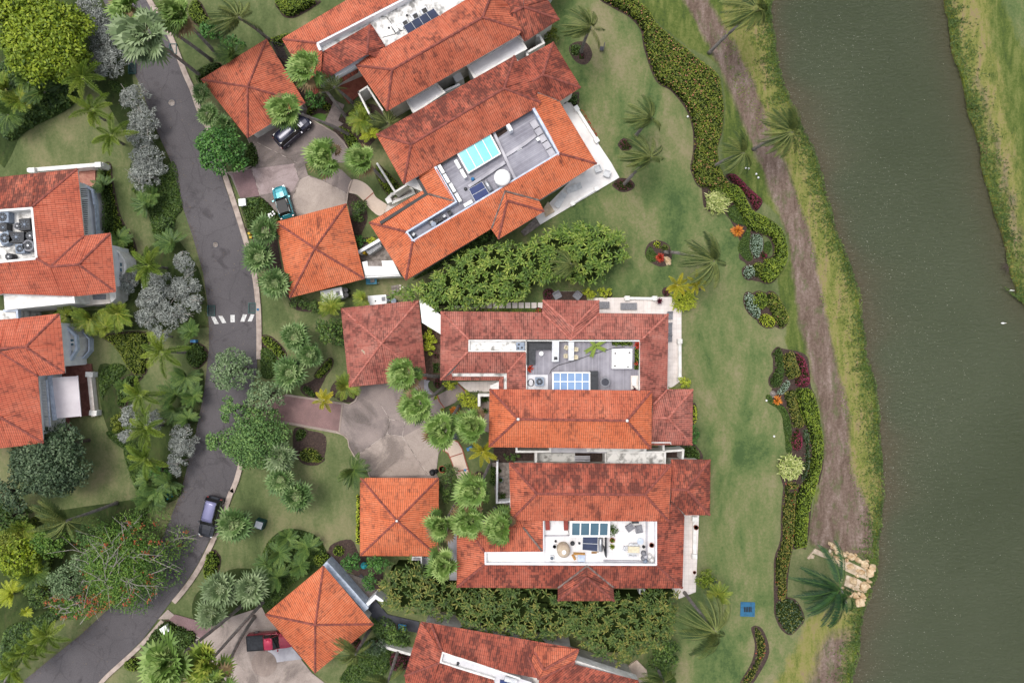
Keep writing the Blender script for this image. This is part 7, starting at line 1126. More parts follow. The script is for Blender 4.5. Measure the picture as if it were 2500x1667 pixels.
# ---- roof terrace objects
def condenser(s, z, sz, a, label, group, mat='ac_white', round_=False, h=.8):
    c = xy(s, z+h); t = thing('air_conditioner', Vector((c.x, c.y, z)), label, 'air conditioner', group)
    if round_: part(t, 'casing', lambda m: m.cyl(c, sz[0]/2, z, z+h, 18), mat)
    else: part(t, 'casing', lambda m: m.box(c, sz+(h,), a, z), mat)
    r = min(sz)*.40; part(t, 'fan_well', lambda m: m.cyl(c, r, z+h, z+h+.012, 20), 'darkmetal'); part(t, 'fan_guard', lambda m: ([m.tube([c+Vector((0, 0, .03)), c+Vector((math.cos(k*.785)*r, math.sin(k*.785)*r, .03))], .016, 4) for k in range(8)], m.cyl(c, r*.28, z+h+.013, z+h+.05, 10)), 'metal' if round_ else 'ac_grey')
for s, sz, a, rd, lb, mt in [("B 25,510", (1.3, 1.2), 0, 0, "square condenser in the top left corner of the roof well", 'ac_grey'), ("B 165,595", (.8, .8), 0, 1, "small round condenser upper middle of the roof well", 'wicker_grey'), ("B 235,580", (1.2, 1.3), .1, 0, "dark square condenser against the well's right side, upper", 'darkmetal'), ("B 30,610", (.8, .9), 0, 0, "rust-streaked condenser at the left edge of the well", 'darkmetal'), ("B 45,710", (1.3, 1.3), .5, 0, "pale square condenser turned cornerwise at the left", 'ac_grey'), ("B 155,702", (1.7, 1.2), 0, 0, "largest dark condenser in the middle of the well", 'darkmetal'), ("B 287,688", (1.0, 1.0), 0, 1, "round condenser against the well's right side", 'darkmetal'), ("B 190,812", (1.0, 1.0), .1, 0, "pale square condenser below the largest one", 'ac_grey'), ("B 268,782", (1.3, 1.2), 0, 1, "big round condenser right of the pale square one", 'wicker_grey'), ("B 82,888", (.8, .8), 0, 1, "round condenser alone at the bottom of the well", 'darkmetal')]:
    condenser(s, 6.3, sz, a, lb, 'condensers in the left roof well', mt, bool(rd), .9)
simple('roof_cable', "black cables trailing over the left roof well", 'cable', lambda m: (m.tube(g("B 0,640 60,600 100,640 90,700 130,760 60,800 0,790", 6.34), .03, 5), m.tube(g("B 0,800 120,780 200,790", 6.34), .025, 5)), 'black')
def frame_glass(s4, z, cols, rows, gm, label, fw=.12, tilt=0.0, name='skylight'):
    P = [w(p, z) for p in q(s4)]; c = sum(P, Vector())/4; t = thing(name, Vector((c.x, c.y, z-.5)), label, 'skylight')
    part(t, 'curb', lambda m: m.prism(P, z-.5, z-.06), 'white')
    def bl(u, v): return P[0].lerp(P[1], u).lerp(P[3].lerp(P[2], u), v)
    for i in range(cols):
        for j in range(rows): part(t, 'pane', lambda m: m.prism([bl((i+a)/cols, (j+b)/rows) for a, b in ((.02, .03), (.98, .03), (.98, .97), (.02, .97))], z-.058, z-.01), gm)
    def bar(m, a, b, wd, k): d = b-a; m.box((a+b)/2, (d.length+wd*.9, wd, .09), math.atan2(d.y, d.x), z-.055+k)
    part(t, 'frame', lambda m: ([bar(m, bl(i/cols, 0), bl(i/cols, 1), fw if 0 < i < cols else fw*1.8, .002) for i in range(cols+1)], [bar(m, bl(0, j/rows), bl(1, j/rows), fw if 0 < j < rows else fw*1.5, 0) for j in range(rows+1)]), 'skin_white')
frame_glass("Q 510,590 855,385 965,590 625,795", 6.2, 4, 1, 'glass_teal', "turquoise four-pane skylight on the grey roof terrace", .09)
frame_glass("K 1372,430 1722,430 1722,600 1372,600", 6.3, 5, 2, 'glass_blue', "pale blue gridded skylight on the timber roof terrace", .09)
frame_glass("R 790,95 1432,100 1422,333 785,333", 6.5, 4, 1, 'glass_dark', "grey-blue four-pane skylight on the white roof terrace", .14)
def solar(s4, z0, z1, label, mat, cols=1, rows=1, name='solar_panel'):
    pts = q(s4); P = [w(pts[0], z1), w(pts[1], z1), w(pts[2], z0), w(pts[3], z0)]; c = sum(P, Vector())/4; t = thing(name, Vector((c.x, c.y, z0-.2)), label, 'solar panel')
    def bl(u, v): return P[0].lerp(P[1], u).lerp(P[3].lerp(P[2], u), v)
    def pan(m, u0, u1, v0, v1, dz=0): a = [bl(u0, v0), bl(u1, v0), bl(u1, v1), bl(u0, v1)]; m.poly(a+[]) if False else [m.poly([p+Vector((0, 0, dz)) for p in a][::-1])]
    part(t, 'frame', lambda m: (pan(m, 0, 1, 0, 1, -.02), [m.tube([bl(a, b)+Vector((0, 0, -.02)), Vector((bl(a, b).x, bl(a, b).y, z0-.2))], .03, 4) for a in (.05, .95) for b in (.05, .95)]), 'ac_white')
    for i in range(cols):
        for j in range(rows): part(t, 'panel', lambda m: pan(m, (i+.03)/cols, (i+.97)/cols, (j+.04)/rows, (j+.96)/rows, .01), mat)
solar("Q 625,965 770,885 850,1015 700,1105", 5.7, 6.0, "pair of bright blue solar panels on the grey roof terrace", 'blue_solar', 1, 2); solar("R 985,343 1248,343 1240,592 975,565", 5.8, 6.1, "pair of navy solar panels on the white roof terrace", 'navy_solar', 1, 2)
solar("E 1900,250 2190,80 2245,152 1945,325", 5.5, 5.9, "black solar array of four panels on the top villa's white roof", 'navy_solar', 4, 1)
def hcyl(sa, sb, z, r, label, name='water_heater'):
    a, b = xy(sa, z+r), xy(sb, z+r); t = thing(name, Vector(((a.x+b.x)/2, (a.y+b.y)/2, z)), label, 'water heater'); part(t, 'tank', lambda m: m.tube([a+(a-b)*.03, a, b, b+(b-a)*.03], [r*.7, r, r, r*.7], 18), 'metal', True); part(t, 'cradle', lambda m: [m.box(a.lerp(b, k), (.1, r*1.6, r), math.atan2((b-a).y, (b-a).x), z) for k in (.2, .8)], 'darkmetal')
hcyl("Q 805,880", "Q 865,980", 5.6, .26, "silver cylinder water heater beside the bright blue solar panels"); hcyl("R 1290,370", "R 1290,585", 5.7, .22, "silver cylinder water heater beside the navy solar panels")
c = xy("Q 985,840", 7.0); t = thing('water_tank', Vector((c.x, c.y, 5.5)), "large round white water tank on the grey roof terrace", 'water tank'); part(t, 'tank', lambda m: m.lathe(c, [(.92, 5.5), (.92, 6.9), (.9, 7.0), (.5, 7.12), (.12, 7.18)], 36), 'skin_white', True); part(t, 'lid', lambda m: m.lathe(c, [(.22, 7.15), (.22, 7.22), (.1, 7.25)], 16), 'white')
c = xy("R 670,600", 7.1); t = thing('water_tank', Vector((c.x, c.y, 5.6)), "grey ribbed cone-topped water tank on the white roof terrace", 'water tank'); part(t, 'tank', lambda m: m.lathe(c, [(.72, 5.6), (.74, 6.0), (.71, 6.1), (.74, 6.5), (.71, 6.6), (.72, 6.9), (.4, 7.1), (.2, 7.2)], 32), 'stone_slab', True); part(t, 'lid', lambda m: m.lathe(c, [(.24, 7.18), (.24, 7.28), (.1, 7.33)], 18), 'skin_white')
for s, a, lb in [("Q 335,752", -60, "white condenser nearest the eave in the left row of the grey terrace"), ("Q 392,852", -60, "second white condenser down the left row of the grey terrace"), ("Q 455,950", -60, "third white condenser down the left row of the grey terrace"), ("Q 515,1053", -60, "lowest white condenser of the left row of the grey terrace"), ("Q 510,700", -60, "white condenser beside the turquoise skylight, upper"), ("Q 570,800", -60, "white condenser beside the turquoise skylight, lower"), ("Q 622,1118", 30, "white condenser lying crosswise below the left row")]:
    c = xy(s, 6.2); t = thing('air_conditioner', Vector((c.x, c.y, 5.5)), lb, 'air conditioner', 'white condensers on the grey terrace'); part(t, 'casing', lambda m: m.box(c, (1.05, .38, .7), math.radians(a), 5.5), 'skin_white'); n = Vector((math.sin(math.radians(a)), -math.cos(math.radians(a)), 0)); part(t, 'grille', lambda m: m.box(c-n*.21, (.7, .03, .5), math.radians(a), 5.6), 'darkmetal')
simple('plastic_ball', "blue ball on the grey roof terrace", 'ball', lambda m: m.lathe(xy("Q 672,860", 5.7), [(.04, 5.5), (.16, 5.55), (.22, 5.7), (.16, 5.86), (.03, 5.92)], 14), 'blueplastic', sm=True)
simple('roof_vent', "dark round roof vent in front of the bright blue solar panels", 'vent', lambda m: m.lathe(xy("Q 595,965", 5.6), [(.2, 5.5), (.2, 5.6), (.1, 5.66)], 12), 'darkmetal'); simple('folding_table', "white folded board lying on the grey roof planks", 'board', lambda m: m.box(xy("Q 1165,540", 5.6), (.6, .22, .08), .52, 5.5), 'skin_white'); simple('storage_box', "small white box at the bench row of the grey terrace", 'box', lambda m: m.box(xy("Q 1365,437", 6), (.35, .35, .2), -.9, 5.86), 'skin_white')
simple('dark_pit', "dark gravel pit in the upper part of the grey terrace", 'planter', lambda m: m.prism(g("Q 905,375 1020,310 1045,345 930,425", 5.56), 5.5, 5.54), 'mulch'); simple('chimney', "white chimney post beside the dark gravel pit", 'chimney', lambda m: m.prism(g("Q 1025,290 1060,268 1098,335 1065,355", 6.6), 5.5, 6.6), 'wallwhite')
def iron_table(s, z, r, label): 
    c = xy(s, z+.7); t = thing('garden_table', Vector((c.x, c.y, z)), label, 'table'); part(t, 'table_top', lambda m: m.cyl(c, r, z+.68, z+.72, 16), 'ac_grey'); part(t, 'pedestal', lambda m: m.cyl(c, .05, z, z+.68, 8), 'darkmetal'); part(t, 'foot', lambda m: m.cyl(c, .25, z+.0, z+.03, 12), 'darkmetal')
iron_table("Q 255,1340", 5.5, .3, "small round table among chairs in the narrow terrace arm"); 
for s, a, lb in [("Q 230,1320", 20, "iron chair left of the small round table in the narrow arm"), ("Q 280,1310", 200, "iron chair right of the small round table in the narrow arm"), ("Q 365,1255", 30, "white iron chair up the narrow arm"), ("Q 320,1290", 120, "dark folded iron chair mid narrow arm"), ("Q 425,1220", 210, "iron chair at the upper end of the narrow arm"), ("Q 40,1450", 60, "iron chair at the lowest end of the narrow arm")]: chair(s, math.radians(a), .42, lb, 'darkmetal', 5.5, 'iron chairs in the narrow terrace arm', 'ac_white' if 'white' in lb or 'lowest' in lb or 'left' in lb else None)
# middle villa terrace
condenser("K 1243,515", 5.75, (.95, .95), 0, "square condenser on the white pad of the timber terrace", None, 'ac_grey', False, .8)
t = thing('corner_sofa', xy("K 1240,240", 5.6), "black L-shaped corner sofa on the timber roof terrace", 'sofa'); part(t, 'seat', lambda m: (m.prism(g("K 1135,140 1358,140 1358,212 1135,212", 6.0), 5.6, 6.0), m.prism(g("K 1135,213 1203,213 1200,355 1135,355", 6.0), 5.6, 6.0)), 'darkmetal'); part(t, 'backrest', lambda m: (m.prism(g("K 1118,128 1360,128 1360,142 1118,142", 6.4), 5.6, 6.35), m.prism(g("K 1118,143 1133,143 1133,355 1118,355", 6.4), 5.6, 6.35)), 'black')
simple('round_stool', "round white side table by the corner sofa", 'side table', lambda m: (m.cyl(xy("K 1260,247", 6.1), .05, 5.6, 6.05, 8), m.cyl(xy("K 1260,247", 6.1), .25, 6.05, 6.1, 20)), 'skin_white')
t = thing('bar_counter', xy("K 1397,228", 5.6), "long pale counter with sink beside the corner sofa", 'counter'); part(t, 'counter', lambda m: m.prism(g("K 1365,130 1432,130 1428,325 1362,325", 6.5), 5.6, 6.5), 'ac_white'); part(t, 'sink', lambda m: m.box(xy("K 1398,292", 6.5), (.38, .35, .03), 0, 6.502), 'darkmetal')
t = thing('dining_table', xy("K 1547,223", 5.6), "long grey dining table on the timber roof terrace", 'table'); part(t, 'table_top', lambda m: m.prism(g("K 1520,135 1575,135 1572,312 1520,312", 6.35), 6.28, 6.35), 'ac_white')
for a, b in ((1528, 150), (1566, 150), (1528, 300), (1566, 300)): part(t, 'leg', lambda m: m.box(xy(f"K {a},{b}", 6.3), (.06, .06, .68), 0, 5.6), 'metal')
for s, a, lb in [("K 1500,190", -20, "cream chair at the upper left of the dining table"), ("K 1495,270", 0, "cream chair at the lower left of the dining table"), ("K 1590,207", 180, "cream chair at the upper right of the dining table"), ("K 1588,282", 180, "cream chair at the lower right of the dining table")]: chair(s, math.radians(a), .42, lb, 'cushion', 5.6, 'cream chairs around the dining table')
t = thing('hot_tub', xy("K 2035,297", 5.6), "white square hot tub on the timber roof terrace", 'hot tub')
hp = g("K 1940,203 2133,203 2130,392 1938,392", 6.5); part(t, 'shell', lambda m: m.prism(hp, 5.6, 6.45), 'skin_white'); part(t, 'cover', lambda m: m.prism(inset(hp, .12), 6.451, 6.5), 'white'); part(t, 'jet', lambda m: [m.cyl(xy(s, 6.5), .09, 6.5, 6.53, 10) for s in ("K 1968,245", "K 2105,238", "K 1965,365", "K 2090,375")], 'darkmetal')
hedge("K 1930,110 2140,108 2150,150 2140,178 1945,178", .5, 'lf_hedge', "green planter hedge above the hot tub", z0=5.6, leaf=.16, sm=False); hedge("K 2160,175 2225,180 2235,300 2205,405 2150,395 2155,300", .5, 'lf_hedge', "green planter hedge right of the hot tub", z0=5.6, leaf=.16)
spiky(q("K 2185,165")[0], 14, .6, 'lf_red', "red bromeliad at the planter corner by the hot tub", 40, .09, z0=5.8); spiky(q("K 1150,390")[0], 12, .6, 'lf_red', "red and yellow bromeliad below the corner sofa", 40, .09, z0=5.6); spiky(q("K 2150,588")[0], 11, .4, 'lf_purple', "dark red plant in the lower right corner of the timber terrace", 30, .07, z0=5.6); spiky(q("K 2172,340")[0], 7, .5, 'lf_red', "small red bromeliad in the right planter hedge", 20, .06, z0=5.9)
pt = pot("K 1775,175", 5.6, .25, "potted palm with broad leaves by the terrace parapet", 'black', None); c = xy("K 1775,175", 6.2); V = []; T = []
for a in (2.2, 3.7, 5.9, .5, 4.4):
    for k in range(9): s_ = k/9; p = np.array(c)+np.array([math.cos(a), math.sin(a), .15-s_*.3])*s_*1.2; d = np.array([math.cos(a), math.sin(a), 0]); n_ = np.array([-d[1], d[0], 0]); V += [p, p+d*.22+n_*.22, p+d*.35+n_*.18, p+d*.12, p, p+d*.22-n_*.22, p+d*.35-n_*.18, p+d*.12]; T += [.6, .5]
meshq('leaves', np.array(V), np.array(T), 'lf_areca', pt)
t = thing('grill_counter', xy("K 1768,500", 5.6), "black counter beside the pale blue gridded skylight", 'counter'); part(t, 'counter', lambda m: m.prism(g("K 1730,415 1805,415 1805,600 1730,600", 6.4), 5.6, 6.4), 'darkmetal')
t = thing('fire_table', xy("K 1872,520", 5.6), "round grey fire table on the timber roof terrace", 'table'); part(t, 'table_top', lambda m: m.cyl(xy("K 1872,520", 6.1), .58, 5.95, 6.1, 28), 'wicker_grey'); part(t, 'bowl', lambda m: m.cyl(xy("K 1872,520", 6.1), .42, 6.1, 6.13, 24), 'slate'); part(t, 'base', lambda m: m.cyl(xy("K 1872,520", 6.1), .4, 5.6, 5.95, 20), 'darkmetal')
t = thing('equipment_pad', xy("K 2152,525", 5.6), "pale pad with a white box at the right end of the timber terrace", 'box'); part(t, 'pad', lambda m: m.prism(g("K 2118,458 2188,458 2188,590 2118,590", 5.75), 5.6, 5.75), 'cream_stone'); part(t, 'box', lambda m: m.box(xy("K 2152,515", 6.0), (.42, .85, .25), 0, 5.751), 'skin_white')
simple('roof_cable', "black cable snaking across the timber roof terrace", 'cable', lambda m: m.tube(g("K 1340,440 1360,400 1420,360 1560,320 1720,265 1850,225 1950,195 2060,185", 5.64), .035, 5), 'black'); simple('cable_coil', "black cable coil on the white pad", 'cable', lambda m: m.tube([xy("K 1160,525", 5.8)+Vector((math.cos(k*.7)*(.35+.08*math.sin(k)), math.sin(k*.7)*.42, 0)) for k in range(20)], .03, 5), 'black')
t = thing('vent_unit', xy("K 1060,177", 5.9), "grey vent unit at the right end of the narrow white roof strip", 'vent'); part(t, 'housing', lambda m: m.box(xy("K 1060,177", 6.2), (.95, .9, .3), 0, 5.9), 'ac_grey'); part(t, 'fan', lambda m: [m.cyl(xy(s, 6.2), .12, 6.2, 6.24, 10) for s in ("K 1045,160", "K 1075,190", "K 1040,195")], 'darkmetal')
simple('roof_debris', "grey weathered plank stuck on the faded pink tiles", 'plank', lambda m: m.prism([p+Vector((0, 0, 0)) for p in g("K 1180,60 1220,45 1350,65 1340,80 1220,95", 5.95)], 5.85, 6.0), 'stone_grey')
simple('roof_plank', "pale plank lying on the pink garage roof", 'plank', lambda m: m.prism(g("G 1495,215 1510,210 1552,245 1535,258", 4.05), 3.85, 4.05), 'stone_slab')
# white terrace of the lower villa
for s, lb in [("R 395,155", "left rust-red seat under the eave of the white terrace"), ("R 705,158", "right rust-red seat beside the four-pane skylight")]:
    c = xy(s, 6.2); t = thing('bench', Vector((c.x, c.y, 5.6)), lb, 'bench', 'rust-red seats on the white terrace'); part(t, 'seat', lambda m: m.box(c, (.5, 1.1, .12), .05, 6.0), 'redplastic'); part(t, 'base', lambda m: m.box(c, (.4, .9, .39), .05, 5.6), 'black')
for s, r, lb in [("R 815,460", .26, "black round vent right of the ribbed tank"), ("R 930,460", .13, "small dark vent between black vent and navy panels"), ("R 530,425", .13, "small dark pot left of the ribbed tank")]: simple('roof_vent', lb, 'vent', lambda m: m.lathe(xy(s, 5.9), [(r*.9, 5.6), (r, 5.85), (r*.6, 5.95)], 14), 'darkmetal')
pot("R 508,495", 5.6, .25, "pale round pot beside the ribbed tank", 'ac_white'); pot("R 1478,385", 5.6, .3, "terracotta pot with trailing plant right of the skylight", 'terrapot', 'lf_areca', 8); pot("R 2140,470", 5.9, .28, "terracotta pot on the right ledge of the white terrace", 'terrapot'); pot("R 1480,500", 5.6, .15, "low green plant below the trailing pot", 'terrapot', 'lf_areca', 9)
spiky(q("R 1505,250")[0], 15, 1.2, 'lf_dark', "tall leafy plant at the skylight's right end", 110, .07, z0=5.6, multi=2)
condenser("R 467,705", 5.6, (.45, .5), 0, "small white unit at the lower left of the white terrace", None, 'ac_white', False, .4)
t = thing('covered_crate', xy("R 930,695", 5.6), "cardboard and pale blue covered crate below the ribbed tank", 'crate'); part(t, 'crate', lambda m: m.box(xy("R 965,710", 6.1), (.8, .75, .5), -.05, 5.6), 'rail_blue'); part(t, 'cardboard', lambda m: (m.box(xy("R 930,640", 6.0), (1.3, .2, .4), -.05, 5.6), m.box(xy("R 840,700", 6.0), (.25, .6, .3), .5, 5.6)), 'cardboard')
simple('plank_stack', "short wooden planks below the navy solar panels", 'planks', lambda m: (m.box(xy("R 1180,615", 5.7), (.6, .2, .08), 0, 5.6), m.box(xy("R 1200,600", 5.7), (.8, .07, .1), 0, 5.6)), 'wood'); simple('rack', "dark leaning rack right of the silver water heater", 'rack', lambda m: (m.box(xy("R 1385,530", 6.6), (.1, 2.2, 1.0), 0, 5.6), m.box(xy("R 1355,590", 6.0), (.08, 1.2, .6), .2, 5.6)), 'darkmetal')
for s, a, lb in [("R 1782,190", 35, "grey wicker armchair left of its pair on the white terrace"), ("R 1937,210", 100, "grey wicker armchair right of its pair on the white terrace")]: chair(s, math.radians(a-90), .78, lb, 'wicker_grey', 5.6, 'grey wicker armchairs')
t = thing('dining_table', xy("R 1850,560", 5.6), "cream dining table on the white roof terrace", 'table'); part(t, 'table_top', lambda m: m.prism(g("R 1755,508 1950,512 1945,618 1750,612", 6.35), 6.28, 6.35), 'cushion')
for a, b in ((1765, 520), (1935, 520), (1765, 600), (1935, 605)): part(t, 'leg', lambda m: m.box(xy(f"R {a},{b}", 6.3), (.06, .06, .68), 0, 5.6), 'metal')
for s, a, lb in [("R 1705,540", -20, "white chair at the left end of the cream table"), ("R 1800,490", -90, "white chair above the cream table, left"), ("R 1880,492", -90, "white chair above the cream table, right"), ("R 1785,625", 90, "white chair below the cream table, left"), ("R 1860,628", 90, "white chair below the cream table, right")]: chair(s, math.radians(a), .42, lb, 'ac_white', 5.6, 'white chairs around the cream table')
t = thing('side_table', xy("R 1960,420", 5.6), "round glass side table on the white terrace", 'table'); part(t, 'table_top', lambda m: m.cyl(xy("R 1960,425", 6.2), .36, 6.15, 6.18, 24), 'rail_blue'); part(t, 'pedestal', lambda m: m.cyl(xy("R 1960,425", 6.2), .05, 5.6, 6.15, 8), 'metal')
simple('small_pot', "black pot below the round glass side table", 'plant pot', lambda m: m.lathe(xy("R 2018,515", 5.9), [(.14, 5.6), (.18, 5.9), (.1, 5.9)], 12), 'black')
for s, r, mt, lb in [("R 2020,630", .3, 'wicker_grey', "upper grey urn in the corner of the white terrace"), ("R 2050,680", .3, 'grey_white', "middle pale grey urn in the corner of the white terrace"), ("R 2010,715", .24, 'wicker_grey', "left grey urn in the corner of the white terrace"), ("R 2045,755", .28, 'ac_grey', "lowest blue-grey urn in the corner of the white terrace"), ("R 2120,680", .28, 'white', "upper white urn beside the grey urns"), ("R 2160,740", .3, 'white', "lower white urn beside the grey urns")]:
    c = xy(s, 6.2); tag(MB().lathe(c, [(r*.6, 5.6), (r, 5.9), (r*.9, 6.2), (r*.7, 6.3), (r*.75, 6.35)], 16).build('urn', mt, None, True), lb, 'urn', 'urns on the white terrace')
simple('wall_unit', "grey unit under the eave above the wicker armchairs", 'air conditioner', lambda m: m.box(xy("R 1880,98", 6.3), (.75, .3, .5), 0, 5.8), 'darkmetal'); simple('roof_cable', "thin black cable along the white terrace's inner step", 'cable', lambda m: m.tube(g("R 340,335 500,325 640,328 760,310 740,240 745,90", 5.7), .03, 5), 'black')
# top villa terrace
for s, lb in [("E 1912,218", "lowest grey hatch above the black solar array"), ("E 2008,150", "middle black and white hatch above the black solar array"), ("E 2095,98", "upper black and white hatch above the black solar array")]:
    c = xy(s, 5.8); t = thing('roof_hatch', Vector((c.x, c.y, 5.3)), lb, 'roof hatch', 'hatches above the solar array'); part(t, 'curb', lambda m: m.box(c, (.85, .7, .5), .52, 5.3), 'ac_white'); part(t, 'opening', lambda m: m.box(c+Vector((.1, -.05, 0)), (.55, .5, .02), .52, 5.802), 'black')
c = xy("E 1820,270", 5.8); t = thing('air_conditioner', Vector((c.x, c.y, 5.3)), "white condenser left of the black solar array", 'air conditioner'); part(t, 'casing', lambda m: m.box(c, (1.0, .4, .6), -.95, 5.3), 'skin_white'); part(t, 'grille', lambda m: m.box(c+Vector((-.22, -.12, 0)), (.7, .03, .45), -.95, 5.38), 'darkmetal')
for s, lb in [("E 1935,150", "dark roof drain left of the hatches"), ("E 1762,270", "dark roof drain near the white condenser")]: simple('roof_drain', lb, 'drain', lambda m: m.lathe(xy(s, 5.3), [(.13, 5.3), (.12, 5.38), (.03, 5.42)], 10), 'darkmetal')
simple('roof_cable', "thin black cables on the top villa's white roof", 'cable', lambda m: (m.tube(g("E 1620,150 1740,165 1790,230 1880,300 1850,320 1700,360", 5.33), .03, 5), m.tube(g("E 1780,250 1850,300 1900,290", 5.33), .03, 5)), 'black')
t = thing('iron_pergola', xy("E 750,490", 0), "black iron fence frame between the top villa and the first garage", 'fence'); part(t, 'rail', lambda m: (m.tube(g("E 640,400 700,540 850,580 770,430 640,400", 2.2), .05, 5), [m.tube([xy(f"E {650+i*14},{415+i*3}", 2.2), xy(f"E {720+i*14},{545+i*4}", 2.2)], .03, 4) for i in range(9)]), 'black'); part(t, 'post', lambda m: [m.tube([xy(s, 2.2), Vector((xy(s, 2.2).x, xy(s, 2.2).y, 0))], .05, 5) for s in ("E 640,400", "E 700,540", "E 850,580", "E 770,430")], 'black')
t = thing('side_cabinet', xy("F 1610,800", 0), "white louvred cabinet in the side yard beside the clean orange garage", 'cabinet'); part(t, 'cabinet', lambda m: m.prism(g("F 1530,820 1660,740 1690,790 1570,870", 1.4), .06, 1.4), 'ac_white'); part(t, 'louvre', lambda m: [strip(m, f"F {1548+i*6},{832+i*10} {1662+i*6},{760+i*10}", 1.4, 1.44, .06) for i in range(4)], 'darkmetal')
simple('yellow_cap', "yellow round cap on the side yard wall", 'cap', lambda m: m.lathe(xy("F 1520,848", 1.6), [(.2, .06), (.2, 1.5), (.1, 1.6)], 12), 'yellow_paint')
simple('side_wall', "white slanting side wall above the louvred cabinet", 'wall', lambda m: strip(m, "F 1478,840 1660,735", 0, 2.0, .35), 'wallwhite'); simple('side_canopy', "flat white canopy roof joining the clean orange garage to the second villa", 'canopy', lambda m: (m.prism(g("F 1505,940 1555,930 1560,980 1700,980 1690,928 1800,925 1865,1060 1535,1070", 2.6), 2.4, 2.6), m.prism(g("F 1530,1072 1868,1062 1875,1072 1532,1090", 2.4), 0, 2.35)), 'skin_white')
simple('service_frame', "dark skylight frame in the white canopy", 'skylight', lambda m: m.prism(g("F 1565,932 1688,930 1692,978 1562,978", 2.5), 2.42, 2.46), 'stone_grey')
simple('turned_wall', "low bluish wall right of the diamond-turned roof", 'wall', lambda m: strip(m, "H 1000,605 1170,790 1310,950", 0, 2.2, .7), 'rail_blue'); simple('gate_canopy', "small white wall bend at the slate court's upper end", 'wall', lambda m: strip(m, "H 1300,955 1400,860 1470,910", 0, 2.0, .4), 'wallwhite')
simple('garage_annex', "small white annex with a dark opening under the capped garage", 'annex', lambda m: strip(m, "H 1705,560 1705,535 1775,535 1775,620", 0, 1.6, .12), 'skin_white')
simple('lower_kiosk', "small white box with a dark top opening under the lower villa's eave", 'chimney', lambda m: m.box(xy("P 228,818", 1.6), (.7, .6, 1.5), 0, .1), 'ac_white'); simple('lower_hatch', "square dark hatch frame on the lower side patio", 'hatch', lambda m: m.box(xy("P 228,820", 1.7), (.4, .4, .03), 0, 1.61), 'black')
t = thing('bottom_heater', xy("L 800,1545", 6), "white water heater with a blue solar panel on the bottom villa", 'water heater'); part(t, 'tank', lambda m: m.tube(g("L 780,1530 880,1555", 6.5), .28, 14), 'ac_white'); part(t, 'panel', lambda m: m.prism(g("L 740,1545 830,1560 830,1640 740,1640", 6.3), 6.05, 6.2), 'blue_solar')
for s in ("L 395,1408",): simple('roof_vent', "dark vent on the bottom villa's narrow white roof", 'vent', lambda m: m.lathe(xy(s, 6.2), [(.15, 6.0), (.15, 6.3), (.05, 6.35)], 10), 'darkmetal')
# ---- lakeside rocks and steps
def rock(s, rx, ry, hh, a, label, mat='stone_tan'):
    c = xy(s, hh*.5); r = np.random.default_rng(int(c.x*91+c.y*13)); bm = bmesh.new(); bmesh.ops.create_icosphere(bm, subdivisions=3, radius=1)
    ph = r.uniform(0, 6, 6); ca, sa = math.cos(a), math.sin(a)
    for v in bm.verts:
        p = v.co; k = 1+.14*math.sin(p.x*3+ph[0])*math.cos(p.y*2.7+ph[1])+.10*math.sin(p.z*5+p.x*4+ph[2])+.06*math.sin(p.y*9+ph[3])
        for j in range(4):
            n = Vector((math.cos(ph[j]*2), math.sin(ph[j]*2), .5*math.sin(ph[(j+1) % 6]))).normalized(); dd = p.dot(n)*k
            if dd > .72: k *= .72/dd
        x, y, z = p.x*k*rx*S, p.y*k*ry*S, p.z*k*hh; v.co = (x*ca-y*sa, x*sa+y*ca, max(z, -.25*hh))
    me = bpy.data.meshes.new('boulder'); bm.to_mesh(me); bm.free(); me.materials.append(MATS[mat]); o = bpy.data.objects.new('boulder', me); COL.objects.link(o); o.location = (c.x, c.y, .2*hh); tag(o, label, 'boulder', 'tan boulders at the water steps')
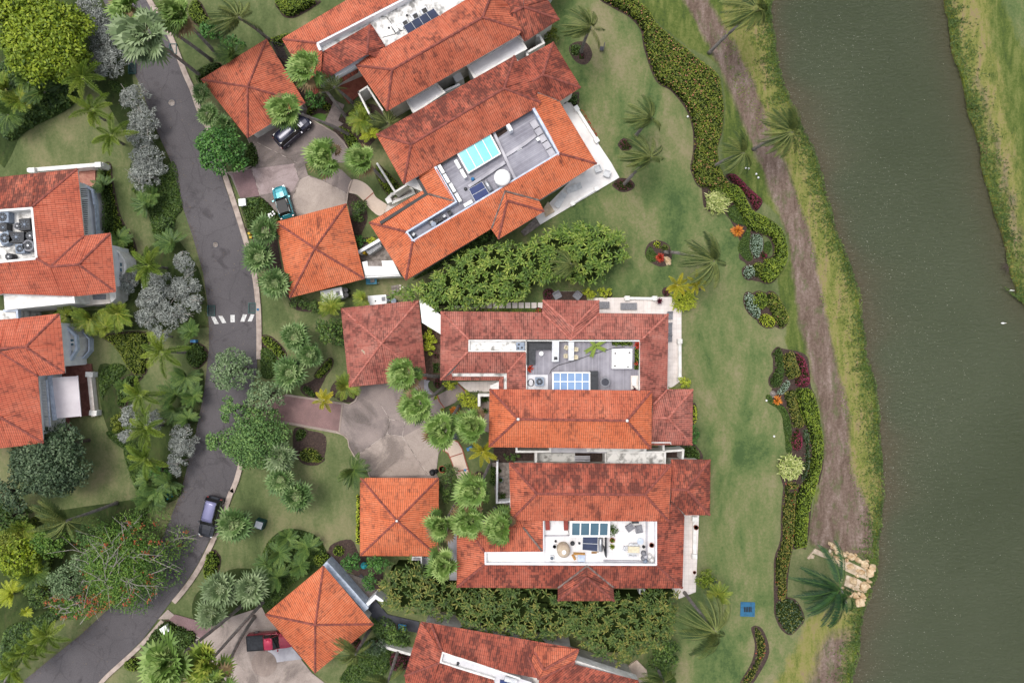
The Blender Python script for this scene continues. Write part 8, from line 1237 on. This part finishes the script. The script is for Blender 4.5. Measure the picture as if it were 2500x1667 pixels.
RK = [("P 1775,430", 7, 6, "smallest boulder at the top end of the rock row"), ("P 1800,455", 10, 8, "boulder just below the topmost small one"), ("P 1765,520", 8, 9, "upright boulder beside the slab corner"), ("P 1825,490", 7, 7, "little boulder right of the upright one"), ("P 1880,515", 11, 7, "flat boulder in the outer rock row, upper"), ("P 1948,535", 12, 9, "square boulder in the middle of the outer row"), ("P 2003,560", 8, 8, "pinkish boulder right of the square one"), ("P 2052,590", 11, 10, "wide boulder in the outer row"), ("P 2115,620", 10, 11, "boulder at the water's edge corner"), ("P 2100,665", 13, 12, "large pale boulder below the corner boulder"), ("P 2090,735", 9, 5, "flat shelf boulder at the waterline"), ("P 1835,565", 10, 12, "boulder lying on the upper slab, left"), ("P 1940,615", 13, 9, "long boulder lying on the upper slab, middle"), ("P 2025,660", 12, 8, "reddish boulder lying on the upper slab, right"),
 ("P 1965,735", 10, 13, "tall boulder on the lower slab, left"), ("P 2045,780", 12, 12, "large boulder on the lower slab, right"), ("P 1925,835", 12, 11, "boulder below the lower slab, left"), ("P 1978,845", 10, 9, "boulder below the lower slab, middle"), ("P 2040,855", 8, 8, "boulder below the lower slab, right"), ("P 2020,905", 12, 17, "lowest boulder pointing down the bank"), ("P 1870,800", 7, 8, "boulder beside the dark palm's heart"), ("P 1855,495", 5, 5, "small boulder tucked in the outer row, near its upper end"), ("P 1912,500", 5, 4, "small boulder above the flat boulder"), ("P 1975,520", 5, 5, "small boulder above the square boulder"), ("P 1905,560", 5, 5, "small boulder inside the outer row"), ("P 2025,575", 5, 5, "small boulder between the pinkish and the wide boulder"), ("P 2075,565", 5, 4, "small boulder outside the wide boulder"), ("P 2060,625", 6, 5, "small boulder inside the corner boulder"), ("P 1990,690", 5, 5, "small boulder on the gap between slabs"), ("P 2080,770", 6, 7, "small boulder below the flat shelf boulder"), ("P 1950,800", 5, 5, "small boulder at the end of the lower slab"), ("P 2005,835", 6, 5, "small boulder below the large right-hand boulder"), ("P 1895,805", 5, 5, "small boulder right of the dark palm heart"), ("P 2045,885", 5, 6, "small boulder right of the lowest boulder"), ("P 2000,875", 5, 5, "small boulder left of the lowest boulder"), ("P 1810,540", 5, 5, "small boulder at the head of the upper slab"), ("P 1850,720", 8, 8, "boulder half hidden by dark palm fronds")]
for i, (s, rx, ry, lb) in enumerate(RK): rock(s, rx*.95, ry*.95, .28+.012*(rx+ry), i*.7 if rx == ry else (-.4 if rx > ry else .1), lb)
simple('stone_steps', "tan stone slabs stepping down to the lake between the boulders", 'steps', lambda m: (m.prism(g("P 1640,460 1740,510 1760,465 1775,480 1740,545 1620,500 1590,550 1575,540"), 0, .22), m.prism(g("P 1790,520 1900,560 2070,640 2080,720 1990,690 1880,640 1770,560"), 0, .16), m.prism(g("P 1900,680 1990,710 2070,760 2060,830 1960,800 1880,765"), 0, .12), m.prism(g("P 1600,510 1640,520 1630,545 1590,545"), 0, .1)), 'stone_slab')
c = xy("N 510,925", .3)
rock("N 510,925", 9, 12, .4, .3, "pale pinkish boulder in the small round bed"); bpy.data.objects[-1] if False else None
rock("O 1517,632", 8, 9, .4, .2, "grey boulder beside the orange spiky plant", 'stone_grey')
# lake birds and snag
for s, lb in [("V 1077,1340", "white egret at the far bank, upper one"), ("V 1040,1490", "white bird floating near the right edge of the lake")]:
    c = xy(s); t = thing('water_bird', Vector((c.x, c.y, -.3)), lb, 'bird'); part(t, 'body', lambda m: m.tube([c+Vector((x, 0, z-.2)) for x, z in ((-.25, .04), (-.14, .06), (0, .08), (.12, .1), (.18, .16), (.22, .26), (.29, .27))], [.015, .08, .11, .08, .035, .035, .015], 10), 'skin_white', True); part(t, 'bill', lambda m: m.tube([c+Vector((.29, 0, .07)), c+Vector((.37, 0, .06))], [.02, .008], 5), 'yellow_paint')
m = MB()
for i in range(26): a = random.uniform(2.4, 4.4); L = random.uniform(.5, 1.3); p = xy("V 1065,1228"); m.tube([p, p+Vector((math.cos(a)*L*.6, math.sin(a)*L*.6, .15)), p+Vector((math.cos(a+.3)*L, math.sin(a+.3)*L, .05))], [.03, .02, .01], 4)
tag(m.build('fallen_branch', 'bark'), "bare fallen branch reaching from the far bank into the lake", 'branch')
# white sprinkler heads / garden lamps on the lawn
for s, lb in [("M 272,272", "white garden spotlight at the upper bend of the flowered hedge"), ("M 702,1118", "white garden spotlight at the lower bend of the flowered hedge"), ("N 1258,42", "left white garden lamp on the verge by the burgundy hedge"), ("N 1286,46", "second white garden lamp beside the left one on the verge"), ("N 1358,98", "upper right white garden lamp on the verge by the track"), ("N 1378,133", "lower right white garden lamp on the verge by the track"), ("O 1528,1038", "white garden lamp alone on the lawn near the lower beds"), ("O 1455,696", "tiny white lamp at the tip of the groundcover band")]:
    c = xy(s, .3); simple('garden_lamp', lb, 'garden lamp', lambda m: (m.cyl(c, .03, 0, .3, 6), m.lathe(c, [(.1, .25), (.13, .32), (.08, .42)], 10)), 'skin_white')
c = xy("I 1840,465", .5); t = thing('garden_chair', Vector((c.x, c.y, 0)), "dark blue chair on the lawn right of the bent coconut palm", 'chair'); part(t, 'seat', lambda m: m.box(c, (.45, .5, .06), -.2, .4), 'slate'); part(t, 'backrest', lambda m: m.box(c+Vector((.22, .1, 0)), (.08, .9, .5), -.2, .46), 'slate'); [part(t, 'leg', lambda m: m.box(c+Vector((a, b, 0)), (.04, .04, .39), 0, 0), 'slate') for a in (-.18, .18) for b in (-.2, .2)]
# white flowers in the dark hedge
for k, s in enumerate(["F 612,485", "F 630,480", "F 628,520", "F 645,495", "F 652,460", "F 665,480", "F 615,505"]): tag(MB().lathe(xy(s, .9), [(.02, .8), (.13, .92), (.1, .95), (.02, .96)], 7).build('white_flower', 'skin_white'), "white flower head standing out of the dark hedge by the turquoise car", 'flower', 'white flower heads in the dark hedge')

# separate stretches of ridge, wall and parapet become parts of their own
def split_loose(o):
    me = o.data; n = len(me.vertices); par = list(range(n))
    def fd(a):
        while par[a] != a: par[a] = par[par[a]]; a = par[a]
        return a
    for e in me.edges: a, b = fd(e.vertices[0]), fd(e.vertices[1]); par[a] = b
    co = [v.co for v in me.vertices]; grp = {}
    for i in range(n): grp.setdefault(fd(i), []).append(i)
    bb = [[Vector((min(co[i].x for i in g_), min(co[i].y for i in g_), min(co[i].z for i in g_))), Vector((max(co[i].x for i in g_), max(co[i].y for i in g_), max(co[i].z for i in g_))), set(g_)] for g_ in grp.values()]
    ch = True
    while ch:
        ch = False
        for i in range(len(bb)):
            for j in range(i+1, len(bb)):
                A, B = bb[i], bb[j]
                if all(A[0][k] <= B[1][k]+.12 and B[0][k] <= A[1][k]+.12 for k in range(3)):
                    near = len(A[2])*len(B[2]) > 40000 or any((co[a]-co[b]).length < .28 for a in A[2] for b in B[2]) or o.name.startswith(('roof', 'upper_roof', 'porch'))
                    if near: A[0] = Vector(map(min, A[0], B[0])); A[1] = Vector(map(max, A[1], B[1])); A[2] |= B[2]; bb.pop(j); ch = True; break
            if ch: break
    if len(bb) < 2: return
    for k, (l, h, s) in enumerate(bb[1:]):
        bm = bmesh.new(); bm.from_mesh(me); bm.verts.ensure_lookup_table(); bmesh.ops.delete(bm, geom=[bm.verts[i] for i in range(n) if i not in s], context='VERTS'); m2 = me.copy(); bm.to_mesh(m2); bm.free()
        c = o.copy(); c.data = m2; COL.objects.link(c); c.parent = o.parent
    bm = bmesh.new(); bm.from_mesh(me); bm.verts.ensure_lookup_table(); bmesh.ops.delete(bm, geom=[bm.verts[i] for i in range(n) if i not in bb[0][2]], context='VERTS'); bm.to_mesh(me); bm.free()
for o in list(bpy.data.objects):
    if o.type == 'MESH' and o.parent and o.name.split('.')[0] in ('ridge_cap', 'valley_flashing', 'courtyard_wall', 'parapet', 'low_wall', 'wall_post', 'planter_wall', 'drum', 'finial', 'terrace_wall', 'balcony_rail', 'pane', 'bay_cap', 'pergola_beam', 'grille', 'post', 'bed_rail', 'roof_rail', 'jet', 'fan', 'garden_wall', 'bench_boxes', 'hood_line', 'wiper', 'pillars', 'roof', 'upper_roof', 'porch_roof', 'seat', 'backrest', 'load', 'cardboard', 'handle'): split_loose(o)
